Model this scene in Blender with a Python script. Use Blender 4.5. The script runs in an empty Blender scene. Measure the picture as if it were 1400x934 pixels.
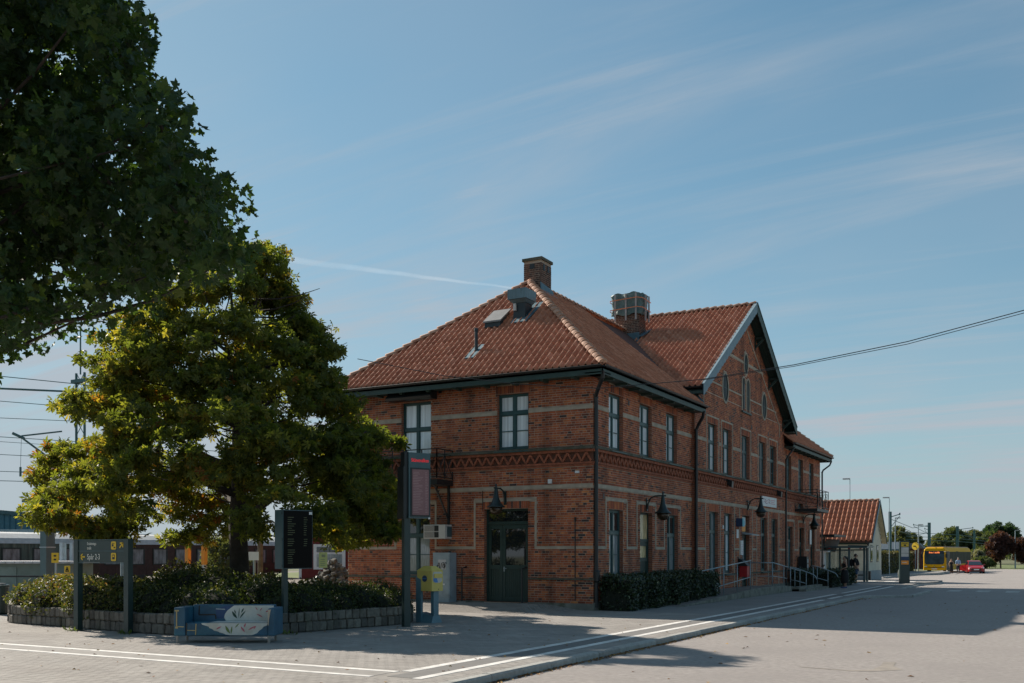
import bpy, bmesh, math, random
import numpy as np
from mathutils import Vector, Matrix
R = random.Random(7); NR = np.random.RandomState(11)
SC = bpy.context.scene; COL = SC.collection
rad = math.radians
# ------------------------------------------------------------------ camera, sky, sun, exposure
cam = bpy.data.cameras.new('camera'); cam.lens = 35; cam.sensor_width = 36
cam.shift_y = 0.2064; cam.clip_start = 0.1; cam.clip_end = 3000
co = bpy.data.objects.new('camera', cam); COL.objects.link(co); SC.camera = co
co.location = (13.205, -29.126, 1.85); co.rotation_euler = (rad(90), 0, rad(29.05))
TO_SUN = Vector((-1.34, 0.29, 1.0)).normalized()
SUN_EL = math.asin(TO_SUN.z); SUN_AZ = math.atan2(TO_SUN.x, TO_SUN.y)      # azimuth from +Y towards +X
sl = bpy.data.lights.new('sun', 'SUN'); sl.energy = 5.0; sl.angle = rad(0.53); sl.color = (1.0, 0.915, 0.80)
so = bpy.data.objects.new('sun', sl); COL.objects.link(so)
so.rotation_euler = (-TO_SUN).to_track_quat('-Z', 'Y').to_euler(); so.location = (0, 0, 60)
W = bpy.data.worlds.new('World'); SC.world = W; W.use_nodes = True
wn = W.node_tree; wn.nodes.clear(); N = wn.nodes.new; L = wn.links.new
out = N('ShaderNodeOutputWorld'); bg = N('ShaderNodeBackground'); bg.inputs[1].default_value = 0.070
sky = N('ShaderNodeTexSky'); sky.sky_type = 'NISHITA'; sky.sun_disc = False
sky.sun_elevation = SUN_EL; sky.sun_rotation = SUN_AZ % (2*math.pi)
sky.air_density = 1.0; sky.dust_density = 0.35; sky.ozone_density = 2.5; sky.altitude = 20
tc = N('ShaderNodeTexCoord')
def wmath(op, a, b=None):
    n = N('ShaderNodeMath'); n.operation = op
    for i, v in enumerate((a, b)):
        if v is None: continue
        if isinstance(v, (int, float)): n.inputs[i].default_value = v
        else: L(v, n.inputs[i])
    return n.outputs[0]
# thin cirrus: project the direction on a high flat layer and stretch the noise
sep = N('ShaderNodeSeparateXYZ'); L(tc.outputs['Generated'], sep.inputs[0])
zz = wmath('MAXIMUM', sep.outputs[2], 0.03)
zz = wmath('ADD', zz, 0.12)
cx = wmath('DIVIDE', sep.outputs[0], zz); cy = wmath('DIVIDE', sep.outputs[1], zz)
cmb = N('ShaderNodeCombineXYZ'); L(cx, cmb.inputs[0]); L(cy, cmb.inputs[1])
def cirrus(rot, scale, det, dist, lo, hi, stretch):
    mp = N('ShaderNodeMapping'); mp.inputs['Rotation'].default_value = (0, 0, rad(rot)); mp.inputs['Scale'].default_value = stretch
    L(cmb.outputs[0], mp.inputs[0])
    nz = N('ShaderNodeTexNoise'); nz.inputs['Scale'].default_value = scale; nz.inputs['Detail'].default_value = det
    nz.inputs['Roughness'].default_value = 0.62; nz.inputs['Distortion'].default_value = dist
    L(mp.outputs[0], nz.inputs['Vector'])
    mr = N('ShaderNodeMapRange'); mr.inputs[1].default_value = lo; mr.inputs[2].default_value = hi; mr.clamp = True
    mr.interpolation_type = 'SMOOTHSTEP'
    L(nz.outputs['Fac'], mr.inputs[0]); return mr.outputs[0]
c1 = cirrus(20, 0.8, 10, 1.1, 0.44, 0.74, (0.45, 2.1, 1))
c2 = cirrus(-32, 1.4, 10, 1.6, 0.48, 0.76, (0.30, 2.6, 1))
c3 = cirrus(8, 0.36, 4, 0.4, 0.38, 0.62, (1, 1, 1))
cl = wmath('MULTIPLY', wmath('ADD', wmath('MULTIPLY', c1, 0.50), wmath('MULTIPLY', c2, 0.42)), wmath('ADD', wmath('MULTIPLY', c3, 0.7), 0.3))
cl = wmath('ADD', cl, wmath('MULTIPLY', c3, 0.12))
# a wide thin veil towards the sun side, and paler air near the horizon
dt = N('ShaderNodeVectorMath'); dt.operation = 'DOT_PRODUCT'; L(tc.outputs['Generated'], dt.inputs[0]); dt.inputs[1].default_value = TO_SUN
sv = wmath('POWER', wmath('MAXIMUM', wmath('ADD', wmath('MULTIPLY', dt.outputs['Value'], 0.5), 0.5), 0.0), 3.0)
veil = wmath('POWER', wmath('SUBTRACT', 1.0, wmath('MAXIMUM', sep.outputs[2], 0.0)), 4.5)
cl = wmath('ADD', wmath('ADD', cl, wmath('MULTIPLY', sv, 0.36)), wmath('MULTIPLY', veil, 0.85))
cl = wmath('MINIMUM', cl, 0.95)
tint = N('ShaderNodeMix'); tint.data_type = 'RGBA'; tint.blend_type = 'MULTIPLY'; tint.inputs[0].default_value = 1
L(sky.outputs[0], tint.inputs[6]); tint.inputs[7].default_value = (0.46, 1.06, 1.05, 1)
mixc = N('ShaderNodeMix'); mixc.data_type = 'RGBA'; L(cl, mixc.inputs[0]); L(tint.outputs[2], mixc.inputs[6])
mixc.inputs[7].default_value = (4.5, 4.95, 5.5, 1)
L(mixc.outputs[2], bg.inputs[0]); L(bg.outputs[0], out.inputs[0])
SC.view_settings.view_transform = 'Standard'; SC.view_settings.look = 'None'
SC.view_settings.exposure = 0.52; SC.view_settings.gamma = 1.0
SC.render.engine = 'CYCLES'; SC.cycles.max_bounces = 6; SC.cycles.transparent_max_bounces = 8
SC.cycles.caustics_reflective = False; SC.cycles.caustics_refractive = False
SC.cycles.use_denoising = True
# ------------------------------------------------------------------ helpers
class MB:
    """Collects geometry for ONE mesh object."""
    def __init__(s): s.v = []; s.f = []; s.t = []; s.m = []
    def add(s, vs, fs, tone=0.5, mi=0):
        o = len(s.v); s.v += [tuple(p) for p in vs]
        for f in fs: s.f.append(tuple(i+o for i in f)); s.t.append(tone); s.m.append(mi)
        return s
    def box(s, x0, y0, z0, x1, y1, z1, tone=0.5, mi=0):
        return s.add([(x0,y0,z0),(x1,y0,z0),(x1,y1,z0),(x0,y1,z0),(x0,y0,z1),(x1,y0,z1),(x1,y1,z1),(x0,y1,z1)],
            [(0,3,2,1),(4,5,6,7),(0,1,5,4),(1,2,6,5),(2,3,7,6),(3,0,4,7)], tone, mi)
    def hexa(s, p, tone=0.5, mi=0):
        return s.add(p, [(0,3,2,1),(4,5,6,7),(0,1,5,4),(1,2,6,5),(2,3,7,6),(3,0,4,7)], tone, mi)
    def bar(s, p, q, w, h, up=(0,0,1), tone=0.5):
        p = Vector(p); q = Vector(q); d = (q-p).normalized(); u = Vector(up)
        a = d.cross(u)
        if a.length < 1e-4: a = d.cross(Vector((1,0,0)))
        a.normalize(); b = a.cross(d).normalized(); a *= w/2; b *= h/2
        return s.hexa([p-a-b, p+a-b, q+a-b, q-a-b, p-a+b, p+a+b, q+a+b, q-a+b], tone)
    def tube(s, pts, r, n=7, tone=0.5, cap=True):
        pts = [Vector(p) for p in pts]; k = len(pts); rr = r if isinstance(r, (list, tuple)) else [r]*k
        rings = []; pa = None
        for i, p in enumerate(pts):
            d = (pts[min(i+1,k-1)]-pts[max(i-1,0)])
            if d.length < 1e-6: d = Vector((0,0,1))
            d.normalize()
            if pa is None:
                a = d.cross(Vector((0,0,1)));
                if a.length < 1e-3: a = d.cross(Vector((1,0,0)))
            else: a = pa - d*pa.dot(d)
            a.normalize(); pa = a; b = d.cross(a)
            rings.append([p+a*(rr[i]*math.cos(2*math.pi*j/n))+b*(rr[i]*math.sin(2*math.pi*j/n)) for j in range(n)])
        vs = [q for g in rings for q in g]; fs = []
        for i in range(k-1):
            for j in range(n): fs.append((i*n+j, i*n+(j+1)%n, (i+1)*n+(j+1)%n, (i+1)*n+j))
        if cap: fs.append(tuple(range(n))[::-1]); fs.append(tuple((k-1)*n+j for j in range(n)))
        return s.add(vs, fs, tone)
    def lathe(s, c, prof, n=16, tone=0.5):
        c = Vector(c); k = len(prof); vs = []; fs = []
        for r, z in prof:
            for j in range(n): vs.append(c+Vector((r*math.cos(2*math.pi*j/n), r*math.sin(2*math.pi*j/n), z)))
        for i in range(k-1):
            for j in range(n): fs.append((i*n+j, i*n+(j+1)%n, (i+1)*n+(j+1)%n, (i+1)*n+j))
        fs.append(tuple(range(n))[::-1]); fs.append(tuple((k-1)*n+j for j in range(n)))
        return s.add(vs, fs, tone)
    def prism(s, poly, a, b, tone=0.5, mi=0):
        """poly: list of 3D points; extruded from +a to +b (vectors)"""
        a = Vector(a); b = Vector(b); n = len(poly); P = [Vector(p) for p in poly]
        vs = [p+a for p in P]+[p+b for p in P]
        fs = [tuple(range(n))[::-1], tuple(range(n, 2*n))]+[(i, (i+1)%n, n+(i+1)%n, n+i) for i in range(n)]
        return s.add(vs, fs, tone, mi)
    def build(s, name, m, parent=None, smooth=False, **kw):
        me = bpy.data.meshes.new(name); wo = woff(parent)
        vs = s.v if wo == (0,0,0) else [(x-wo[0], y-wo[1], z-wo[2]) for x, y, z in s.v]
        me.from_pydata(vs, [], s.f)
        if len(set(s.t)) > 1 or s.t and s.t[0] != 0.5:
            at = me.attributes.new('tone', 'FLOAT', 'FACE'); at.data.foreach_set('value', s.t)
        ms = m if isinstance(m, (list, tuple)) else [m]
        for x in ms: me.materials.append(x)
        if len(ms) > 1: me.polygons.foreach_set('material_index', s.m)
        if smooth: me.polygons.foreach_set('use_smooth', [True]*len(s.f))
        return link(name, me, parent, **kw)
def link(name, me, parent=None, kind=None, label=None, cat=None, group=None):
    o = bpy.data.objects.new(name, me); COL.objects.link(o)
    if parent: o.parent = parent
    if kind: o['kind'] = kind
    if label: o['label'] = label
    if cat: o['category'] = cat
    if group: o['group'] = group
    return o
LOCAL = set()
def woff(p):
    """world translation of an unrotated parent chain (0 for things modelled in their own local frame)"""
    x = y = z = 0
    while p:
        if p.name in LOCAL: return (0,0,0)
        x += p.location.x; y += p.location.y; z += p.location.z; p = p.parent
    return (x, y, z)
def thing(name, label, cat, loc=(0,0,0), rot=0, group=None, local=False):
    o = bpy.data.objects.new(name, None); COL.objects.link(o); o.empty_display_size = 0.2
    o.location = loc; o.rotation_euler = (0,0,rot); o['label'] = label; o['category'] = cat
    if group: o['group'] = group
    if local: LOCAL.add(o.name)
    return o
def inst(name, me, parent, loc, scale=None, mat=None):
    """a piece sharing mesh data, placed in world coordinates under an unrotated parent"""
    o = bpy.data.objects.new(name, me); COL.objects.link(o); o.parent = parent; wo = woff(parent)
    if mat is not None:
        M = mat.copy(); M.translation = Vector(loc)-Vector(wo); o.matrix_basis = M
    else:
        o.location = (loc[0]-wo[0], loc[1]-wo[1], loc[2]-wo[2])
        if scale: o.scale = scale
    return o
def kids(o): return [c for c in bpy.data.objects if c.parent == o]
def dup(o, loc, rot=None, label=None):
    def cp(a, par):
        c = a.copy(); COL.objects.link(c); c.parent = par
        for k in childmap.get(a.name, []): cp(k, c)
        return c
    childmap = {}
    for q in bpy.data.objects:
        if q.parent: childmap.setdefault(q.parent.name, []).append(q)
    c = cp(o, None); c.location = loc
    if rot is not None: c.rotation_euler = (0,0,rot)
    if label: c['label'] = label
    return c
def npbuild(name, V, F, mats, parent=None, tone=None, smooth=False, **kw):
    me = bpy.data.meshes.new(name); V = np.asarray(V, np.float32); F = np.asarray(F, np.int32)
    wo = woff(parent); V = V-np.array(wo, np.float32)
    k = F.shape[1]; me.vertices.add(len(V)); me.vertices.foreach_set('co', V.ravel())
    me.loops.add(F.size); me.loops.foreach_set('vertex_index', F.ravel())
    me.polygons.add(len(F)); me.polygons.foreach_set('loop_start', np.arange(0, F.size, k, dtype=np.int32))
    me.polygons.foreach_set('loop_total', np.full(len(F), k, np.int32))
    me.polygons.foreach_set('use_smooth', np.full(len(F), bool(smooth)))
    me.update(calc_edges=True)
    if tone is not None:
        at = me.attributes.new('tone', 'FLOAT', 'FACE'); at.data.foreach_set('value', np.asarray(tone, np.float32))
    me.materials.append(mats)
    return link(name, me, parent, **kw)
# ------------------------------------------------------------------ materials
def mat(name, col, rough=0.7, metal=0.0, var=0.12, scale=4.0, bump=0.0, bscale=60, ramp=None, attr=None, rnd=False,
        dirt=None, dscale=1.2, dlo=0.5, dhi=0.72, stretch=None, spec=0.5, transl=0.0, emit=0.0, alpha=1.0, coat=0.0, streak=0.0):
    m = bpy.data.materials.new(name); m.use_nodes = True; t = m.node_tree; t.nodes.clear()
    N = t.nodes.new; L = t.links.new
    o = N('ShaderNodeOutputMaterial'); b = N('ShaderNodeBsdfPrincipled')
    b.inputs['Roughness'].default_value = rough; b.inputs['Metallic'].default_value = metal
    b.inputs['Specular IOR Level'].default_value = spec; b.inputs['Coat Weight'].default_value = coat
    geo = N('ShaderNodeNewGeometry'); pos = geo.outputs['Position']
    if stretch:
        mp = N('ShaderNodeMapping'); mp.inputs['Scale'].default_value = stretch; L(pos, mp.inputs[0]); pos = mp.outputs[0]
    if ramp:
        r = N('ShaderNodeValToRGB'); e = r.color_ramp.elements
        for i, (p, c) in enumerate(ramp):
            if i < 2: e[i].position = p
            else: e.new(p)
        for i, (p, c) in enumerate(sorted(ramp)):
            e[i].position = p; e[i].color = (*c, 1)
        if rnd:
            a = N('ShaderNodeObjectInfo'); L(a.outputs['Random'], r.inputs[0])
        else:
            a = N('ShaderNodeAttribute'); a.attribute_name = 'tone'; L(a.outputs['Fac'], r.inputs[0])
        base = r.outputs[0]
    else:
        rgb = N('ShaderNodeRGB'); rgb.outputs[0].default_value = (*col, 1); base = rgb.outputs[0]
    if var:
        nz = N('ShaderNodeTexNoise'); nz.inputs['Scale'].default_value = scale; nz.inputs['Detail'].default_value = 6
        L(pos, nz.inputs['Vector'])
        mr = N('ShaderNodeMapRange'); mr.inputs[1].default_value = 0.3; mr.inputs[2].default_value = 0.7
        mr.inputs[3].default_value = 1-var; mr.inputs[4].default_value = 1+var; L(nz.outputs['Fac'], mr.inputs[0])
        mx = N('ShaderNodeMix'); mx.data_type = 'RGBA'; mx.blend_type = 'MULTIPLY'; mx.inputs[0].default_value = 1
        L(base, mx.inputs[6]); L(mr.outputs[0], mx.inputs[7]); base = mx.outputs[2]
    if dirt:
        nz = N('ShaderNodeTexNoise'); nz.inputs['Scale'].default_value = dscale; nz.inputs['Detail'].default_value = 8
        nz.inputs['Roughness'].default_value = 0.65; L(pos, nz.inputs['Vector'])
        mr = N('ShaderNodeMapRange'); mr.inputs[1].default_value = dlo; mr.inputs[2].default_value = dhi; L(nz.outputs['Fac'], mr.inputs[0])
        mx = N('ShaderNodeMix'); mx.data_type = 'RGBA'; L(mr.outputs[0], mx.inputs[0]); L(base, mx.inputs[6])
        mx.inputs[7].default_value = (*dirt, 1); base = mx.outputs[2]
    if streak:
        mp2 = N('ShaderNodeMapping'); mp2.inputs['Scale'].default_value = (1.6,1.6,0.16); L(geo.outputs['Position'], mp2.inputs[0])
        nz = N('ShaderNodeTexNoise'); nz.inputs['Scale'].default_value = 1.0; nz.inputs['Detail'].default_value = 7; L(mp2.outputs[0], nz.inputs['Vector'])
        mr = N('ShaderNodeMapRange'); mr.inputs[1].default_value = 0.48; mr.inputs[2].default_value = 0.72; mr.inputs[3].default_value = 1; mr.inputs[4].default_value = 1-streak; L(nz.outputs['Fac'], mr.inputs[0])
        mx = N('ShaderNodeMix'); mx.data_type = 'RGBA'; mx.blend_type = 'MULTIPLY'; mx.inputs[0].default_value = 1; L(base, mx.inputs[6]); L(mr.outputs[0], mx.inputs[7]); base = mx.outputs[2]
    L(base, b.inputs['Base Color'])
    if emit: L(base, b.inputs['Emission Color']); b.inputs['Emission Strength'].default_value = emit
    if bump:
        nz = N('ShaderNodeTexNoise'); nz.inputs['Scale'].default_value = bscale; nz.inputs['Detail'].default_value = 4
        L(geo.outputs['Position'], nz.inputs['Vector'])
        bp = N('ShaderNodeBump'); bp.inputs['Strength'].default_value = bump; bp.inputs['Distance'].default_value = 0.02
        L(nz.outputs['Fac'], bp.inputs['Height']); L(bp.outputs[0], b.inputs['Normal'])
    sh = b.outputs[0]
    if transl:
        tr = N('ShaderNodeBsdfTranslucent'); g = N('ShaderNodeMix'); g.data_type = 'RGBA'; g.blend_type = 'MULTIPLY'; g.inputs[0].default_value = 1
        L(base, g.inputs[6]); g.inputs[7].default_value = (1.75, 1.7, 0.6, 1); L(g.outputs[2], tr.inputs[0])
        ms = N('ShaderNodeMixShader'); ms.inputs[0].default_value = transl; L(sh, ms.inputs[1]); L(tr.outputs[0], ms.inputs[2]); sh = ms.outputs[0]
    if alpha < 1:
        tp = N('ShaderNodeBsdfTransparent'); ms = N('ShaderNodeMixShader'); ms.inputs[0].default_value = alpha
        L(tp.outputs[0], ms.inputs[1]); L(sh, ms.inputs[2]); sh = ms.outputs[0]
    L(sh, o.inputs[0]); return m
BR = [(0.0,(0.040,0.034,0.034)),(0.11,(0.070,0.038,0.032)),(0.19,(0.20,0.056,0.030)),(0.42,(0.34,0.086,0.038)),(0.7,(0.44,0.118,0.046)),(0.9,(0.51,0.165,0.058)),(1.0,(0.58,0.22,0.075))]
M = {}
M['brick'] = mat('brick_red', (0,0,0), 0.85, ramp=BR, var=0.22, scale=3.0, dirt=(0.06,0.04,0.035), dscale=0.55, dlo=0.56, dhi=0.95, bump=0.3, bscale=90, streak=0.45)
M['brick1'] = mat('brick_red_single', (0,0,0), 0.85, ramp=BR, rnd=True, var=0.22, scale=3.0, dirt=(0.06,0.04,0.035), dscale=0.55, dlo=0.56, dhi=0.95, bump=0.3, bscale=90, streak=0.45)
M['mortar'] = mat('mortar', (0.46,0.35,0.265), 0.95, var=0.25, scale=2.5, dirt=(0.26,0.20,0.16), dscale=0.8, dlo=0.5, dhi=0.85, streak=0.4)
M['jamb'] = None
M['stoneband'] = mat('sandstone_band', (0.43,0.355,0.27), 0.9, var=0.18, scale=3, dirt=(0.33,0.27,0.21), dscale=1.8)
M['plinth'] = mat('plinth_stone', (0.20,0.19,0.16), 0.95, var=0.3, scale=3, dirt=(0.08,0.09,0.05), dscale=2.5, bump=0.4, bscale=30)
M['ledge'] = mat('mossy_ledge', (0.11,0.10,0.075), 0.95, var=0.3, scale=6, dirt=(0.05,0.065,0.03), dscale=4)
M['attic'] = mat('dusty_attic_glass', (0.02,0.022,0.022), .4, var=.2, spec=.15)
M['teal'] = mat('teal_window_paint', (0.035,0.085,0.085), 0.45, var=0.12)
M['green'] = mat('dark_green_paint', (0.018,0.045,0.038), 0.5, var=0.15)
M['fascia'] = mat('green_fascia_paint', (0.03,0.06,0.05), 0.55, var=0.2)
M['zinc'] = mat('zinc_flashing', (0.10,0.17,0.20), 0.5, metal=0.3, var=0.2)
M['rake'] = mat('sky_tinted_bargeboard', (0.18,0.26,0.30), 0.6, var=0.12)  # blue-grey tone has the sky light mixed into it
M['black'] = mat('black_metal', (0.012,0.014,0.015), 0.45, var=0.2)
M['lampgreen'] = mat('lamp_shade_enamel', (0.012,0.026,0.026), 0.4, var=0.2)
M['bowl'] = mat('smoked_glass_bowl', (0.045,0.028,0.015), 0.12, var=0.1)
M['glass'] = mat('window_glass_dark', (0.016,0.02,0.022), 0.03, var=0, spec=0.9, coat=0.6)
M['glassblindsky'] = mat('window_glass_blind_and_sky_tone', (0.80,0.84,0.86), 0.06, stretch=(5,5,.15), scale=2.5, var=0.22, spec=0.8, coat=0.5)  # pale blind colour, raised to stand in for reflected sky as well
M['glasscurt'] = mat('window_glass_over_curtain', (0.27,0.31,0.32), 0.05, var=0.35, scale=7, stretch=(6,6,0.4), spec=0.9, coat=0.6)
M['tile'] = mat('clay_pantile', (0,0,0), 0.75, ramp=[(0,(0.40,0.140,0.072)),(0.4,(0.46,0.168,0.088)),(0.8,(0.51,0.20,0.108)),(1,(0.57,0.25,0.15))], var=0.15, scale=8, dirt=(0.17,0.075,0.05), dscale=0.6, dlo=0.55, dhi=0.95)
M['tile1'] = mat('clay_pantile_single', (0,0,0), 0.75, rnd=True, ramp=[(0,(0.40,0.140,0.072)),(0.4,(0.46,0.168,0.088)),(0.8,(0.51,0.20,0.108)),(1,(0.57,0.25,0.15))], var=0.15, scale=8, dirt=(0.17,0.075,0.05), dscale=0.6, dlo=0.55, dhi=0.95)
M['deck'] = mat('roof_underlay', (0.09,0.04,0.028), 0.9)
M['ridge'] = mat('ridge_tile_clay', (0,0,0), 0.75, rnd=True, ramp=[(0,(0.38,0.18,0.11)),(1,(0.56,0.32,0.21))], var=0.15, scale=6)
M['wood'] = mat('pale_timber', (0.34,0.29,0.25), 0.8, var=0.2)
M['grey'] = mat('grey_cabinet_paint', (0.30,0.37,0.40), 0.5, var=0.08, dirt=(0.22,0.25,0.25), dscale=3)
M['white'] = mat('white_paint', (0.72,0.72,0.70), 0.5, var=0.05)
M['offwhite'] = mat('offwhite_metal', (0.55,0.53,0.49), 0.5, var=0.08)
M['signdark'] = mat('dark_green_sign_metal', (0.020,0.042,0.040), 0.4, var=0.1)
M['bluegrey'] = mat('blue_grey_steel', (0.05,0.10,0.11), 0.4, var=0.1)
M['yellow'] = mat('sign_yellow', (0.72,0.46,0.02), 0.5, var=0.03)
M['mailyellow'] = mat('mailbox_yellow', (0.66,0.50,0.12), 0.45, var=0.06)
M['mailblue'] = mat('mailbox_blue_grey', (0.10,0.19,0.23), 0.45, var=0.1)
M['galv'] = mat('galvanised_steel', (0.30,0.36,0.385), 0.4, metal=0.25, var=0.15)
M['led'] = mat('led_red', (0.75,0.02,0.03), 0.5, var=0, emit=.35)
M['ledo'] = mat('led_orange', (1.0,0.25,0.06), 0.5, var=0, emit=1.5)
M['ledpanel'] = mat('departure_screen_pink', (0.25,0.115,0.115), 0.4, var=0.12, scale=30, stretch=(0.3,0.3,4))
M['screen'] = mat('black_screen_glass', (0.003,0.003,0.0035), 0.25, var=0, spec=0.08)
M['screentext'] = mat('screen_dim_text', (0.11,0.12,0.05), 0.5, var=0)
M['textwhite'] = mat('lettering_white', (0.75,0.73,0.66), 0.6, var=0)
M['navy'] = mat('navy_print', (0.02,0.05,0.12), 0.5, var=0.05)
M['cyan'] = mat('cyan_print', (0.09,0.42,0.52), 0.5, var=0.03)
M['blue'] = mat('blue_print', (0.06,0.22,0.52), 0.5, var=0.03)
M['pink'] = mat('pink_print', (0.62,0.26,0.32), 0.6, var=0.05)
M['orange'] = mat('orange_paint', (0.85,0.30,0.03), 0.5, var=0.08)
M['red'] = mat('red_paint', (0.45,0.02,0.025), 0.4, var=0.1)
M['cream'] = mat('cream_plaster', (0.56,0.53,0.42), 0.9, var=0.1, scale=2, dirt=(0.42,0.36,0.27), dscale=1.2, dlo=0.58, dhi=0.75)
M['greyplinth'] = mat('grey_plinth_paint', (0.27,0.30,0.31), 0.9, var=0.15)
M['bark'] = mat('bark', (0.045,0.034,0.026), 0.95, var=0.35, scale=6, bump=0.8, bscale=25)
M['weather'] = mat('weathered_carriage_paint', (0.085,0.105,0.085), 0.8, var=0.5, scale=2.5, stretch=(2.5,2.5,0.25), dirt=(0.20,0.19,0.15), dscale=2)
M['carroof'] = mat('carriage_roof_grey', (0.48,0.48,0.47), 0.7, var=0.12)
M['maroon'] = mat('maroon_carriage_paint', (0.055,0.024,0.018), 0.7, var=0.3)
M['teal_wall'] = mat('blue_steel_cladding', (0.04,0.14,0.20), 0.5, var=0.1)
M['rubber'] = mat('rubber', (0.012,0.012,0.012), 0.8, var=0.1)
M['concrete'] = mat('concrete', (0.32,0.30,0.27), 0.9, var=0.2, scale=3, dirt=(0.2,0.19,0.17), dscale=2)
# brick pattern for window reveals and far brick faces
def bricktex(name):
    m = bpy.data.materials.new(name); m.use_nodes = True; t = m.node_tree; b = t.nodes['Principled BSDF']; N = t.nodes.new; L = t.links.new
    g = N('ShaderNodeNewGeometry'); s = N('ShaderNodeSeparateXYZ'); L(g.outputs['Position'], s.inputs[0])
    a = N('ShaderNodeMath'); a.operation = 'ADD'; L(s.outputs[0], a.inputs[0]); L(s.outputs[1], a.inputs[1])
    c = N('ShaderNodeCombineXYZ'); L(a.outputs[0], c.inputs[0]); L(s.outputs[2], c.inputs[1])
    k = N('ShaderNodeTexBrick'); L(c.outputs[0], k.inputs['Vector']); k.inputs['Scale'].default_value = 1
    k.inputs['Brick Width'].default_value = 0.25; k.inputs['Row Height'].default_value = 0.0775; k.inputs['Mortar Size'].default_value = 0.006
    k.inputs['Color1'].default_value = (0.36,0.115,0.055,1); k.inputs['Color2'].default_value = (0.20,0.07,0.042,1); k.inputs['Mortar'].default_value = (0.3,0.24,0.19,1)
    L(k.outputs['Color'], b.inputs['Base Color']); b.inputs['Roughness'].default_value = 0.9
    return m
M['jamb'] = bricktex('brick_reveal')
M['zig'] = mat('frieze_brick', (0.30,0.092,0.046), 0.9, var=0.35, scale=9)
def text(body, size, m, parent, loc, right, up, name='lettering', depth=0.004, align='LEFT', xs=1.0):
    """flat lettering as mesh: loc = baseline start in the parent's space, right/up = directions"""
    cu = bpy.data.curves.new(name, 'FONT'); cu.body = body; cu.size = size; cu.extrude = depth/2; cu.align_x = align; cu.resolution_u = 3
    to = bpy.data.objects.new('tmp_text', cu); COL.objects.link(to)
    dg = bpy.context.evaluated_depsgraph_get(); me = bpy.data.meshes.new_from_object(to.evaluated_get(dg)); bpy.data.objects.remove(to)
    r = Vector(right).normalized(); u = Vector(up).normalized(); n = r.cross(u)
    Mx = Matrix(((r.x*xs,u.x,n.x,loc[0]),(r.y*xs,u.y,n.y,loc[1]),(r.z*xs,u.z,n.z,loc[2]),(0,0,0,1)))
    wo = woff(parent); me.transform(Matrix.Translation(Vector((-wo[0],-wo[1],-wo[2])))@Mx)
    me.materials.clear(); me.materials.append(m); return link(name, me, parent)
# ------------------------------------------------------------------ ground
def zr(y): return -0.12 if y < 30 else (-0.12-(y-30)*0.0055 if y < 100 else -0.505)
def sheet(name, poly_rows, m, kind='structure'):
    mb = MB(); vs = []; k = len(poly_rows[0])
    for r in poly_rows: vs += r
    fs = [(i*k+j, i*k+j+1, (i+1)*k+j+1, (i+1)*k+j) for i in range(len(poly_rows)-1) for j in range(k-1)]
    mb.add(vs, fs); return mb.build(name, m, kind=kind)
M['grass'] = mat('grass_ground', (0.10,0.11,0.045), 0.95, var=0.35, scale=1.2, dirt=(0.16,0.13,0.08), dscale=0.4, dlo=0.45, dhi=0.7)
M['asphalt'] = mat('worn_pale_asphalt', (0.305,0.272,0.250), 0.93, var=0.17, scale=9, dirt=(0.27,0.24,0.222), dscale=0.28, dlo=0.47, dhi=0.7, bump=0.6, bscale=140)
M['paver'] = mat('concrete_paver', (0,0,0), 0.92, ramp=[(0,(0.265,0.24,0.216)),(0.5,(0.295,0.268,0.243)),(1,(0.32,0.292,0.263))], var=0.14, scale=1.1, dirt=(0.25,0.222,0.198), dscale=0.35, dlo=0.48, dhi=0.72, bump=0.25, bscale=120)
M['paver1'] = mat('concrete_paver_single', (0,0,0), 0.92, rnd=True, ramp=[(0,(0.265,0.24,0.216)),(0.5,(0.295,0.268,0.243)),(1,(0.32,0.292,0.263))], var=0.14, scale=1.1, dirt=(0.25,0.222,0.198), dscale=0.35, dlo=0.48, dhi=0.72, bump=0.25, bscale=120)
M['joint'] = mat('paving_joint_sand', (0.27,0.245,0.22), 0.95, var=0.15)
M['kerb'] = mat('kerb_granite', (0.27,0.265,0.25), 0.85, rnd=True, ramp=[(0,(0.28,0.27,0.25)),(1,(0.37,0.36,0.33))], var=0.15, scale=9, bump=0.4, bscale=50)
M['paint'] = mat('road_marking_white', (0.66,0.63,0.59), 0.85, var=0.2, scale=3, dirt=(0.42,0.39,0.355), dscale=3.5, dlo=0.52, dhi=0.75)
M['wornpaint'] = mat('worn_road_paint', (0.50,0.47,0.44), 0.85, var=0.2, scale=4, dirt=(0.34,0.31,0.285), dscale=3, dlo=.42, dhi=.62)
M['darkstrip'] = mat('dark_guide_paving', (0.17,0.16,0.15), 0.9, var=0.12)
ys = [-400,-60,-30,30,40,60,80,100,900]
sheet('ground', [[(x, y, zr(y)-0.06) for x in (-900,-60,0,20,900)] for y in ys], M['grass'])
def strip(name, ylist, xl, xr, dz, m):
    return sheet(name, [[(xl(y) if callable(xl) else xl, y, zr(y)+dz), (xr(y) if callable(xr) else xr, y, zr(y)+dz)] for y in ylist], m)
strip('road', [-80,-30,0,30,36,45,60,80,100,135], -1.0, 60, 0.0, M['asphalt'])
strip('railway_ballast', [-60,-30,0,30,60,100], -66, -24, -0.01, mat('ballast', (0.20,0.17,0.14), 0.95, var=0.4, scale=5, bump=0.6, bscale=12))
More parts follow.
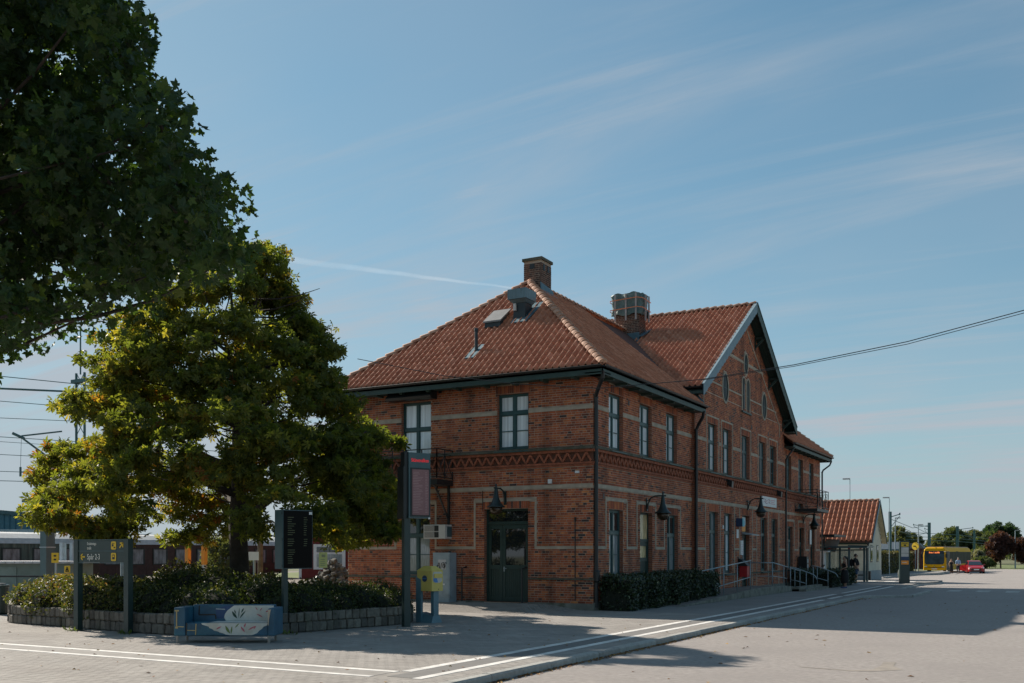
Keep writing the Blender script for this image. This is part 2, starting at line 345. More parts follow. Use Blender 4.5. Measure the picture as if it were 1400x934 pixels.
# pavement: base slab + pavers
def zp(x, y):                         # the paving rises a little towards the door
    t = max(0, min(1, (y+3.2)/3.0))*max(0, min(1, (-x-0.3)/1.5)); t = t*t*(3-2*t)
    return 0.17*t
base = MB()
XG = [-30,-14,-10]+[-9.5+0.75*i for i in range(13)]+[0,1.5,3,5.42]; YG = [-34,-20,-10,-4]+[-3.4+0.35*i for i in range(11)]
vs = [(x, y, zp(x, y)-0.0022) for y in YG for x in XG]; k = len(XG)
base.add(vs, [(j*k+i, j*k+i+1, (j+1)*k+i+1, (j+1)*k+i) for j in range(len(YG)-1) for i in range(k-1)])
M['slab'] = mat('grey_pavement', (0.25,0.235,0.22), 0.93, var=0.12, scale=1.0, dirt=(0.20,0.185,0.17), dscale=0.5, bump=0.3, bscale=80)
pavement = base.build('pavement', M['joint'], kind='structure')
MB().prism([(-0.3,0.1,0),(5.42,0.1,0),(5.42,15.9,0),(7.2,17.9,0),(7.25,24.5,0),(5.4,26.5,0),(5.4,37,0),(6.05,40,0),(6.0,43.5,0),(5.2,44,0),(-0.3,44,0)], (0,0,-0.35), (0,0,-0.004)).build('pavement', M['slab'], kind='structure')
MB().prism([(-14,58,0),(0.05,58,0),(0.3,75,0),(1.8,80,0),(1.8,92,0),(-14,92,0)], (0,0,-0.6), (0,0,-0.22)).build('pavement', M['slab'], kind='structure')
# pavers
PL, PW = 0.21, 0.14
cells = []
y = -20.0; row = 0
while y < 0.02:
    x = -13.0 + (0.105 if row % 2 else 0)
    while x < 5.4:
        xe = x+PL
        if xe < 5.42 and not (x > 4.14 and xe < 5.02+0.1 and False):
            cells.append((x, y))
        x += PL
    y += PW; row += 1
def keep(x, y):
    if y > -17.2 and (x > 4.12 and x < 4.98): return False           # guide strip runs here
    if -17.22 < y < -16.3 and x < 4.98: return False
    if -12.0 < x < -1.9 and y > -12.9+0.0 and y < -3: 
        return (x > -2.6 and y < -11.2) or (x < -11.2)
    # only what the lens can see
    dx, dy = x-13.2, y+29.13; X = dx*0.8742+dy*0.4856; D = -dx*0.4856+dy*0.8742
    return D > 13.6 and abs(X/D) < 0.53
cells = [c for c in cells if keep(*c)]
cells.sort(key=lambda c: (c[0]-13.2)**2+(c[1]+29.13)**2)
pm = MB(); g = 0.002; b = 0.002
pm.add([(g,g,-0.03),(PL-g,g,-0.03),(PL-g,PW-g,-0.03),(g,PW-g,-0.03),(g+b,g+b,0),(PL-g-b,g+b,0),(PL-g-b,PW-g-b,0),(g+b,PW-g-b,0)],
       [(4,5,6,7),(0,1,5,4),(1,2,6,5),(2,3,7,6),(3,0,4,7)])
pme = bpy.data.meshes.new('paver'); pme.from_pydata(pm.v, [], pm.f); pme.materials.append(M['paver1'])
for x, y in cells[:300]: inst('paver', pme, pavement, (x, y, R.uniform(-0.0004,0.0006)))
rest = np.array(cells[300:]); tv = np.array(pm.v); tf = np.array(pm.f); n = len(rest)
V = np.repeat(tv[None], n, 0); V[:,:,0] += rest[:,0,None]; V[:,:,1] += rest[:,1,None]
V[:,:,2] += np.array([zp(a+0.1, c+0.07) for a, c in rest])[:,None]+NR.uniform(-0.0004,0.0006,n)[:,None]
Fm = (tf[None]+(np.arange(n)*8)[:,None,None]).reshape(-1,4)
npbuild('paver', V.reshape(-1,3), Fm, M['paver'], pavement, tone=np.repeat(NR.uniform(0,1,n), 5), kind='stuff')
# kerb stones
kp = [(5.42,-27),(5.42,-12),(5.42,0),(5.45,15.9)]
def kerbrun(pts, L0=1.0, top=0.0):
    for (x0,y0),(x1,y1) in zip(pts, pts[1:]):
        d = Vector((x1-x0, y1-y0, 0)); n = max(1, round(d.length/L0)); d /= n
        e = d.normalized(); s = Vector((e.y, -e.x, 0))
        for i in range(n):
            p = Vector((x0,y0,0))+d*i; q = p+d
            zt = top+R.uniform(-0.004,0.004)+max(-0.2, zr(p.y)+0.12); zb = zt-0.4
            a = p+e*0.006; c = q-e*0.006
            mb = MB(); I = s*-0.02; O = s*0.16; O2 = s*0.135
            mb.add([a+I+Vector((0,0,zb)), a+O+Vector((0,0,zb)), a+O+Vector((0,0,zt-0.03)), a+O2+Vector((0,0,zt)), a+I+Vector((0,0,zt)),
                    c+I+Vector((0,0,zb)), c+O+Vector((0,0,zb)), c+O+Vector((0,0,zt-0.03)), c+O2+Vector((0,0,zt)), c+I+Vector((0,0,zt))],
                   [(0,1,2,3,4),(9,8,7,6,5),(1,6,7,2),(2,7,8,3),(3,8,9,4),(0,5,6,1)])
            mb.build('kerb_stone', M['kerb'], kerb)
kerb = thing('kerb', 'long kerb of pale stones between paved walk and road', 'kerb', (5.42,0,0))
del kerb['label']; del kerb['category']; kerb['kind'] = 'structure'
kerbrun([(5.42,-26),(5.42,15.9)]); kerbrun([(5.42,15.9),(7.2,17.9),(7.25,24.5),(5.4,26.5)], 0.9); kerbrun([(5.4,26.5),(5.4,37),(6.05,40),(6.0,43.5)], 1.0, -0.04)
kerbrun([(0.05,58),(0.3,75),(1.8,80),(1.8,92)], 1.5, 0.02)
# painted guide lines, a few mm proud
def line(name, x0, y0, x1, y1, z, m): MB().box(x0,y0,z-0.02,x1,y1,z).build(name, m, kind='structure')
line('guide_line_marking', -13.5,-16.53,4.12,-16.38,0.004,M['paint']); line('guide_line_marking', -13.5,-17.18,4.12,-17.04,0.004,M['paint'])
line('guide_line_marking', 4.14,-16.36,4.32,16.8,0.004,M['paint']); line('guide_line_marking', 4.80,-17.04,4.97,11,0.004,M['paint'])
line('guide_line_marking', 4.80,12.2,4.97,14.6,0.004,M['paint']); line('guide_line_marking', 4.80,15.6,4.97,29,0.004,M['paint']); line('guide_line_marking', 4.2,18.2,4.36,29,0.004,M['paint'])
line('guide_strip', 4.33,-17.0,4.79,30,0.0015,M['darkstrip']); line('guide_strip', -13.5,-17.03,4.1,-16.54,0.0015,mat('guide_strip_paving',(0.26,0.24,0.22),0.9,var=0.15))
for i in range(5): line('crosswalk_marking', 7.9+i*1.35, 26.0, 8.5+i*1.35, 28.2, zr(27)+0.004, M['wornpaint'])
for i in range(4): line('crosswalk_marking', 0.6+i*1.2, 38.5, 1.2+i*1.2, 40.0, 0.004, M['paint'])
# patches, stains and litter on the road and paving
M['patch'] = mat('asphalt_stain', (0.27,0.235,0.20), 0.95, var=0.2)
MB().add([(x,y,zr(0)+.004) for x,y in ((9.2,-11.66),(10.04,-11.78),(10.36,-11.5),(10.40,-10.9),(10.34,-10.15),(10.56,-10.13),(10.6,-10.78),(10.82,-11.3),(10.45,-11.75),(10.1,-11.9),(9.2,-11.72))],[(0,1,2,8,9,10),(2,3,4,5,6,7,8)]).build('road_stain', M['patch'], kind='structure')
M['litter'] = mat('fallen_leaf', (0,0,0), 0.8, ramp=[(0,(0.16,0.07,0.03)),(0.5,(0.30,0.14,0.04)),(1,(0.42,0.26,0.06))], var=0)
fl = MB()
def fallen(x, y, z, s):
    a = R.uniform(0,6.28); c, d = math.cos(a)*s, math.sin(a)*s
    fl.add([(x+c,y+d,z+0.004),(x-d*0.6,y+c*0.6,z+0.01+s*R.uniform(0,.5)),(x-c,y-d,z+0.004),(x+d*0.6,y-c*0.6,z+s*R.uniform(.05,.5))],[(0,1,2),(0,2,3)],R.random())
for i in range(1500):
    yy = R.uniform(-21,-2) if i < 1100 else R.uniform(-2,17); fallen(5.42+0.17+abs(R.gauss(0,0.07)), yy, zr(0)+0.002, R.uniform(0.02,0.045))
for i in range(240): fallen(R.uniform(-11,5.2), R.uniform(-19,-3), 0.004, R.uniform(0.02,0.045))
for i in range(120): fallen(R.uniform(5.6,15), R.uniform(-20,20), zr(0)+0.002, R.uniform(0.025,0.06))
fl.build('fallen_leaves', M['litter'], kind='stuff', label='small brown fallen leaves scattered along the kerb and paving', cat='leaves')
# ------------------------------------------------------------------ the brick station building
station = thing('station_building', 'two-storey red brick station building with tiled hip roofs and central gable', 'building', (0,0,0))
def FL(u, z, d): return (u, -d, z)                       # left facade (plane y=0), u = x
def FR(u, z, d, x0=0.0): return (x0+d, u, z)             # right facade (plane x=x0), u = y
def FC(u, z, d): return FR(u, z, d, 0.12)                # projecting central bay
def fbox(mb, fr, u0, u1, z0, z1, d0, d1, tone=0.5, mi=0):
    return mb.hexa([fr(u0,z0,d0),fr(u1,z0,d0),fr(u1,z0,d1),fr(u0,z0,d1),fr(u0,z1,d0),fr(u1,z1,d0),fr(u1,z1,d1),fr(u0,z1,d1)], tone, mi)
def wall(name, fr, u0, u1, z0, z1, holes, th=0.32):
    mb = MB(); us = sorted({u0,u1,*[h[0] for h in holes],*[h[1] for h in holes]}); zs = sorted({z0,z1,*[h[2] for h in holes],*[h[3] for h in holes]})
    inh = lambda u, z: any(h[0] < u < h[1] and h[2] < z < h[3] for h in holes)
    for a, b in zip(us, us[1:]):
        for c, d in zip(zs, zs[1:]):
            if not inh((a+b)/2, (c+d)/2): mb.add([fr(a,c,0),fr(b,c,0),fr(b,d,0),fr(a,d,0)], [(0,1,2,3)])
    for a, b, c, d in holes:
        mb.add([fr(a,c,0),fr(a,c,-th),fr(a,d,-th),fr(a,d,0)], [(0,1,2,3)], 0.5, 1)
        mb.add([fr(b,c,0),fr(b,c,-th),fr(b,d,-th),fr(b,d,0)], [(0,1,2,3)], 0.5, 1)
        mb.add([fr(a,d,0),fr(b,d,0),fr(b,d,-th),fr(a,d,-th)], [(0,1,2,3)], 0.5, 1)
        mb.add([fr(a,c,0),fr(b,c,0),fr(b,c,-th),fr(a,c,-th)], [(0,1,2,3)], 0.5, 1)
    mb.add([fr(u0,z0,-th),fr(u1,z0,-th),fr(u1,z1,-th),fr(u0,z1,-th)], [(0,1,2,3)])   # closed inner face, dark rooms behind
    return mb.build(name, [M['mortar'], M['jamb']], station)
PITCH, BH, JT = 0.0775, 0.0620, 0.0155
def courses(u0f, u1f, z0, z1, holes, clip=None):
    """rectangles (u0,u1,z0,z1) of the bricks between z0 and z1, bond of alternating stretchers and headers"""
    out = []; k = 0; z = z0
    while z+BH < z1+0.01:
        zc = z+BH/2; u0 = u0f(zc) if callable(u0f) else u0f; u1 = u1f(zc) if callable(u1f) else u1f
        iv = [(u0, u1)]
        for h in holes:
            if h[2]-0.012 < zc < h[3]+0.012:
                nv = []
                for a, b in iv:
                    if h[1] <= a or h[0] >= b: nv.append((a, b)); continue
                    if h[0] > a: nv.append((a, h[0]))
                    if h[1] < b: nv.append((h[1], b))
                iv = nv
        Ls = 0.25 if k % 2 == 0 else 0.12; st = Ls+JT; off = [0, 0.06, 0.13, 0.19][k % 4]
        for a, b in iv:
            u = math.floor((a-off)/st)*st+off
            while u < b:
                p, q = max(u, a), min(u+Ls, b)
                if q-p > 0.035: out.append((p, q, z, z+BH))
                u += st
        z += PITCH; k += 1
    return out
def bricks(fr, rects, parent=None, singles=0, proud=0.006, soldiers=()):
    rects = list(rects)
    if singles:
        def dist(r): p = fr((r[0]+r[1])/2, r[2], 0); return (p[0]-13.2)**2+(p[1]+29.13)**2+(p[2]-1.85)**2
        rects.sort(key=dist); one = rects[:singles]; rects = rects[singles:]
        a0 = Vector(fr(0,0,0)); ax = (Vector(fr(1,0,0))-a0); an = (Vector(fr(0,0,1))-a0)
        cb = MB().box(-.5,-.5,-.5,.5,.5,.5); me = bpy.data.meshes.new('brick'); me.from_pydata(cb.v, [], cb.f); me.materials.append(M['brick1'])
        for p, q, c, d in one:
            Mx = Matrix.Identity(4); L_ = q-p; t = 0.03+proud+R.uniform(-.002,.003)
            Mx.col[0][:3] = ax*L_; Mx.col[1][:3] = an*t; Mx.col[2][:3] = (0,0,d-c)
            inst('brick', me, station, fr((p+q)/2, (c+d)/2, t/2-0.03), mat=Mx)
    rects += list(soldiers); r = np.array(rects); n = len(r)
    pr = proud+NR.uniform(-.002,.003,n); ins = 0.0
    o = np.array(fr(0,0,0)); ux = np.array(fr(1,0,0))-o; dx = np.array(fr(0,0,1))-o; zx = np.array((0,0,1.0))
    def P(u, z, d): return o+u[:,None]*ux+z[:,None]*zx+d[:,None]*dx
    z_ = np.full(n,-0.004); V = np.stack([P(r[:,0],r[:,2],z_),P(r[:,1],r[:,2],z_),P(r[:,1],r[:,3],z_),P(r[:,0],r[:,3],z_),
        P(r[:,0],r[:,2],pr),P(r[:,1],r[:,2],pr),P(r[:,1],r[:,3],pr),P(r[:,0],r[:,3],pr)], 1)
    tf = np.array([(4,5,6,7),(0,1,5,4),(1,2,6,5),(2,3,7,6),(3,0,4,7)])
    Fm = (tf[None]+(np.arange(n)*8)[:,None,None]).reshape(-1,4)
    return npbuild('brick', V.reshape(-1,3), Fm, M['brick'], parent or station, tone=np.repeat(NR.beta(2.2,2.0,n),5), kind='stuff')
def soldier(h, ht=0.27):
    n = round((h[1]-h[0]+0.1)/0.077); w = (h[1]-h[0]+0.1)/n
    return [(h[0]-.05+i*w+.006, h[0]-.05+(i+1)*w-.006, h[3]+.012, h[3]+ht) for i in range(n)]
UT, UB = 7.18, 5.30
# openings: (u0,u1,z0,z1)
Lw = [(-3.54,-2.34,UB,7.18),(-7.48,-6.22,4.36,7.18),(-7.45,-6.27,1.08,3.31)]; Ld = (-4.05,-2.36,0.19,3.33)
R1u = [(y,y+1.2,UB,UT) for y in (1.24,3.97,6.66)]; R1g = [(1.27,2.47,1.02,3.30),(6.76,7.96,1.02,3.30)]; R1d = (4.02,5.22,0.35,3.30)
Cu = [(y,y+1.22,UB,7.33) for y in (11.36,13.40,16.36,19.32,21.36)]; Cg = [(y,y+1.18,0.95,3.60) for y in (11.53,13.61,19.62,21.68)]; Cd = (16.39,17.57,0.28,3.60)
R2u = [(y,y+1.2,UB,UT) for y in (25.15,30.72)]+[(28.0,29.2,4.36,UT)]; R2g = [(25.56,26.72,0.98,3.30)]; R2d = [(28.3,29.42,0.3,3.30),(31.12,32.26,0.3,3.30)]
WT = 7.74
wall('wall', FL, -9.88, 0, -0.4, WT, Lw+[Ld]); wall('wall', FR, 0, 9.65, -0.4, WT, R1u+R1g+[R1d])
wall('wall', FC, 9.65, 24.31, -0.4, 8.6, Cu+Cg+[Cd]); wall('wall', FR, 24.31, 33.74, -0.4, WT, R2u+R2g+R2d)
mb = MB()                                                # unseen rear and end walls, central bay cheeks
mb.add([(-9.88,0,-.4),(-9.88,33.74,-.4),(-9.88,33.74,WT),(-9.88,0,WT)],[(0,1,2,3)],0.5,1); mb.add([(-9.88,33.74,-.4),(0,33.74,-.4),(0,33.74,WT),(-9.88,33.74,WT)],[(0,1,2,3)],0.5,1)
for yy in (9.65,24.31): mb.add([(-9.88,yy,5),(0.12,yy,5),(0.12,yy,8.6),(-9.88,yy,8.6)],[(0,1,2,3)],0.5,1); mb.add([(-.4,yy,-.4),(0.12,yy,-.4),(0.12,yy,5),(-.4,yy,5)],[(0,1,2,3)],0.5,1)
GA, GZ0, GZ1, GY = 9.1, 8.5, 13.42, 16.98               # gable eave y/z, ridge z/y
GS = (GZ1-GZ0)/(GY-GA)
gt = lambda y: GZ0+GS*(GY-abs(y-GY)-GA)                  # roof surface height of the cross gable
mb.add([(0.12,9.65,8.6),(0.12,24.31,8.6),(0.12,24.31,gt(24.31)-.12),(0.12,GY,GZ1-.12),(0.12,9.65,gt(9.65)-.12)],[(0,1,2,3,4)],0.5,0)
mb.add([(-9.88,9.65,5),(-9.88,24.31,5),(-9.88,24.31,gt(24.31)-.12),(-9.88,GY,GZ1-.12),(-9.88,9.65,gt(9.65)-.12)],[(0,1,2,3,4)],0.5,1)
mb.build('wall', [M['mortar'], M['jamb']], station)
# --- pale bands, window frames
bn = MB(); holesL = []; holesR = []; holesC = []
def band(fr, u0, u1, z0, z1, hl, d=0.02): fbox(bn, fr, u0, u1, z0, z1, -0.004, d); hl.append((u0, u1, z0, z1))
def frame(fr, u0, u1, ztop, zbot, hl, t=0.075):
    band(fr, u0, u0+t, zbot, ztop-t, hl); band(fr, u1-t, u1, zbot, ztop-t, hl); band(fr, u0, u1, ztop-t, ztop, hl)
LB = (1.97, 2.06); MBD = (3.96, 4.07); UBD = (6.49, 6.60)
def cutband(fr, u0, u1, zz, cuts, hl):
    cuts = sorted(cuts); u = u0
    for a, b in cuts:
        if a > u: band(fr, u, a, *zz, hl)
        u = max(u, b)
    if u < u1: band(fr, u, u1, *zz, hl)
cutband(FL,-9.88,-0.0,UBD,[(-3.54,-2.34),(-7.48,-6.22)],holesL); cutband(FL,-9.88,0.0,MBD,[],holesL)
cutband(FL,-9.88,0.0,LB,[(-4.46,-2.03),(-7.78,-5.98)],holesL)
frame(FL,-4.46,-2.03,3.65,LB[0],holesL); frame(FL,-7.78,-5.98,3.65,LB[0],holesL)
cutband(FR,0.03,9.6,UBD,[(h[0],h[1]) for h in R1u],holesR); cutband(FR,0.03,9.6,MBD,[],holesR)
cutband(FR,0.03,9.6,LB,[(.95,2.83),(3.66,5.58),(6.42,8.29)],holesR)
for a, b in ((.95,2.83),(3.66,5.58),(6.42,8.29)): frame(FR,a,b,3.65,LB[0],holesR)
cutband(FR,24.35,33.74,UBD,[(h[0],h[1]) for h in R2u],holesR); cutband(FR,24.35,33.74,MBD,[],holesR)
cutband(FR,24.35,33.74,LB,[(25.2,27.08),(27.95,29.78),(30.76,32.62)],holesR)
for a, b in ((25.2,27.08),(27.95,29.78),(30.76,32.62)): frame(FR,a,b,3.65,LB[0],holesR)
cutband(FC,9.68,24.28,MBD,[],holesC)
for u in (10.95,12.98,15.12,15.92,18.05,18.82,20.98,23.1): band(FC,u,u+.075,0.25,MBD[0],holesC)
cutband(FC,9.68,24.28,LB,[(10.95,15.195),(15.92,18.125),(18.82,23.175)],holesC)
cutband(FC,9.68,24.28,UBD,[(11.1,12.84),(13.1,14.9),(16.1,17.86),(19.06,20.8),(21.1,22.85)],holesC)
for h in Cu: frame(FC,h[0]-.26,h[1]+.27,7.66,5.26,holesC)
# gable bands, ovals, twin lancets
gin = lambda z, off: (GA+(z+off-GZ0)/GS, 2*GY-GA-(z+off-GZ0)/GS)   # gable width at height z
ov = [(13.75,9.12,0.40,0.62),(2*GY-13.75,9.12,0.40,0.62),(GY,10.70,0.29,0.46)]
def ring(mb, c, z, a, b, t, d0, d1, fr, n=28, a0=0, a1=2*math.pi):
    vs = []; fs = []
    for i in range(n+1):
        w = a0+(a1-a0)*i/n; cc, ss = math.cos(w), math.sin(w)
        vs += [fr(c+a*cc, z+b*ss, d0), fr(c+(a+t)*cc, z+(b+t)*ss, d0), fr(c+(a+t)*cc, z+(b+t)*ss, d1), fr(c+a*cc, z+b*ss, d1)]
    for i in range(n):
        for j in range(4): fs.append((i*4+j, i*4+(j+1)%4, i*4+4+(j+1)%4, i*4+4+j))
    mb.add(vs, fs)
gh = []
for c, z, a, b in ov: ring(bn, c, z, a, b, 0.085, -0.004, 0.035, FC); gh += [(c-a*math.cos(w)-.085, c+a*math.cos(w)+.085, z+(b+.085)*math.sin(w)-.04, z+(b+.085)*math.sin(w)+.04) for w in [i*math.pi/24-math.pi/2 for i in range(25)]]
for c in (GY-.36, GY+.36):
    ring(bn, c, 9.75, 0.24, 0.24, 0.08, -0.004, 0.035, FC, 14, 0, math.pi)
    band(FC, c-.32, c-.24, 8.45, 9.75, gh, 0.035)
    if c > GY: band(FC, c+.24, c+.32, 8.45, 9.75, gh, 0.035)
    gh.append((c-.3,c+.3,8.4,9.98))
gb1 = gin(10.75, 0.75); gb2 = gin(9.17, 0.75)
cutband(FC, gb1[0], gb1[1], (10.66,10.74), [(GY-.37,GY+.37)], gh); cutband(FC, gb2[0], gb2[1], (9.08,9.16), [(13.75-.48,13.75+.48),(GY-.68,GY+.68),(2*GY-13.75-.48,2*GY-13.75+.48)], gh)
for sgn in (-1, 1):                                       # thin line parallel to the rake
    p = [(GY, GZ1-1.05), (GY+sgn*6.25, GZ1-1.05-6.25*GS), (GY+sgn*6.25, 7.9)]
    for (a, za), (b, zb) in zip(p, p[1:]): bn.bar(FC(a,za,0.012), FC(b,zb,0.012), 0.07, 0.035, up=(1,0,0))
bn.build('stone_band', M['stoneband'], station)
for c, z, a, b in ov:
    n = 24; ox = MB(); ox.add([FC(c+a*math.cos(2*math.pi*i/n), z+b*math.sin(2*math.pi*i/n), 0.003) for i in range(n)], [tuple(range(n))]); aw = ox.build('attic_window', M['attic'], station)
    om = MB(); ring(om, c, z, a-.05, b-.05, 0.05, 0.0, 0.02, FC); fbox(om, FC, c-.018, c+.018, z-b+.02, z+b-.02, 0, .018); fbox(om, FC, c-a+.02, c+a-.02, z-.015, z+.015, 0, .016); om.build('glazing_bar', M['green'], aw)
for c in (GY-.36, GY+.36):
    ox = MB(); ox.add([FC(c-.24,8.45,.003),FC(c+.24,8.45,.003)]+[FC(c+.24*math.cos(w),9.75+.24*math.sin(w),.003) for w in [i*math.pi/10 for i in range(11)]], [tuple(range(13))]); aw = ox.build('attic_window', M['attic'], station)
    om = MB(); fbox(om, FC, c-.016, c+.016, 8.47, 9.95, 0, .018); fbox(om, FC, c-.22, c+.22, 9.2, 9.235, 0, .016); om.build('glazing_bar', M['green'], aw)
om = MB(); fbox(om, FC, GY-.75, GY+.75, 8.36, 8.44, -0.004, .09); om.build('sill', M['green'], station)
# --- plinth, frieze zone
FZ0, FZ1 = 4.66, 5.26
for hl, rg in ((holesL,(-9.88,0)),(holesR,(0,33.74)),(holesC,(9.65,24.31))): hl.append((*rg, FZ0, FZ1))
lh = holesL+Lw+[Ld]+[(a,b,d,d+.28) for a,b,c,d in Lw+[Ld]]
rh = holesR+R1u+R1g+[R1d]+R2u+R2g+R2d; rh += [(a,b,d,d+.28) for a,b,c,d in R1u+R1g+[R1d]+R2u+R2g+R2d]
ch = holesC+Cu+Cg+[Cd]; ch += [(a,b,d,d+.28) for a,b,c,d in Cu+Cg+[Cd]]
bricks(FL, courses(-9.88, 0.011, 0.22, 7.7, lh), singles=290, soldiers=sum([soldier(h) for h in Lw+[Ld]], []))
bricks(FR, courses(-0.011, 9.63, 0.22, 7.7, rh)+courses(24.33, 33.74, 0.22, 7.7, rh), soldiers=sum([soldier(h) for h in R1u+R1g+[R1d]+R2u+R2g+R2d], []))
bricks(FC, courses(9.65, 24.31, 0.22, 8.62, ch)+courses(lambda z: gin(z,.16)[0], lambda z: gin(z,.16)[1], 8.6275, 13.2, gh), soldiers=sum([soldier(h) for h in Cu+Cg+[Cd]], []))
pb = MB(); pl = MB()
for a, b in ((-9.9,-4.06),(-2.35,0.05)):
    fbox(pl, FL, a, b, 0.965, 1.03, 0, 0.06); fbox(pb, FL, a, b, -.4, 0.215, -0.004, 0.07)
for fr, a, b, dl in ((FR,.0,9.64,0),(FC,9.66,24.3,0),(FR,24.32,33.78,0)): fbox(pb, fr, a, b, -.4, 0.25, -0.004, 0.07)
for fr, a, b in ((FR,0.06,4.0),(FR,5.24,9.64),(FC,9.66,16.3),(FC,17.6,24.3),(FR,24.32,28.2)): fbox(pl, fr, a, b, 0.965-.1, 1.03-.1, 0, 0.05)
pb.build('plinth', M['plinth'], station)
fr_ = MB(); fm = MB(); FT = ((FL,-9.9,0.0),(FR,0.0,9.63),(FC,9.65,24.31),(FR,24.33,33.76))
for fr, a, b in FT:
    fbox(fr_, fr, a, b, 5.195, 5.27, 0, 0.13+ (0.01 if fr is FL else 0)); fbox(fr_, fr, a, b, 5.275, 5.30, 0, .06)
    fbox(fm, fr, a, b, 5.105, 5.19, -.004, 0.085, 0.62); fbox(fm, fr, a, b, 4.72, 4.785, -.004, 0.06, 0.55); fbox(fm, fr, a, b, 4.65, 4.712, -.004, 0.035, 0.7)
fr_.build('ledge', M['ledge'], station); pl.build('ledge', M['ledge'], station)
fm.build('frieze_course', M['zig'], station)
# zigzag bricks of the frieze: near ones are objects, the rest one mesh
zb = MB(); zme = {}
for fr, a, b in FT:
    w = 0.335; n = int((b-a-.1)/w); st = (b-a-.1)/n
    ax = Vector(fr(1,0,0))-Vector(fr(0,0,0)); an = Vector(fr(0,0,1))-Vector(fr(0,0,0))
    for i in range(n):
        for s in (0, 1):
            u0 = a+.05+i*st+(0 if s == 0 else st/2); u1 = u0+st/2; z0, z1 = (4.80,5.085) if s == 0 else (5.085,4.80)
            if fr is FL:
                c = MB().bar((0,0,0),(1,0,0),1,1,up=(0,1,0)); 
                if 'z' not in zme:
                    c = MB().box(-.5,-.5,-.5,.5,.5,.5); zme['z'] = bpy.data.meshes.new('zigzag_brick'); zme['z'].from_pydata(c.v,[],c.f); zme['z'].materials.append(M['zig'])
                dv = ax*(u1-u0)+Vector((0,0,z1-z0)); Ld_ = dv.length; e = dv/Ld_; up = an.cross(e)
                Mx = Matrix.Identity(4); Mx.col[0][:3] = e*(Ld_-.01); Mx.col[1][:3] = an*0.08; Mx.col[2][:3] = up*0.062
                inst('zigzag_brick', zme['z'], station, fr((u0+u1)/2,(z0+z1)/2,0.028), mat=Mx)
            else:
                dv = Vector((0,0,1)); p = Vector(fr(u0,z0,.028)); q = Vector(fr(u1,z1,.028)); zb.bar(p, q, 0.08 if fr is FL else .062, .08, up=an.cross((q-p).normalized()), tone=R.random())
zb.build('zigzag_brick', M['zig'], station, kind='stuff')
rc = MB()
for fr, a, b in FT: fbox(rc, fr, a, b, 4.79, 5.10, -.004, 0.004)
rc.build('frieze_recess', mat('brick_painted_recess_shade', (0.13,0.055,0.034), 0.95, var=0.3), station)  # nearly flush strip, its dark colour stands in for the recess shade
# --- windows and doors
pane_me = {}
def pane(parent, fr, u0, u1, z0, z1, d, m):
    MB().add([fr(u0,z0,d),fr(u1,z0,d),fr(u1,z1,d),fr(u0,z1,d)],[(0,1,2,3)]).build('pane', m, parent)
def window(fr, h, split, m_top, m_bot, rec=0.13, bar=True, sill=True):
    u0, u1, z0, z1 = h; f = MB(); t = .065; d0, d1 = -rec-.06, -rec
    fbox(f,fr,u0+.003,u0+t,z0+.003,z1-.003,d0,d1); fbox(f,fr,u1-t,u1-.003,z0+.003,z1-.003,d0,d1)
    fbox(f,fr,u0+t,u1-t,z1-t,z1-.003,d0,d1); fbox(f,fr,u0+t,u1-t,z0+.003,z0+t+.02,d0,d1)
    um = (u0+u1)/2; zs = z0+(z1-z0)*split
    fbox(f,fr,um-.045,um+.045,z0+t,z1-t,d0,d1+.012); fbox(f,fr,u0+t,u1-t,zs-.05,zs+.05,d0,d1+.02)
    for a, b in ((u0+t,um-.045),(um+.045,u1-t)):          # sashes
        for c, e in ((z0+t+.02,zs-.05),(zs+.05,z1-t)):
            s = .035
            fbox(f,fr,a,a+s,c,e,d0+.01,d1-.008); fbox(f,fr,b-s,b,c,e,d0+.01,d1-.008); fbox(f,fr,a+s,b-s,c,c+s,d0+.01,d1-.008); fbox(f,fr,a+s,b-s,e-s,e,d0+.01,d1-.008)
    zb_ = (z0+t+.02+zs-.05)/2
    if bar: fbox(f,fr,u0+t,um-.045,zb_-.014,zb_+.014,d0+.015,d1-.012); fbox(f,fr,um+.045,u1-t,zb_-.014,zb_+.014,d0+.015,d1-.012)
    w = f.build('window', M['teal'], station); s = .035
    for a, b in ((u0+t+s,um-.045-s),(um+.045+s,u1-t-s)):
        pane(w,fr,a,b,zs+.05+s,z1-t-s,d1-.035,m_top)
        if bar: pane(w,fr,a,b,z0+t+.02+s,zb_-.014,d1-.035,m_bot); pane(w,fr,a,b,zb_+.014,zs-.05-s,d1-.035,m_bot)
        else: pane(w,fr,a,b,z0+t+.02+s,zs-.05-s,d1-.035,m_bot)
    if sill:
        mb = MB(); mb.hexa([fr(u0-.05,z0-.09,-.0),fr(u1+.05,z0-.09,0),fr(u1+.05,z0-.09,.15),fr(u0-.05,z0-.09,.15),fr(u0-.05,z0-.005,-.1),fr(u1+.05,z0-.005,-.1),fr(u1+.05,z0-.06,.15),fr(u0-.05,z0-.06,.15)])
        mb.build('sill', M['teal'], w)
    return w
G, GB, GC = M['glass'], M['glassblindsky'], M['glasscurt']
window(FL, Lw[0], .66, GB, GB); window(FL, Lw[1], .66, GB, GB, sill=False); window(FL, Lw[2], .62, G, GC)  # upper panes: pale colour replaces the sky and tree reflections
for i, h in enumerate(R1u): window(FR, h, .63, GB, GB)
for i, h in enumerate(R1g): window(FR, h, .66, G, GC)
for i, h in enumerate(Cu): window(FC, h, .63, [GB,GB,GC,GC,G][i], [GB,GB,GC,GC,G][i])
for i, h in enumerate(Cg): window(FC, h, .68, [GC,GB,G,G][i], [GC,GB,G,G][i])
for h in R2u: window(FR, h, .66, GC, GC, sill=h[2] > 5)
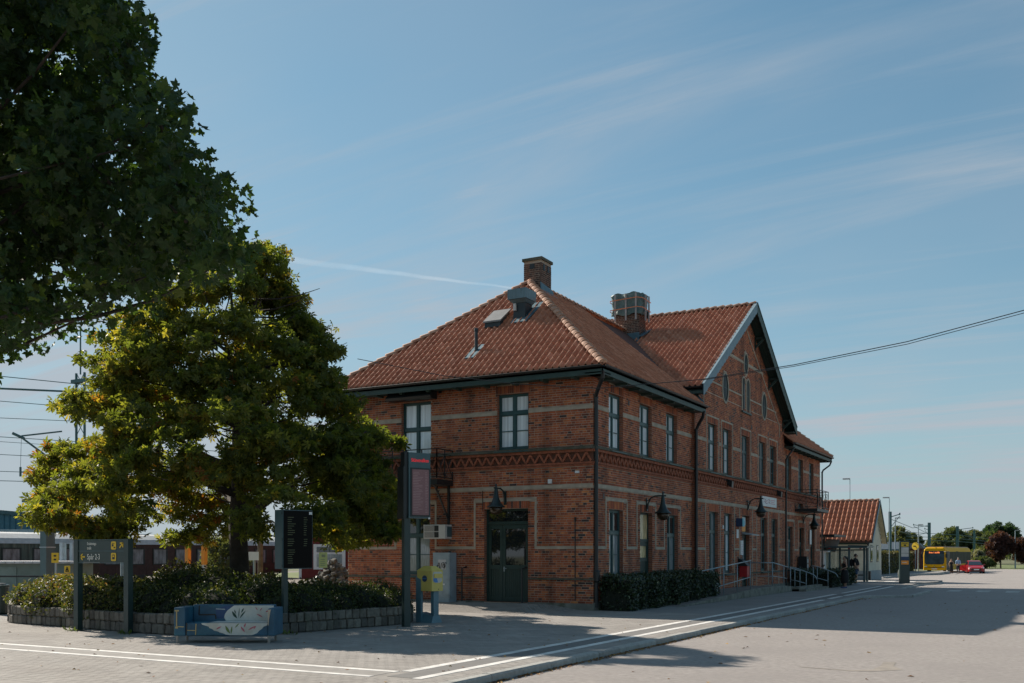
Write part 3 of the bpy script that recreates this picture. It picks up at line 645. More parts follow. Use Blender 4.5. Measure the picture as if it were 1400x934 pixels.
window(FR, R2g[0], .66, G, GC)
M['brightpane'] = mat('pane_painted_platform_light', (0.62,0.47,0.25), 0.15, var=0.5, scale=3, stretch=(4,4,1))  # light coming through from the platform side is painted into the pane colour
def door(fr, h, ztr, split=None, m_glass=None, gz=1.1, label=None):
    u0, u1, z0, z1 = h; f = MB(); d0, d1 = -.22, -.15; t = .07
    fbox(f,fr,u0+.003,u0+t,z0,z1-.003,d0,d1); fbox(f,fr,u1-t,u1-.003,z0,z1-.003,d0,d1); fbox(f,fr,u0+t,u1-t,z1-t,z1-.003,d0,d1); fbox(f,fr,u0+t,u1-t,ztr-.05,ztr+.05,d0,d1+.015)
    dd = f.build('door', M['green'], station, label=label); pane(dd,fr,u0+t,u1-t,ztr+.05,z1-t,d1-.03,m_glass)
    lv = [(u0+t,split),(split,u1-t)] if split else [(u0+t,u1-t)]
    for a, b in lv:
        l = MB(); s = .1; e0, e1 = d0+.01, d1-.01; a += .006; b -= .006
        fbox(l,fr,a,a+s,z0+.02,ztr-.055,e0,e1); fbox(l,fr,b-s,b,z0+.02,ztr-.055,e0,e1); fbox(l,fr,a+s,b-s,z0+.02,z0+.17,e0,e1)
        fbox(l,fr,a+s,b-s,z0+gz-.06,z0+gz+.08,e0,e1+.012); fbox(l,fr,a+s,b-s,ztr-.2,ztr-.055,e0,e1)
        n = max(3, int((b-a-2*s)/.075)); w = (b-a-2*s)/n
        for i in range(n): fbox(l,fr,a+s+i*w+.005,a+s+(i+1)*w-.005,z0+.17,z0+gz-.06,e0,e1-.02)
        fbox(l,fr,a+s,b-s,z0+.17,z0+gz-.06,e0,e1-.032)
        lo = l.build('leaf', M['green'], dd); pane(lo,fr,a+s,b-s,z0+gz+.08,ztr-.2,e1-.03,m_glass)
    hm = MB(); hu = lv[-1][0]+.06; fbox(hm,fr,hu-.02,hu+.02,z0+gz-.14,z0+gz+.02,d1-.01,d1+.005); hm.tube([fr(hu,z0+gz-.04,d1),fr(hu,z0+gz-.04,d1+.05),fr(hu+.12,z0+gz-.04,d1+.05)],.01)
    hm.build('handle', M['galv'], dd); return dd
door(FL, Ld, 2.86, -3.42, G, 1.17, 'dark green double door with grooved lower boards and dark panes')
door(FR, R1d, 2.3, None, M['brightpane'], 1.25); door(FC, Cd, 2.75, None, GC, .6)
for h in R2d: door(FR, h, 2.4, None, G, 1.1)
# --- roofs
tile_v, tile_f = [], []
NX = 9
for k, (s, lift) in enumerate([(0.0,-0.012),(0.0,0.022),(0.40,0.002)]):
    for i in range(NX+1):
        t = i/NX; prof = 0.085*max(0.0, math.sin(math.pi*min(1,max(0,(t-0.02)/0.5))))**1.3-0.012*math.sin(math.pi*max(0,(t-0.52)/0.48))
        tile_v.append((t*0.245-0.0, s, prof+lift))
for k in range(2):
    for i in range(NX): a = k*(NX+1)+i; tile_f.append((a, a+1, a+NX+2, a+NX+1))
tile_v = np.array(tile_v); tile_f = np.array(tile_f)
def roof_tiles(parent, O, U, S, poly, w=0.232, e=0.345, singles=0, clip=True, sc=1.0):
    """pantiles on the plane O + u*U + s*S, cut to the polygon (u,s)"""
    O = Vector(O); U = Vector(U).normalized(); S = Vector(S).normalized(); Nn = U.cross(S)
    if Nn.z < 0: Nn = -Nn
    w *= sc; e *= sc
    us = [p[0] for p in poly]; ss = [p[1] for p in poly]; n = len(poly)
    area = sum(poly[i][0]*poly[(i+1)%n][1]-poly[(i+1)%n][0]*poly[i][1] for i in range(n))
    if area < 0: poly = poly[::-1]
    def inside(u, s, m): 
        for i in range(n):
            (a,b),(c,d) = poly[i], poly[(i+1)%n]; l = math.hypot(c-a,d-b)
            if ((c-a)*(s-b)-(d-b)*(u-a))/l < m: return False
        return True
    T = []; s = min(ss)-.02
    while s < max(ss):
        u = min(us)-w
        while u < max(us)+w:
            if inside(u+w/2, s+e/2, -0.30*sc): T.append((u, s, inside(u+w/2, s+e/2, 0.26*sc)))
            u += w
        s += e
    Bs = np.array([[U.x,U.y,U.z],[S.x,S.y,S.z],[Nn.x,Nn.y,Nn.z]])
    if singles:
        ins = [t for t in T if t[2]]
        ins.sort(key=lambda t: (O+U*t[0]+S*t[1]-Vector((13.2,-29.1,1.85))).length); one = set(ins[:singles]); T = [t for t in T if t not in one]
        me = bpy.data.meshes.new('roof_tile'); me.from_pydata((tile_v*sc@Bs).tolist(), [], tile_f.tolist()); me.materials.append(M['tile1'])
        for f in me.polygons: f.use_smooth = True
        for t in one: inst('roof_tile', me, parent, O+U*t[0]+S*t[1]+Nn*R.uniform(0,.004))
    n_ = len(T); arr = np.array([(t[0],t[1]) for t in T])
    loc = np.repeat((tile_v*sc)[None], n_, 0); loc[:,:,0] += arr[:,0,None]; loc[:,:,1] += arr[:,1,None]; loc[:,:,2] += NR.uniform(0,.004,n_)[:,None]
    V = loc.reshape(-1,3)@Bs+np.array(O); k = len(tile_v)
    Fm = (tile_f[None]+(np.arange(n_)*k)[:,None,None]).reshape(-1,4)
    tone = np.repeat(NR.uniform(0,1,n_), len(tile_f))
    o = npbuild('roof_tile', V, Fm, M['tile'], parent, tone=tone, smooth=True, kind='stuff')
    if clip:
        bm = bmesh.new(); bm.from_mesh(o.data); wo = Vector(woff(parent))
        for i in range(n):
            (a,b),(c,d) = poly[i], poly[(i+1)%n]
            if abs(d-b) < 1e-3 and b < .1: continue
            p = O+U*a+S*b; q = O+U*c+S*d; no = (q-p).normalized().cross(Nn)
            bmesh.ops.bisect_plane(bm, geom=bm.verts[:]+bm.edges[:]+bm.faces[:], plane_co=p-wo, plane_no=no, clear_outer=True)
        bm.to_mesh(o.data); bm.free()
    return o
EZ, RX, RZ, E0, E1 = 7.75, -4.94, 12.3, -0.6, 34.34       # eave z, ridge x/z, end eaves
EXR, EXL = 0.6, -10.48; HP = 4.94; HP2 = 33.74-HP
roofs = MB()
def slab(poly): roofs.prism(poly, (0,0,-0.14), (0,0,-0.045))
slab([(EXL,E0,EZ),(EXR,E0,EZ),(RX,HP,RZ)]); slab([(EXR,E0,EZ),(EXR,9.66,EZ),(0,9.66,EZ+.49),(RX,15.3,RZ),(RX,HP,RZ)])
slab([(EXL,E0,EZ),(RX,HP,RZ),(RX,15.3,RZ),(EXL,15.3,EZ)]); slab([(EXR,24.3,EZ),(EXR,E1,EZ),(RX,HP2,RZ),(RX,18.6,RZ),(0,24.3,EZ+.49)])
slab([(EXR,E1,EZ),(EXL,E1,EZ),(RX,HP2,RZ)]); slab([(EXL,18.6,EZ),(EXL,E1,EZ),(RX,HP2,RZ),(RX,18.6,RZ)])
GX = 0.62
slab([(GX,GA,GZ0),(GX,GY,GZ1),(-10.5,GY,GZ1),(-10.5,GA,GZ0)]); slab([(GX,GY,GZ1),(GX,2*GY-GA,GZ0),(-10.5,2*GY-GA,GZ0),(-10.5,GY,GZ1)])
roofs.build('roof', M['deck'], station)
roof = bpy.data.objects['roof']
hs = math.hypot(HP-E0, RZ-EZ); 
roof_tiles(station, (EXL,E0,EZ), (1,0,0), (0,HP-E0,RZ-EZ), [(0,0),(EXR-EXL,0),(RX-EXL,hs)], singles=270)
rs = math.hypot(RX-EXR, RZ-EZ)
roof_tiles(station, (EXR,E0,EZ), (0,1,0), (RX-EXR,0,RZ-EZ), [(0,0),(10.2,0),(10.2,.62),(15.9,rs),(HP-E0,rs)])
roof_tiles(station, (EXR,24.0,EZ), (0,1,0), (RX-EXR,0,RZ-EZ), [(0,0),(E1-24,0),(HP2-24,rs),(0,rs)])
gs = math.hypot(GY-GA, GZ1-GZ0)
roof_tiles(station, (-10.4,GA,GZ0), (1,0,0), (0,GY-GA,GZ1-GZ0), [(0,0),(10.4+GX-.02,0),(10.4+GX-.02,gs),(0,gs)])
# ridge and hip tiles: half-round, overlapping
cap = MB(); n = 9
for k, (xx, rr, lf) in enumerate([(0,.135,.035),(0.02,.155,.04),(.44,.125,.0)]):
    for i in range(n): w = math.pi*i/(n-1); cap.v.append((xx, rr*math.cos(w), rr*math.sin(w)*.85+lf-.03))
for k in range(2):
    for i in range(n-1): cap.f.append((k*n+i, k*n+i+1, (k+1)*n+i+1, (k+1)*n+i))
cap.f.append(tuple(range(n)))
cme = bpy.data.meshes.new('ridge_tile'); cme.from_pydata(cap.v, [], cap.f); cme.materials.append(M['ridge'])
for f in cme.polygons: f.use_smooth = len(f.vertices) == 4
def caps(p, q, st=0.37):
    p = Vector(p); q = Vector(q); d = q-p; n = int(d.length/st); e = d.normalized(); s = Vector((-e.y,e.x,0)).normalized(); nn = e.cross(s)
    Mx = Matrix.Identity(4); Mx.col[0][:3] = e; Mx.col[1][:3] = s; Mx.col[2][:3] = nn
    for i in range(n): inst('ridge_tile', cme, station, p+e*(i*d.length/n)+nn*R.uniform(.0,.012), mat=Mx)
caps((EXR,E0,EZ+.03),(RX,HP,RZ+.04)); caps((EXL,E0,EZ+.03),(RX,HP,RZ+.04)); caps((RX,HP,RZ+.03),(RX,15.1,RZ+.03)); caps((GX,GY,GZ1+.03),(-10.4,GY,GZ1+.03)); caps((EXR,E1,EZ+.03),(RX,HP2,RZ+.03)); caps((RX,HP2,RZ+.03),(RX,18.9,RZ+.03))
# eaves: fascia, soffit, gutters
def eave(p, q, inward):
    ev = MB(); gu = MB()
    p = Vector(p); q = Vector(q); i = Vector(inward); e = (q-p).normalized()
    ev.prism([p, q, q+i*.03, p+i*.03], (0,0,-.30), (0,0,-.05))
    ev.prism([p+i*.03, q+i*.03, q+i*.62, p+i*.62], (0,0,-.26), (0,0,-.22))
    n = int((q-p).length/1.05)
    for k in range(1, n): c = p+e*((q-p).length*k/n)+i*.10; ev.prism([c-e*.06, c+e*.06, c+e*.06+i*.42, c-e*.06+i*.42], (0,0,-.34), (0,0,-.262))
    g0 = p-i*.06; g1 = q-i*.06; vs = []; m = 8                       # half-round gutter
    for pt in (g0, g1):
        for k in range(m+1): w = math.pi+math.pi*k/m; vs.append(pt+i*(.065*math.cos(w))+Vector((0,0,.065*math.sin(w)-.03)))
    gu.add(vs, [(k, k+1, m+2+k, m+1+k) for k in range(m)])
    gu.tube([g0-i*.065+Vector((0,0,-.03)), g1-i*.065+Vector((0,0,-.03))], .012, 6)
    ev.build('eave_board', M['fascia'], station); gu.build('gutter', M['black'], station)
eave((EXL,E0,EZ),(EXR,E0,EZ),(0,1,0)); eave((EXR,E0,EZ),(EXR,9.6,EZ),(-1,0,0)); eave((EXR,24.4,EZ),(EXR,E1,EZ),(-1,0,0)); eave((EXL,E1,EZ),(EXR,E1,EZ),(0,-1,0))
eave((-1.2,GA,GZ0),(GX,GA,GZ0),(0,1,0)); eave((-1.2,2*GY-GA,GZ0),(GX,2*GY-GA,GZ0),(0,-1,0))
# rake boards with scalloped lower edge, verge soffit, brackets
def rakeboard(sg):
    ya, za = (GA-.02, GZ0-.02) if sg < 0 else (2*GY-GA+.02, GZ0-.02); yb, zb_ = GY, GZ1+.02
    n = 26; up = []; lo = []
    for i in range(n*4+1):
        t = i/(n*4); y = ya+(yb-ya)*t; z = za+(zb_-za)*t; up.append((GX+.02, y, z+.07)); lo.append((GX+.02, y, z-.36-.05*abs(math.sin(math.pi*n*t))))
    mb = MB(); k = len(up); o = (.035,0,0)
    mb.add(up+lo+[(x+.035,y,z) for x,y,z in up]+[(x+.035,y,z) for x,y,z in lo],
        sum([[(i,i+1,k+i+1,k+i),(2*k+i,2*k+i+1,3*k+i+1,3*k+i),(i,i+1,2*k+i+1,2*k+i),(k+i,k+i+1,3*k+i+1,3*k+i)] for i in range(k-1)], []))
    mb.bar((GX+.0,ya,za+.085),(GX+.0,yb,zb_+.085),.16,.02,up=(0,0,1))
    mb.build('rake_board', M['rake'] if sg < 0 else M['fascia'], station)  # left board's paler colour includes its sky light
rakeboard(-1); rakeboard(1)
sf = MB()
for sg in (-1, 1):
    e = GA if sg < 0 else 2*GY-GA
    for i in range(4): x0 = .14+i*.122; sf.prism([(x0,e,GZ0-.15),(x0+.118,e,GZ0-.15),(x0+.118,GY,GZ1-.15),(x0,GY,GZ1-.15)], (0,0,-.03), (0,0,0))
    for f in (.12,.48,.80):
        y = e+(GY-e)*f; z = GZ0+(GZ1-GZ0)*f-.2
        sf.bar((.13,y,z-.5),(.60,y,z-.06),.1,.1); sf.bar((.12,y,z-.62),(.12,y,z),.1,.1); sf.bar((.12,y,z-.05),(.62,y,z-.05),.1,.1)
sf.build('verge_soffit', M['green'], station)
mb = MB(); mb.bar((EXR-.02,9.05,EZ+.1),(RX,15.15,RZ+.08),.30,.02); mb.build('valley_flashing', M['zinc'], station)
# downpipes
def pipe(pts, r=.06): 
    mb = MB(); mb.tube(pts, r, 9); 
    for z in (1.0,3.2,5.4,6.8):
        x,y = pts[-1][0],pts[-1][1]; mb.lathe((x,y,z),[(r+.012,0),(r+.012,.05)],9)
    mb.build('downpipe', M['black'], station, smooth=False)
pipe([(.58,-.55,7.55),(.55,-.5,7.35),(.2,-.12,7.0),(.08,.02,6.85),(.08,.06,6.6),(.08,.06,.1)],.065)
MB().lathe((.09,.06,.9),[(.07,0),(.11,.05),(.11,.35),(.07,.4)],10).build('standpipe', M['black'], station)
pipe([(.6,9.3,7.5),(.55,9.4,7.3),(.3,9.55,7.0),(.2,9.6,6.8),(.2,9.6,.1)],.065); pipe([(.6,24.6,7.5),(.5,24.5,7.3),(.3,24.4,7.0),(.2,24.4,6.8),(.2,24.4,.1)],.05)
pipe([(.6,34.2,7.5),(.5,34.15,7.25),(.15,33.95,6.95),(.1,33.9,6.8),(.1,33.9,.1)],.05)
# chimney on the hip
def chimney(x0,y0,x1,y1,z0,z1,nm='chimney'):
    mb = MB(); mb.box(x0,y0,z0,x1,y1,z1-.1)
    c = mb.build(nm, M['mortar'], roof)
    rs_ = courses(x0-.008, x1+.008, z0+.02, z1-.16, []); bricks(lambda u,z,d: (u, y0-d, z), rs_, parent=roof); rs_ = courses(y0-.008, y1+.008, z0+.02, z1-.16, []); bricks(lambda u,z,d: (x1+d, u, z), rs_, parent=roof)
    bricks(lambda u,z,d: (x0-d, u, z), rs_, parent=roof)
    return c
M['sootbrick'] = mat('soot_dark_brick', (0,0,0), .9, ramp=[(0,(0.03,.02,.02)),(.5,(.10,.05,.038)),(1,(.17,.08,.055))], var=.25, scale=6)
kb = M['brick']; M['brick'] = M['sootbrick']
chimney(-5.32,5.2,-4.57,6.05,11.5,13.35)
MB().box(-5.38,5.14,13.24,-4.51,6.11,13.35).build('chimney_cap', M['ledge'], roof)
vt = MB(); vt.box(-5.05,5.175,12.92,-4.85,5.19,13.12); vt.box(-4.56,5.35,12.85,-4.545,5.5,13.1); vt.box(-4.56,5.72,12.85,-4.545,5.87,13.1); vt.build('chimney_vent', M['black'], roof)
fl_ = MB(); fl_.hexa([(-4.55,5.1,12.0),(-4.52,6.15,12.0),(-4.48,6.15,11.95),(-4.5,5.1,11.95),(-4.56,5.1,12.36),(-4.54,6.15,12.22),(-4.53,6.15,12.22),(-4.55,5.1,12.36)]); fl_.prism([(-4.5,5.0,12.0),(-4.2,5.0,11.74),(-4.2,6.3,11.74),(-4.5,6.3,12.0)],(0,0,.02),(0,0,.05)); fl_.build('chimney_flashing', M['zinc'], roof)
# second chimney, wrapped in a tarpaulin strapped with battens
cx0,cy0,cx1,cy1 = -5.42,14.42,-4.20,15.25
chimney(cx0,cy0,cx1,cy1,11.3,14.0); M['brick'] = kb
M['tarp'] = mat('green_grey_tarpaulin', (0.10,0.15,0.14), .5, var=.25, scale=5)
tv = []; nseg = 44; rows = [(14.05,.05),(13.97,.14),(13.75,.11),(13.55,.13),(13.35,.10),(13.2,.17),(13.02,.14)]
per = [(cx0,cy0),(cx1,cy0),(cx1,cy1),(cx0,cy1)]
def perim(t):
    l = [cx1-cx0,cy1-cy0,cx1-cx0,cy1-cy0]; tot = sum(l); s = t*tot
    for i in range(4):
        if s <= l[i]: a,b = per[i],per[(i+1)%4]; k = s/l[i]; return (a[0]+(b[0]-a[0])*k, a[1]+(b[1]-a[1])*k)
        s -= l[i]
    return per[0]
cc = ((cx0+cx1)/2,(cy0+cy1)/2); ph = [R.uniform(0,6) for _ in rows]
for r,(z,off) in enumerate(rows):
    for i in range(nseg):
        px,py = perim(i/nseg*.9999); dx,dy = px-cc[0],py-cc[1]; l = math.hypot(dx,dy); w = off*(1+.3*math.sin(i*1.9+ph[r])+.2*math.sin(i*.7+r)); tv.append((px+dx/l*w,py+dy/l*w,z+(.05*math.sin(i*.8+r) if r in (0,6) else .02*math.sin(i*1.3))))
mb = MB(); mb.add(tv, [(r*nseg+i, r*nseg+(i+1)%nseg, (r+1)*nseg+(i+1)%nseg, (r+1)*nseg+i) for r in range(len(rows)-1) for i in range(nseg)]+[tuple(range(nseg))])
mb.build('tarpaulin', M['tarp'], roof, smooth=True)
bt = MB()
for x in (cx0+.12,cx0+.66,cx1-.06): bt.box(x-.035,cy0-.26,12.72,x+.035,cy0-.22,13.98)
for y in (cy0+.25,cy1-.15): bt.box(cx1+.21,y-.05,12.72,cx1+.26,y+.05,13.95)
bt.build('batten', mat('grey_batten', (.38,.34,.32), .8, var=.15), roof)
st_ = MB()
for z in (13.72,13.28): 
    pts = [(cx0-.2,cy1,z-.1),(cx0-.2,cy0-.1,z-.03),(cx0-.12,cy0-.27,z-.02),(cx1,cy0-.28,z+.03),(cx1+.24,cy0-.15,z),(cx1+.28,cy1,z-.05)]
    for p,q in zip(pts,pts[1:]): st_.bar(p,q,.012,.035)
st_.build('ratchet_strap', mat('orange_strap', (.75,.22,.08), .6), roof)
fl_ = MB(); fl_.prism([(cx0,cy0-.04,12.15),(cx1+.04,cy0-.04,12.15),(cx1+.04,cy0-.04,11.8),(cx0,cy0-.04,11.8)],(0,-.02,0),(0,.01,0)); fl_.prism([(cx1+.03,cy0-.1,11.95),(cx1+.25,cy0-.1,11.95),(cx1+.25,cy1+.3,12.5),(cx1+.03,cy1+.3,12.5)],(0,0,-.02),(0,0,.03)); fl_.build('chimney_flashing', M['zinc'], roof)
# roof vent housing, hatch, vent pipe
hz = lambda y: EZ+(RZ-EZ)/(HP-E0)*(y-E0)
M['ventmetal'] = mat('grey_blue_vent_metal', (0.12,0.18,0.20), .45, metal=.2, var=.25, scale=5, stretch=(6,6,.5)); M['ventdark'] = mat('dark_vent_base', (.02,.03,.034), .5)
v = MB(); v.hexa([(-4.26,2.42,hz(2.42)-.05),(-3.78,2.42,hz(2.42)-.05),(-3.78,2.95,hz(2.95)-.05),(-4.26,2.95,hz(2.95)-.05),(-4.26,2.42,11.0),(-3.78,2.42,11.0),(-3.78,2.95,11.0),(-4.26,2.95,11.0)]); vb = v.build('roof_vent', M['ventdark'], roof)
v = MB(); v.hexa([(-4.28,2.4,10.88),(-3.76,2.4,10.88),(-3.76,2.97,10.88),(-4.28,2.97,10.88),(-4.38,2.28,10.99),(-3.68,2.28,10.99),(-3.68,3.02,10.99),(-4.38,3.02,10.99)]); v.box(-4.41,2.25,11.0,-3.66,3.05,11.36); v.build('vent_cowl', M['ventmetal'], roof)
MB().box(-4.22,2.33,10.6,-4.12,2.41,10.85).build('vent_box', M['offwhite'], roof)
MB().prism([(-4.25,2.2,hz(2.2)+.05),(-3.6,2.2,hz(2.2)+.05),(-3.45,3.3,hz(3.3)+.05),(-4.25,3.3,hz(3.3)+.05)],(0,0,.02),(0,0,.05)).build('vent_flashing', M['zinc'], roof)
h0,h1 = 2.05,2.75; MB().hexa([(-5.25,h0,hz(h0)+.1),(-4.6,h0,hz(h0)+.1),(-4.6,h1,hz(h1)+.1),(-5.25,h1,hz(h1)+.1),(-5.25,h0,hz(h0)+.30),(-4.6,h0,hz(h0)+.30),(-4.6,h1,hz(h1)+.26),(-5.25,h1,hz(h1)+.26)]).build('roof_hatch', M['ventdark'], roof)
MB().hexa([(-5.29,h0-.05,hz(h0)+.27),(-4.56,h0-.05,hz(h0)+.27),(-4.56,h1+.05,hz(h1)+.26),(-5.29,h1+.05,hz(h1)+.26),(-5.29,h0-.05,hz(h0)+.33),(-4.56,h0-.05,hz(h0)+.33),(-4.56,h1+.05,hz(h1)+.32),(-5.29,h1+.05,hz(h1)+.32)]).build('hatch_lid', mat('hatch_lid_grey',(.22,.21,.2),.5), roof)
v = MB(); v.lathe((-4.82,.75,hz(.75)-.1),[(.06,0),(.06,.85),(.075,.86),(.075,.95),(.03,.97)],10); v.build('vent_pipe', M['ventdark'], roof)
MB().prism([(-5.1,.35,hz(.35)+.05),(-4.7,.35,hz(.35)+.05),(-4.6,1.05,hz(1.05)+.05),(-5.0,1.05,hz(1.05)+.05)],(0,0,.02),(0,0,.05)).build('pipe_flashing', M['zinc'], roof)
# balconies and awning
def railing(mb, p, q, z0, z1, nx, m=None):
    p = Vector((*p,0)); q = Vector((*q,0)); d = (q-p)/nx; Z = lambda v,z: (v.x,v.y,z)
    mb.bar(Z(p,z1),Z(q,z1),.05,.03); mb.bar(Z(p,z1-.16),Z(q,z1-.16),.02,.02); mb.bar(Z(p,z0),Z(q,z0),.03,.03)
    for i in range(nx+1): a = p+d*i; mb.bar(Z(a,z0-.05),Z(a,z1),.028,.028,up=(1,0,0))
    for i in range(nx): a = p+d*i; b = a+d; mb.bar(Z(a,z0),Z(b,z1-.16),.014,.014); mb.bar(Z(a,z1-.16),Z(b,z0),.014,.014)
b1 = MB(); b1.box(-8.4,-1.02,4.16,-5.3,.02,4.34); bal = b1.build('balcony', M['black'], station)
mb = MB(); railing(mb,(-8.38,-1.0),(-5.32,-1.0),4.42,5.37,5); railing(mb,(-5.32,-1.0),(-5.32,-.02),4.42,5.37,2); railing(mb,(-8.38,-1.0),(-8.38,-.02),4.42,5.37,2); mb.build('railing', M['black'], bal)
mb = MB()
for x in (-8.2,-5.45): mb.bar((x,-.95,4.16),(x,-.03,2.95),.05,.05); mb.bar((x,-.06,2.7),(x,-.06,4.16),.07,.07); mb.tube([(x,-.75,4.1),(x,-.85,3.98),(x,-.75,3.9),(x,-.66,3.98)],.02)
mb.build('bracket', M['black'], bal)
b2 = MB(); b2.box(.0,27.2,4.16,1.24,30.2,4.32); bal2 = b2.build('balcony', M['black'], station)
mb = MB(); railing(mb,(1.22,27.2),(1.22,30.2),4.4,5.36,4); railing(mb,(.02,27.2),(1.22,27.2),4.4,5.36,2); railing(mb,(.02,30.2),(1.22,30.2),4.4,5.36,2); mb.build('railing', M['black'], bal2)
mb = MB(); mb.prism([(-7.85,-.02,7.55),(-7.85,-.3,7.5),(-7.85,-.48,7.3),(-7.85,-.42,7.22),(-7.85,-.02,7.22)],(0,0,0),(1.9,0,0)); mb.build('awning', M['black'], station)
for fr_v, u, z, w, h in [(FL,-5.9,7.42,.13,.14),(FL,-1.75,7.42,.13,.14),(FR,2.9,6.95,.12,.17),(FR,.75,3.62,.12,.17),(FR,9.0,3.62,.12,.17),(FC,14.4,7.75,.12,.2),(FC,17.9,7.75,.12,.2),(FC,21.0,7.75,.12,.2),(FC,10.4,3.55,.15,.25)]:
    mb = MB(); fbox(mb,fr_v,u,u+w,z,z+h,0,.014); mb.build('wall_vent', M['black'], station)
mb = MB(); mb.tube([(-.62,-.04,.3),(-.62,-.04,2.95)],.018,6); fbox(mb,FL,-.645,-.595,2.9,3.0,0,.05); mb.tube([(-4.1,-.03,3.3),(-4.1,-.03,3.96)],.012,5); mb.build('conduit', M['black'], station)
mb = MB(); fbox(mb,FL,-1.6,-1.47,4.12,4.26,0,.06); fbox(mb,FL,-.62,-.48,4.42,4.5,0,.06); fbox(mb,FR,13.3,13.4,2.9,3.05,.12,.18); mb.build('sensor_box', M['white'], station)
# ------------------------------------------------------------------ things fixed to or standing by the building
def wall_lamp(loc, rot, label):
    t = thing('wall_lamp', label, 'lamp', loc, rot, 'gooseneck lamps on the brick walls', local=True)   # local: wall plane y=0, out = -y
    MB().box(-.05,-.03,-.26,.05,0,.2).build('wall_plate', M['lampgreen'], t)
    mb = MB(); pts = [(0,-.03,-.2),(0,-.06,.0),(0,-.16,.2),(0,-.32,.27),(0,-.62,.27),(0,-.74,.27)]; mb.tube(pts,.026,8); mb.tube([(0,-.03,.1),(0,-.2,.22)],.015,6); mb.build('arm', M['lampgreen'], t)
    c = (0,-.62,0); MB().lathe(c,[(.0,.43),(.022,.40),(.035,.34),(.03,.30),(.05,.27),(.06,.2),(.075,.08),(.10,-.06),(.15,-.19),(.22,-.28),(.30,-.34),(.305,-.365),(.2,-.36)],24).build('shade', M['lampgreen'], t, smooth=True)
    MB().lathe(c,[(.205,-.36),(.215,-.42),(.20,-.50),(.15,-.57),(.07,-.605),(.0,-.61)],20).build('glass_bowl', M['bowl'], t, smooth=True)
    return t
wall_lamp((-3.22,-0.02,3.72), 0, 'gooseneck lamp on the left wall above the green double door')
wall_lamp((0.03,4.58,3.62), rad(90), 'gooseneck lamp nearest the corner on the right wall, above the hedge')
wall_lamp((0.15,17.23,4.12), rad(90), 'gooseneck lamp beside the white sign on the central wall')
wall_lamp((0.03,29.1,3.78), rad(90), 'farthest gooseneck lamp, below the far balcony')
t = thing('wall_sign', 'white rectangular sign with red wavy lines on upper central wall', 'sign', (0.14,21.1,4.16))
MB().box(.135,19.75,4.17,.175,22.5,4.66).build('board', M['white'], t)
mb = MB()
for k in range(2):
    pts = [(.18,19.95+i*.11,4.36+k*.12+.06*math.sin(i*.9)) for i in range(12)]; mb.tube(pts,.012,4)
mb.build('wave_mark', M['pink'], t)
text('STATION', .10, M['pink'], t, (.177,21.35,4.42), (0,1,0), (0,0,1)); text('HOUSE', .10, M['pink'], t, (.177,21.35,4.30), (0,1,0), (0,0,1))
[bpy.data.objects.remove(o) for o in kids(t) if o.name.startswith('lettering')]
mb = MB()
for i, w in enumerate((.9,.7,.9)): mb.box(.176,21.3,4.5-i*.09,.179,21.3+w,4.53-i*.09)
mb.build('print_line', M['pink'], t)
# air conditioner
t = thing('air_conditioner', 'boxy white window air conditioner on the wall left of the green door', 'air conditioner', (-5.75,-0.2,2.35))
MB().box(-6.25,-.42,2.34,-5.36,.0,2.82).build('casing', M['offwhite'], t)
gm = mat('aircon_grille', (.30,.28,.25), .7, var=.3, scale=60)
for x0,x1,z0,z1,m in ((-6.21,-5.83,2.60,2.79,gm),(-6.21,-5.83,2.38,2.57,gm),(-5.80,-5.63,2.60,2.79,M['black']),(-5.80,-5.63,2.38,2.57,M['black'])): MB().box(x0,-.43,z0,x1,-.415,z1).build('grille', m, t)
MB().box(-5.36,-.3,2.40,-5.345,-.02,2.76).build('side_panel', M['bluegrey'], t)
# electrical cabinet with scribble tag
t = thing('utility_cabinet', 'tall grey metal utility cabinet with black scribble and white sticker against brick wall', 'cabinet', (-5.6,-.3,0))
MB().box(-5.82,-.48,.0,-5.14,-.05,1.86).build('body', M['grey'], t)
for a,b in ((1.15,1.80),(.12,1.11)): MB().box(-5.79,-.492,a,-5.17,-.482,b).build('cabinet_door', M['grey'], t)
MB().box(-5.60,-.497,1.28,-5.28,-.494,1.62).build('sticker', mat('pale_sticker',(.5,.5,.5),.7,var=.1), t)
mb = MB(); rr = random.Random(3)
pts = [(-5.66+.028*i+rr.uniform(-.02,.02), -.502, 1.42+rr.choice((-1,1))*rr.uniform(.02,.13)) for i in range(16)]; mb.tube(pts,.011,4); mb.tube([(-5.6+.05*math.cos(w),-.503,1.36+.07*math.sin(w)) for w in [i*.6 for i in range(12)]],.009,4); mb.tube([(-5.36+.06*math.cos(w),-.503,1.4+.06*math.sin(w)) for w in [i*.6 for i in range(12)]],.009,4)
mb.build('scribble', M['black'], t)
MB().box(-5.42,-.497,.75,-5.33,-.493,.80).build('sticker', M['white'], t); MB().box(-5.76,-.5,.46,-5.60,-.492,.49).build('vent_slot', M['ventdark'], t)
# bollards / thin posts by the door
for x, lab in ((-4.75,'thin black hoop post left of the green door'),(-2.42,'thin dark post standing right of the green door')):
    t = thing('post', lab, 'post', (x,-.32,.1)); MB().tube([(x,-.32,zp(x,-.32)-.02),(x,-.32,1.32),(x+.02,-.12,1.36),(x+.02,-.05,1.36)],.028,8).build('pole', M['black'], t); MB().box(x-.1,-.42,zp(x,-.32)-.03,x+.1,-.22,zp(x,-.32)+.03).build('foot', M['concrete'], t)
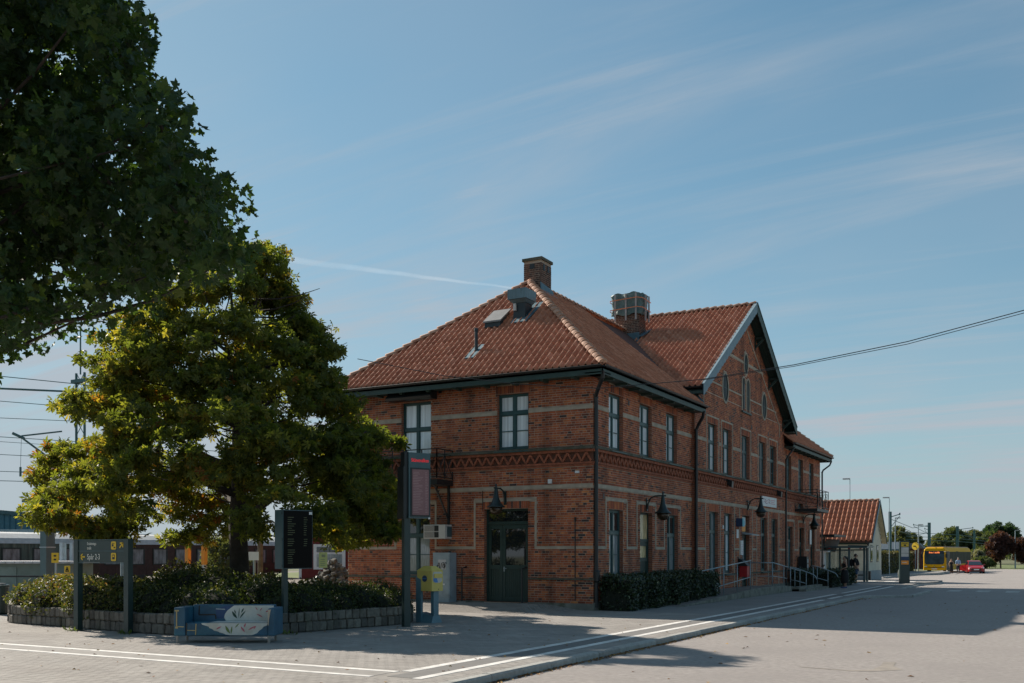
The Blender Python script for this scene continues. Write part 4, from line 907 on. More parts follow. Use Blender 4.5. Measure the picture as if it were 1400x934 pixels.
# boxes and notices beside the central door
t = thing('wall_box', 'small turquoise and blue box sign on the wall left of the central door', 'box', (.2,15.6,3.1))
MB().box(.125,15.4,3.05,.42,15.75,3.42).build('case', M['navy'], t); MB().box(.421,15.40,3.05,.43,15.75,3.42).build('face', M['cyan'], t); MB().box(.13,15.39,3.05,.415,15.398,3.42).build('face', M['navy'], t); MB().box(.431,15.58,3.33,.433,15.72,3.37).build('print_line', M['white'], t)
t = thing('notice_board', 'narrow white notice below the turquoise box on brick', 'notice', (.15,15.7,2.5)); MB().box(.125,15.45,2.52,.15,15.75,2.92).build('sheet', M['white'], t)
t = thing('timetable', 'tall white timetable panel left of the central door', 'timetable', (.2,16.1,1.8)); MB().box(.13,15.95,1.75,.2,16.32,2.42).build('sheet', M['white'], t)
mb = MB()
for i in range(7): mb.box(.201,15.99,1.82+i*.08,.203,16.28-(.1 if i%3==0 else 0),1.835+i*.08)
mb.build('print_line', M['pink'], t)
t = thing('door_canopy', 'small pale blue hood over the central door', 'canopy', (.2,16.9,2.75)); MB().hexa([(.12,16.3,2.72),(.12,17.6,2.72),(.6,17.6,2.66),(.6,16.3,2.66),(.12,16.3,2.80),(.12,17.6,2.80),(.6,17.6,2.70),(.6,16.3,2.70)]).build('hood', M['galv'], t)
t = thing('door_banner', 'orange and white banner inside the central doorway', 'banner', (.0,17,2.9)); MB().box(.0,16.5,2.85,.02,17.3,3.15).build('panel', M['orange'], t); MB().box(.0,16.5,3.15,.02,17.3,3.52).build('panel', M['white'], t)
t = thing('ticket_machine', 'dark ticket machine with pale panels standing by the far doors', 'machine', (.3,27.9,0)); MB().box(.08,27.7,.0,.55,28.15,1.65).build('body', M['black'], t)
for z in (1.3,1.0,.7): MB().box(.551,27.78,z,.56,28.08,z+.2).build('panel', M['grey'], t)
t = thing('hanging_notice', 'white strip sign hanging below the farthest lamp', 'sign', (.12,30.9,2.6)); MB().box(.05,30.6,2.35,.09,31.0,3.2).build('sheet', M['white'], t)
t = thing('waste_bin', 'small red and black bin fixed beside the central door', 'bin', (.5,16.2,.9)); MB().box(.2,15.7,.75,.55,16.1,1.25).build('bucket', M['red'], t); MB().hexa([(.16,15.65,1.25),(.6,15.65,1.25),(.6,16.15,1.25),(.16,16.15,1.25),(.16,15.65,1.6),(.35,15.65,1.5),(.35,16.15,1.5),(.16,16.15,1.6)]).build('lid', M['black'], t)
for y in (13.9,22.6):
    t = thing('floodlight', 'small black floodlight on the frieze '+('left of the white sign' if y < 20 else 'right of the white sign'), 'floodlight', (.2,y,4.95)); MB().tube([(.1,y-1.6,5.05),(.2,y-.1,5.05)],.015,5).build('arm', M['black'], t); MB().hexa([(.2,y-.1,4.85),(.4,y-.1,4.72),(.4,y+.15,4.72),(.2,y+.15,4.85),(.2,y-.1,5.1),(.42,y-.1,5.0),(.42,y+.15,5.0),(.2,y+.15,5.1)]).build('head', M['black'], t)
# ramp, landing, railings
M['ramp'] = mat('brown_ramp_paving', (.19,.16,.14), .95, var=.25)
mb = MB(); mb.prism([(.15,3.6,0),(.15,12.9,.30),(.15,17.6,.30),(.15,23.2,0)], (0,0,0), (1.45,0,0)); mb.build('access_ramp', M['ramp'], kind='structure')
MB().prism([(1.6,3.2,.003),(1.6,12.9,.33),(1.6,17.6,.33),(1.6,23.6,.003)], (0,0,0), (.12,0,0)).build('ramp_kerb', M['plinth'], kind='structure')
mb = MB()
for k in range(2): mb.box(1.72,19.3,-.05,2.05+.33*(1-k),24.6,.10+.1*k)
mb.build('ramp_steps', M['plinth'], kind='structure')
def rail(label, posts, tops, mids, extra=()):
    t = thing('handrail', label, 'railing', posts[0][0], 0, 'grey steel handrails of the ramp')
    mb = MB(); mb.tube(tops,.024,8); mb.build('top_rail', M['galv'], t, smooth=True)
    if mids: MB().tube(mids,.018,7).build('mid_rail', M['galv'], t, smooth=True)
    for a, b in posts: MB().tube([a,b],.022,7).build('rail_post', M['galv'], t, smooth=True)
    return t
rail('handrail of the near ramp, ending by the laurel hedge', [((1.5,9.05,.15),(1.5,9.05,1.28)),((1.5,10.9,.2),(1.5,10.9,1.38)),((1.5,12.85,.28),(1.5,12.85,1.5))], [(1.5,6.4,1.18),(1.5,12.9,1.52)], [(1.5,8.4,.55),(1.5,12.9,.82)])
rail('handrail along the front of the landing, sloping to the steps', [((.35,16.5,.3),(.35,16.5,1.35)),((1.5,16.5,.3),(1.5,16.5,1.4)),((1.5,18.6,.25),(1.5,18.6,1.25)),((1.5,21.9,.1),(1.5,21.9,.95))], [(.2,16.4,1.38),(1.4,16.45,1.4),(1.5,16.6,1.4),(1.5,22,.93)], [(.3,16.5,.78),(1.45,16.5,.78),(1.5,16.6,.78),(1.5,19.2,.62)])
for y, lab in ((19.5,'curved step handrail nearest the ramp'),(24.5,'curved step handrail beside the far hedge')):
    rail(lab, [((1.6,y,.1),(1.6,y,1.12)),((1.75,y+.25,.1),(1.75,y+.25,1.1)),((2.35,y,-.02),(2.35,y,.93))], [(1.5,y,1.14),(1.6,y,1.17),(1.9,y,1.1),(2.4,y,.92),(2.7,y,.80),(2.82,y,.68),(2.84,y,.58)], [(1.6,y,.55),(1.9,y,.50),(2.35,y,.38)])
t = thing('guide_post', 'short blue-grey steel box post by the near ramp', 'post', (1.2,8.9,0)); MB().box(1.05,8.75,.0,1.25,9.15,.62).build('body', M['bluegrey'], t); MB().box(1.04,8.74,.62,1.26,9.16,.65).build('lid', M['galv'], t)
# ------------------------------------------------------------------ street furniture on the paving
# direction sign on two posts
t = thing('direction_sign', 'dark green two-row direction sign with yellow arrows on two posts by stone bed', 'sign', (-6.5,-13.4,0))
for x in (-7.36,-5.62):
    p = MB(); p.box(x-.075,-13.47,0,x+.075,-13.33,2.17); p.build('sign_post', M['signdark'], t); MB().box(x-.14,-13.54,0,x+.14,-13.26,.02).build('foot_plate', M['signdark'], t)
x0,x1,yf = -7.30,-5.68,-13.45
for z0,z1 in ((1.90,2.14),(1.63,1.885)): MB().box(x0+.02,yf,z0,x1,-13.36,z1).build('sign_panel', M['signdark'], t)
for z in (2.155,1.893,1.615): MB().box(x0+.02,yf-.012,z-.008,x1,-13.35,z+.008).build('trim', M['bluegrey'], t)
yt = yf-.004
text('Ersättnings-', .098, M['textwhite'], t, (-6.97,yt,2.035), (1,0,0), (0,0,1), xs=.72); text('trafik', .098, M['textwhite'], t, (-6.97,yt,1.93), (1,0,0), (0,0,1), xs=.72)
text('Spår 2-3', .185, M['textwhite'], t, (-6.97,yt,1.695), (1,0,0), (0,0,1), xs=.72)
def arrow(c, ang, s):
    mb = MB(); d = Vector((math.cos(ang),0,math.sin(ang))); n = Vector((-d.z,0,d.x)); c = Vector(c)
    mb.bar(c-d*s,c+d*s*.9,.03,.006,up=(0,1,0)) if False else None
    for p,q in ((c-d*s,c+d*s),(c+d*s,c+d*s*.1+n*s*.85),(c+d*s,c+d*s*.1-n*s*.85)):
        e = (q-p).normalized(); w = Vector((-e.z,0,e.x))*.016; o = Vector((0,-.004,0)); p = p-e*.008; q = q+e*.008
        mb.hexa([p-w,q-w,q+w,p+w,p-w+o,q-w+o,q+w+o,p+w+o])
    mb.build('arrow', M['yellow'], t)
arrow((-7.13,yt,1.755), math.pi, .075); arrow((-5.79,yt,2.025), math.pi/4, .075)
def rrect(mb, cx, cz, w, h, r, y0, y1):
    pts = []
    for sx, sz, a0 in ((1,1,0),(-1,1,90),(-1,-1,180),(1,-1,270)):
        for k in range(5): a = rad(a0+k*22.5); pts.append((cx+sx*(w/2-r)+r*math.cos(a), y0, cz+sz*(h/2-r)+r*math.sin(a)))
    mb.prism(pts, (0,0,0), (0,y1-y0,0))
for cz in (2.02,1.755):
    cx = -6.05; mb = MB(); rrect(mb,cx,cz,.17,.17+.02,.035,yt,yt-.005); p = mb.build('pictogram', M['yellow'], t)
    mb = MB()
    if cz > 1.9: mb.box(cx-.055,yt-.008,cz-.02,cx+.0,yt-.005,cz+.03); mb.box(cx+.01,yt-.008,cz-.06,cx+.06,yt-.005,cz-.03); mb.box(cx-.05,yt-.008,cz+.045,cx+.03,yt-.005,cz+.06)
    else: rrect(mb,cx,cz,.085,.115,.02,yt-.0052,yt-.008); 
    mb.build('pictogram_mark', M['black'], p)
    if cz < 1.9: MB().box(cx-.028,yt-.010,cz+.0,cx+.028,yt-.0085,cz+.035).build('pictogram_mark', M['yellow'], p)
# timetable display on a single post
t = thing('departure_display', 'black-fronted departure screen in blue-grey case on a single post behind sofa', 'display', (-2.48,-11.65,0), rad(72), local=True)
MB().box(-.055,-.05,0,.055,.05,1.5).build('display_post', M['signdark'], t)
c = MB(); c.box(-.12,-.12,1.48,.66,.24,2.84); cs = c.build('case', M['bluegrey'], t)
MB().box(-.10,-.132,1.50,.645,-.121,2.82).build('screen', M['screen'], t)
MB().box(-.128,-.10,1.5,-.121,.0,2.82).build('hinge_rail', M['bluegrey'], t)
for z in (1.55,2.16,2.76): MB().box(-.137,-.125,z-.03,-.122,-.09,z+.03).build('hinge', M['signdark'], t)
MB().box(.56,-.138,2.74,.64,-.133,2.80).build('sticker', M['white'], t)
mb = MB(); rr = random.Random(9)
for i in range(22):
    z = 2.66-i*.05
    if i in (9,14): continue
    mb.box(.0,-.135,z,.0+rr.uniform(.10,.22),-.133,z+.012); 
    if i < 15: mb.box(.42,-.135,z,.42+rr.uniform(.06,.1),-.133,z+.012)
mb.build('screen_text', M['screentext'], t)
t = thing('notice_plate', 'small pale yellow notice plate on the right edge of the black display', 'notice', (-1.98,-10.95,1.5), rad(60), local=True)
mb = MB(); mb.box(-.06,.0,.0,.14,.02,.36); mb.build('plate', mat('pale_yellow_notice',(.50,.48,.16),.6,var=.05), t)
mb = MB()
for i in range(4): mb.box(-.03,-.004,.05+i*.045,.08,-.001,.065+i*.045)
mb.box(.0,-.004,.25,.09,-.001,.31); mb.build('print_line', mat('grey_print',(.25,.25,.12),.6), t)
# train departure board with red LED header
t = thing('departure_board', 'tall dark departure board with red lettering and pinkish panel on black post', 'display', (-1.22,-8.62,0), rad(64), local=True)
MB().box(-.085,-.07,0,.085,.07,4.2).build('board_post', M['signdark'], t)
MB().box(-.16,-.16,2.70,-.09,.16,4.0).build('back_case', M['black'], t)
c = MB(); c.box(.0,-.14,2.72,.62,.14,4.36); c.build('case', M['bluegrey'], t)
MB().box(-.10,-.10,2.8,.02,.10,4.37).build('bracket', M['black'], t)
MB().box(.05,-.155,2.76,.60,-.141,3.98).build('panel_frame', M['black'], t); MB().box(.09,-.162,2.80,.565,-.156,3.94).build('panel', M['ledpanel'], t)
mb = MB(); rq = random.Random(4)
for i in range(26): mb.box(.11,-.1645,3.86-i*.04,.11+rq.uniform(.12,.30),-.1625,3.872-i*.04); mb.box(.46,-.1645,3.86-i*.04,.46+rq.uniform(.04,.08),-.1625,3.872-i*.04)
mb.build('panel_text', mat('faint_panel_text',(.42,.25,.25),.5), t)
text('Skånetrafiken', .125, M['led'], t, (.07,-.143,4.13), (1,0,0), (0,0,1), xs=.74)
MB().box(.55,-.166,2.70,.60,-.15,2.74).build('sticker', M['white'], t)
# mailbox
t = thing('mailbox', 'yellow post box with blue round emblem on blue-grey stand', 'mailbox', (-1.80,-7.0,0), rad(82), local=True)
bx = MB(); P8 = [(-.22,-.50),(.22,-.50),(.22,.02),(-.22,.02)]
bx.prism([(x,y,.84) for x,y in P8],(0,0,0),(0,0,.53)); box = bx.build('box', M['mailyellow'], t)
r = MB(); r.add([(x*1.04,-.24+(y+.24)*1.05,1.372) for x,y in P8]+[(-.10,-.36,1.50),(.10,-.36,1.50),(.10,-.1,1.50),(-.10,-.1,1.50)],[(i,(i+1)%4,4+(i+1)%4,4+i) for i in range(4)]+[(4,5,6,7),(3,2,1,0)]); r.build('roof', M['mailyellow'], t)
MB().prism([(x,-.502,z) for x,z in ((-.17,1.10),(-.1,1.06),(.1,1.06),(.17,1.10),(.19,1.3),(.15,1.35),(-.15,1.35),(-.19,1.3))],(0,0,0),(0,-.006,0)).build('label_field', M['offwhite'], box)
MB().prism([(-.15,-.51,1.19),(.15,-.51,1.19),(.15,-.51,1.30),(-.15,-.51,1.30)],(0,0,0),(0,-.025,0)).build('flap', M['mailyellow'], box)
MB().prism([(-.16,-.509,1.11),(-.10,-.509,1.07),(.02,-.509,1.07),(-.03,-.509,1.18),(-.17,-.509,1.18)],(0,0,0),(0,-.003,0)).build('label_print', M['blue'], box)
MB().prism([(-.222,-.25+.085*math.cos(w),1.17+.085*math.sin(w)) for w in [i*math.pi/10 for i in range(20)]],(0,0,0),(-.006,0,0)).build('emblem', M['navy'], box)
MB().box(-.231,-.33,1.163,-.2285,-.17,1.178).build('emblem_bar', M['blue'], box)
MB().box(.04,-.504,.87,.06,-.50,.90).build('lock', M['black'], t)
MB().prism([(-.226,-.12,0),(-.226,.06,0),(-.226,.06,1.22),(-.226,-.12,1.14)],(0,0,0),(.08,0,0)).build('stand_leg', M['mailblue'], t)
MB().box(-.10,-.46,.16,.10,-.36,.84).build('stand_leg', M['mailblue'], t)
MB().hexa([(-.22,-.50,0),(.2,-.50,0),(.2,.06,0),(-.22,.06,0),(-.13,-.46,.18),(.13,-.46,.18),(.13,.0,.27),(-.14,.0,.27)]).build('stand_foot', M['mailblue'], t)
# painted sofa
SA = rad(29.05)
t = thing('painted_sofa', 'blue concrete sofa bench painted with white floral patch and gold pipes', 'sofa', (-1.85,-14.12,0), SA, local=True); t.scale = (.955,.955,.955)
M['sofablue'] = mat('sofa_blue_paint', (0.022,0.092,0.155), .5, var=.35, scale=2.2, dirt=(0.03,0.15,0.19), dscale=2.5, dlo=.5, dhi=.75)
M['sofanavy'] = mat('sofa_navy_paint', (0.02,0.06,0.15), .5, var=.15); M['sofawhite'] = mat('sofa_white_paint', (0.58,0.58,0.53), .6, var=.12, scale=4, dirt=(0.50,0.45,0.36), dscale=2.5, dlo=.5, dhi=.7)
def rbox(x0,y0,z0,x1,y1,z1,nm,m,r=.03):
    bm = bmesh.new(); bmesh.ops.create_cube(bm, size=1)
    for v in bm.verts: v.co = Vector(((x0+x1)/2+v.co.x*(x1-x0),(y0+y1)/2+v.co.y*(y1-y0),(z0+z1)/2+v.co.z*(z1-z0)))
    bmesh.ops.bevel(bm, geom=bm.edges[:], offset=r, segments=3, affect='EDGES', profile=.5)
    me = bpy.data.meshes.new(nm); bm.to_mesh(me); bm.free(); me.materials.append(m); return link(nm, me, t)
hw = 1.08
rbox(-hw,-.10,.16,-hw+.24,.66,.77,'armrest',M['sofablue'],.02); rbox(hw-.15,-.10,.16,hw,.66,.75,'armrest',M['sofablue'],.02)
rbox(-hw+.24,.44,.16,hw-.15,.70,.80,'backrest',M['sofablue'],.02); rbox(-hw+.24,-.08,.16,hw-.15,.46,.44,'seat',M['sofablue'],.025)
for x in (-hw+.06,hw-.14):
    for y in (-.05,.58): MB().lathe((x,y,0),[(.028,0),(.033,.165)],10).build('leg', M['wood'], t)
def flat(poly, m, nm, plane='f', off=.004):
    """painted shape: front face (x,z), backrest front (x,z at y=.44) or seat top (x,y)"""
    y = {'f':-.08-off,'b':.44-off,'a':-.10-off}.get(plane)
    mb = MB(); P = [(x,y,z) for x,z in poly] if plane != 's' else [(x,z,.44+off) for x,z in poly]
    if plane == 's': mb.prism(P,(0,0,0),(0,0,.002))
    else: mb.prism(P,(0,0,0),(0,-.002,0))
    mb.build(nm, m, t)
WB = [(-.12,.45),(-.16,.52),(-.14,.60),(-.08,.68),(0,.74),(.06,.785),(.93,.785),(.93,.45)]
flat(WB, M['sofawhite'], 'painted_patch', 'b')
flat([(-.35,.455),(.93,.455),(.93,-.075),(-.35,-.075)][:0] or [(-.33,-.075),(.93,-.075),(.93,.44),(-.3,.44)], M['sofawhite'], 'painted_patch', 's')
WF = [(-.50,.435),(-.48,.40),(-.34,.36),(-.33,.33),(-.27,.31),(-.22,.27),(-.15,.26),(-.10,.23),(-.03,.215),(.02,.19),(.12,.175),(.58,.175),(.64,.195),(.70,.22),(.74,.27),(.80,.31),(.84,.36),(.90,.38),(.93,.435)]
flat(WF, M['sofawhite'], 'painted_patch', 'f')
flat([(.93,.72),(1.0,.73),(.98,.66),(.97,.60),(.955,.50),(.95,.40),(.93,.37)], mat('sofa_sand_paint',(.48,.40,.30),.6), 'painted_patch', 'a')
def leaf2(x,z,a,l,w,m,pl):
    c,s = math.cos(a),math.sin(a); pts = []
    for k in range(9): q = k/8; pts.append((x+c*l*q-s*w*math.sin(math.pi*q), z+s*l*q+c*w*math.sin(math.pi*q)))
    for k in range(7,0,-1): q = k/8; pts.append((x+c*l*q+s*w*math.sin(math.pi*q)*.6, z+s*l*q-c*w*math.sin(math.pi*q)*.6))
    flat(pts, m, 'painted_leaf', pl, .008)
DG = mat('leaf_paint_dark_green',(.02,.06,.04),.6); LG = mat('leaf_paint_olive',(.14,.20,.05),.6); PK = mat('leaf_paint_rose',(.48,.14,.17),.6)
for x,z,a,l,w in ((.13,.50,2.2,.20,.035),(.16,.50,1.5,.24,.012),(.18,.50,.9,.22,.02),(.10,.60,1.9,.10,.015),(.22,.62,1.1,.12,.02)): leaf2(x,z,a,l,w,DG,'b')
for x,z,a,l,w in ((.12,.21,2.1,.20,.035),(.14,.20,1.45,.17,.02),(.22,.33,.8,.14,.015)): leaf2(x,z,a,l,w,LG,'f')
for x,z,a,l,w in ((-.18,.30,.5,.13,.02),(.44,.24,2.2,.16,.025),(.50,.28,.5,.20,.02),(.42,.34,1.2,.10,.02),(.62,.30,.9,.09,.015)): leaf2(x,z,a,l,w,PK,'f')
for x,z,a,l,w in ((.55,.60,-.5,.16,.02),(.62,.66,.9,.10,.012),(.58,.68,2.2,.09,.012),(.75,.64,.4,.08,.02)): leaf2(x,z,a,l,w,PK,'b')
GO = mat('gold_paint',(.42,.32,.14),.5,var=.2)
def strip2(p, q, w, m, pl, nm='painted_line'):
    a = Vector((p[0],p[1],0)); b = Vector((q[0],q[1],0)); d = (b-a).normalized(); n = Vector((-d.y,d.x,0))*w/2
    flat([tuple((a-n).xy),tuple((b-n).xy),tuple((b+n).xy),tuple((a+n).xy)], m, nm, pl, .006)
strip2((-1.02,.36),(-1.02,.70),.025,GO,'a'); strip2((-1.06,.70),(-.97,.70),.03,GO,'a'); strip2((-1.03,.36),(-.86,.355),.018,GO,'a'); strip2((-1.05,.34),(-.99,.34),.04,GO,'a')
strip2((-.62,.18),(-.61,.42),.022,GO,'f'); strip2((-.80,.28),(-.62,.275),.016,GO,'f'); strip2((-.82,.18),(-.81,.44),.025,M['black'],'f')
strip2((-.70,.78),(-.71,.58),.03,M['black'],'b'); strip2((-.71,.58),(-.35,.585),.03,M['black'],'b'); strip2((-.35,.585),(-.34,.49),.03,M['black'],'b'); strip2((-.34,.71),(-.14,.70),.022,M['galv'],'b')
flat([(-.35,.70),(-.10,.785),(.05,.785),(-.13,.64),(-.15,.50),(-.32,.50)], M['sofanavy'], 'painted_patch', 'b', .002)
flat([(-.66,.02),(-.42,.0),(-.40,.1),(-.62,.12)], mat('sofa_turquoise',(.05,.36,.48),.5), 'painted_patch', 's')
# info pylon at the far stop
t = thing('stop_pylon', 'dark bus stop pylon with yellow header and orange panel on pavement', 'pylon', (4.65,35.5,0), rad(24), local=True)
MB().box(-.29,-.11,0,.29,.11,2.58).build('body', M['signdark'], t)
f = -.112
for z0,z1,m,nm in ((2.23,2.50,M['yellow'],'header'),(1.84,2.19,M['offwhite'],'notice'),(1.62,1.82,M['offwhite'],'notice'),(1.42,1.62,M['navy'],'photo_panel'),(1.14,1.38,M['orange'],'notice')): MB().box(-.22,f-.008,z0,.22,f,z1).build(nm, m, t)
MB().box(-.07,f-.012,2.27,.07,f-.008,2.36).build('bus_mark', M['black'], t); MB().box(-.15,f-.012,2.41,.15,f-.008,2.44).build('print_line', M['black'], t)
MB().box(-.18,f-.012,1.25,.1,f-.009,1.28).build('print_line', M['white'], t)
# ------------------------------------------------------------------ foliage tools
def leaf_template(kind):
    if kind == 'oval': v = [(0,0,0),(.28,.42,.06),(0,1,-.04),(-.28,.42,.06)]; f = [(0,1,2,3)]
    elif kind == 'chestnut':                    # seven drooping leaflets from one stalk
        v = []; f = []
        for k in range(6):
            a = rad(-125+50*k); l = .75+.35*math.cos(a); w = .19; c, s = math.sin(a), math.cos(a); dz = -.34*l
            P = [(0,0,0),(.62*l*c+w*s,.62*l*s-w*c,dz*.35),(l*c,l*s,dz),(.62*l*c-w*s,.62*l*s+w*c,dz*.35)]
            o = len(v); v += P; f.append((o,o+1,o+2,o+3))
    elif kind == 'maple':                       # three overlapping pointed lobes
        v = []; f = []
        for a0, l, w in ((0,1.0,.30),(58,.85,.26),(-58,.85,.26),(118,.5,.2),(-118,.5,.2)):
            a = rad(a0); c, s = math.sin(a), math.cos(a); o = len(v)
            v += [(0,0,0),(.5*l*c+w*s,.5*l*s-w*c,.05),(l*c,l*s,-.06),(.5*l*c-w*s,.5*l*s+w*c,.05)]; f.append((o,o+1,o+2,o+3))
    elif kind == 'card':
        v = []; f = []
        for k in range(5):
            a = rad(72*k); c, s = math.cos(a), math.sin(a); o = len(v)
            v += [(.12*c,.12*s,0),(.55*c-.3*s,.55*s+.3*c,.15),(1.0*c,1.0*s,-.1),(.55*c+.3*s,.55*s-.3*c,.12)]; f.append((o,o+1,o+2,o+3))
    return np.array(v), np.array(f)
def rand_rot(n, tilt=1.0, rs=NR):
    """random rotation matrices, tilt 0 = flat leaves, 1 = any direction"""
    q = rs.normal(size=(n,3)); q /= np.linalg.norm(q,axis=1)[:,None]
    up = np.array([0,0,1.0])*(1-tilt)+q*tilt; up /= np.linalg.norm(up,axis=1)[:,None]
    a = rs.normal(size=(n,3)); x = np.cross(a, up); x /= np.linalg.norm(x,axis=1)[:,None]; y = np.cross(up, x)
    return np.stack([x,y,up],1)
def leaves(name, pts, size, kind, m, parent=None, tone=None, tilt=.6, svar=.3, rs=NR, **kw):
    pts = np.asarray(pts); n = len(pts); tv, tf = leaf_template(kind); Rm = rand_rot(n, tilt, rs)
    sz = size*(1+rs.uniform(-svar,svar,n)); V = np.einsum('kj,njl->nkl', tv, Rm)*sz[:,None,None]+pts[:,None,:]
    Fm = (tf[None]+(np.arange(n)*len(tv))[:,None,None]).reshape(-1,4)
    tn = np.repeat(tone if tone is not None else rs.uniform(0,1,n), len(tf))
    return npbuild(name, V.reshape(-1,3), Fm, m, parent, tone=np.clip(tn,0,1), **kw)
def ball(c, r, n, rs=NR, flat=.75, shell=.35):
    q = rs.normal(size=(n,3)); q /= np.linalg.norm(q,axis=1)[:,None]; q *= (shell+(1-shell)*rs.uniform(0,1,n)**.6)[:,None]
    q[:,2] *= flat; return np.array(c)+q*r
def branch(mb, p, q, r0, r1, seg=6, bend=.12, n=7):
    p = Vector(p); q = Vector(q); l = (q-p).length; pts = []
    o = Vector((R.uniform(-1,1),R.uniform(-1,1),R.uniform(-.3,.3)))*l*bend
    for i in range(seg+1): t = i/seg; pts.append(p+(q-p)*t+o*math.sin(math.pi*t)+Vector((0,0,-.06*l*math.sin(math.pi*t))))
    mb.tube(pts, [r0+(r1-r0)*i/seg for i in range(seg+1)], n); return pts
# ------------------------------------------------------------------ chestnut in the stone bed
CH = [(0,(0.055,0.075,0.020)),(.3,(0.092,0.115,0.026)),(.55,(0.135,0.150,0.034)),(.75,(0.20,0.195,0.042)),(.9,(0.30,0.22,0.036)),(.97,(0.25,0.13,0.03)),(1,(0.20,0.08,0.025))]
M['chestnut'] = mat('chestnut_leaf', (0,0,0), .55, ramp=CH, var=.2, scale=3, transl=.6, spec=.4)
tx, ty = -7.0, -8.5
t = thing('chestnut_tree', 'broad chestnut tree with yellowing leaves growing in the stone-edged bed', 'tree', (tx,ty,.4))
rs = np.random.RandomState(21)
def crown_r(z):
    zs = [2.1,2.6,3.3,4.3,5.4,6.5,7.6,8.6,9.5,10.3,10.9]; rr = [3.9,5.0,5.45,5.3,4.65,3.95,3.3,2.6,1.75,.9,.3]
    return np.interp(z, zs, rr)
clumps = []
while len(clumps) < 600:
    z = rs.uniform(2.3,10.4); rr = crown_r(z)
    if rs.uniform(0,5.05) > rr: continue
    a = rs.uniform(0,2*math.pi); k = rs.uniform(.35,1)**.45*(1+.09*math.sin(3*a+z)+.07*math.sin(5*a-2.6*z)+.05*math.sin(9*a+4*z)); r = rr*k*.93
    if k*rr < 1.9 and z < 3.4: continue
    fc = math.cos(a)*.4856-math.sin(a)*.8742; la = r*(math.cos(a)*.8742+math.sin(a)*.4856)
    if fc > .1 and abs(la-.15) < 1.1 and z < 3.7: continue
    sd = math.cos(a)*.8742+math.sin(a)*.4856
    if sd > 0: r *= 1-.20*sd*min(1,max(0,(z-5.2)/1.0))
    ox_ = -.35*(1-abs(z-4)/7)+.09*max(0,z-6); x = tx+ox_+r*math.cos(a); y = ty+r*math.sin(a)
    # a couple of hollows so that sky and branches show
    if math.sin(x*1.9+z*1.3)+math.sin(y*1.7-z*1.1)+math.sin(z*2.3+x) > 1.3: continue
    if k < .55 and z < 3.4: continue
    droop = -.25*(r/5)**2
    clumps.append((x,y,z+droop,rs.uniform(.34,.70),k))
pts = []; tone = []
for x,y,z,r,k in clumps:
    n = int(84*r/.6*(1.0 if k > .72 else .45)); p = ball((x,y,z), r, n, rs, .5, .1); pts.append(p)
    lowleft = np.clip((-(x-tx)*.8742-(y-ty)*.4856)/5, -1, 1)      # the side with earlier autumn colour
    base = .38+.13*lowleft+.12*(k-.7)+rs.normal(0,.08)
    yl = rs.uniform() < (.20+.16*lowleft)
    tone.append(np.clip(rs.normal(base+(.20 if yl else 0), .2, n),0,1))
cpts = np.concatenate(pts)
tr = MB(); tr.tube([(tx,ty,.3),(tx+.03,ty,.9),(tx,ty+.03,1.7),(tx-.03,ty,2.6),(tx,ty,3.6),(tx-.05,ty,5.2),(tx-.1,ty+.1,7),(tx-.3,ty,9.2)], [.34,.29,.26,.25,.20,.14,.09,.03], 10)
rb = random.Random(5)
for i in range(15):
    a = i*2.4+rb.uniform(-.3,.3); z0 = 2.7+i*.38; r = crown_r(min(9.8,z0+2.1+rb.uniform(-.4,.7)))*rb.uniform(.75,.92); z1 = z0+rb.uniform(1.0,2.4)*(1 if z0 > 2.6 else .55)
    pp = branch(tr, (tx,ty,z0), (tx+r*math.cos(a),ty+r*math.sin(a),z1), max(.035,.13-.006*i), .018)
    for j in (2,3,4):
        for s in (-1,1):
            b = a+s*rb.uniform(.4,.9); l = rb.uniform(.9,1.8); branch(tr, pp[j], pp[j]+Vector((l*math.cos(b),l*math.sin(b),rb.uniform(-.1,.8))), .03, .008, 3, .1, 5)
tr.build('trunk', M['bark'], t, smooth=True)
leaves('crown', cpts, .155, 'chestnut', M['chestnut'], t, np.concatenate(tone), tilt=.6, rs=rs, kind_='x') if False else leaves('crown', cpts, .155, 'chestnut', M['chestnut'], t, np.concatenate(tone), tilt=.6, rs=rs).__setitem__('kind','stuff')
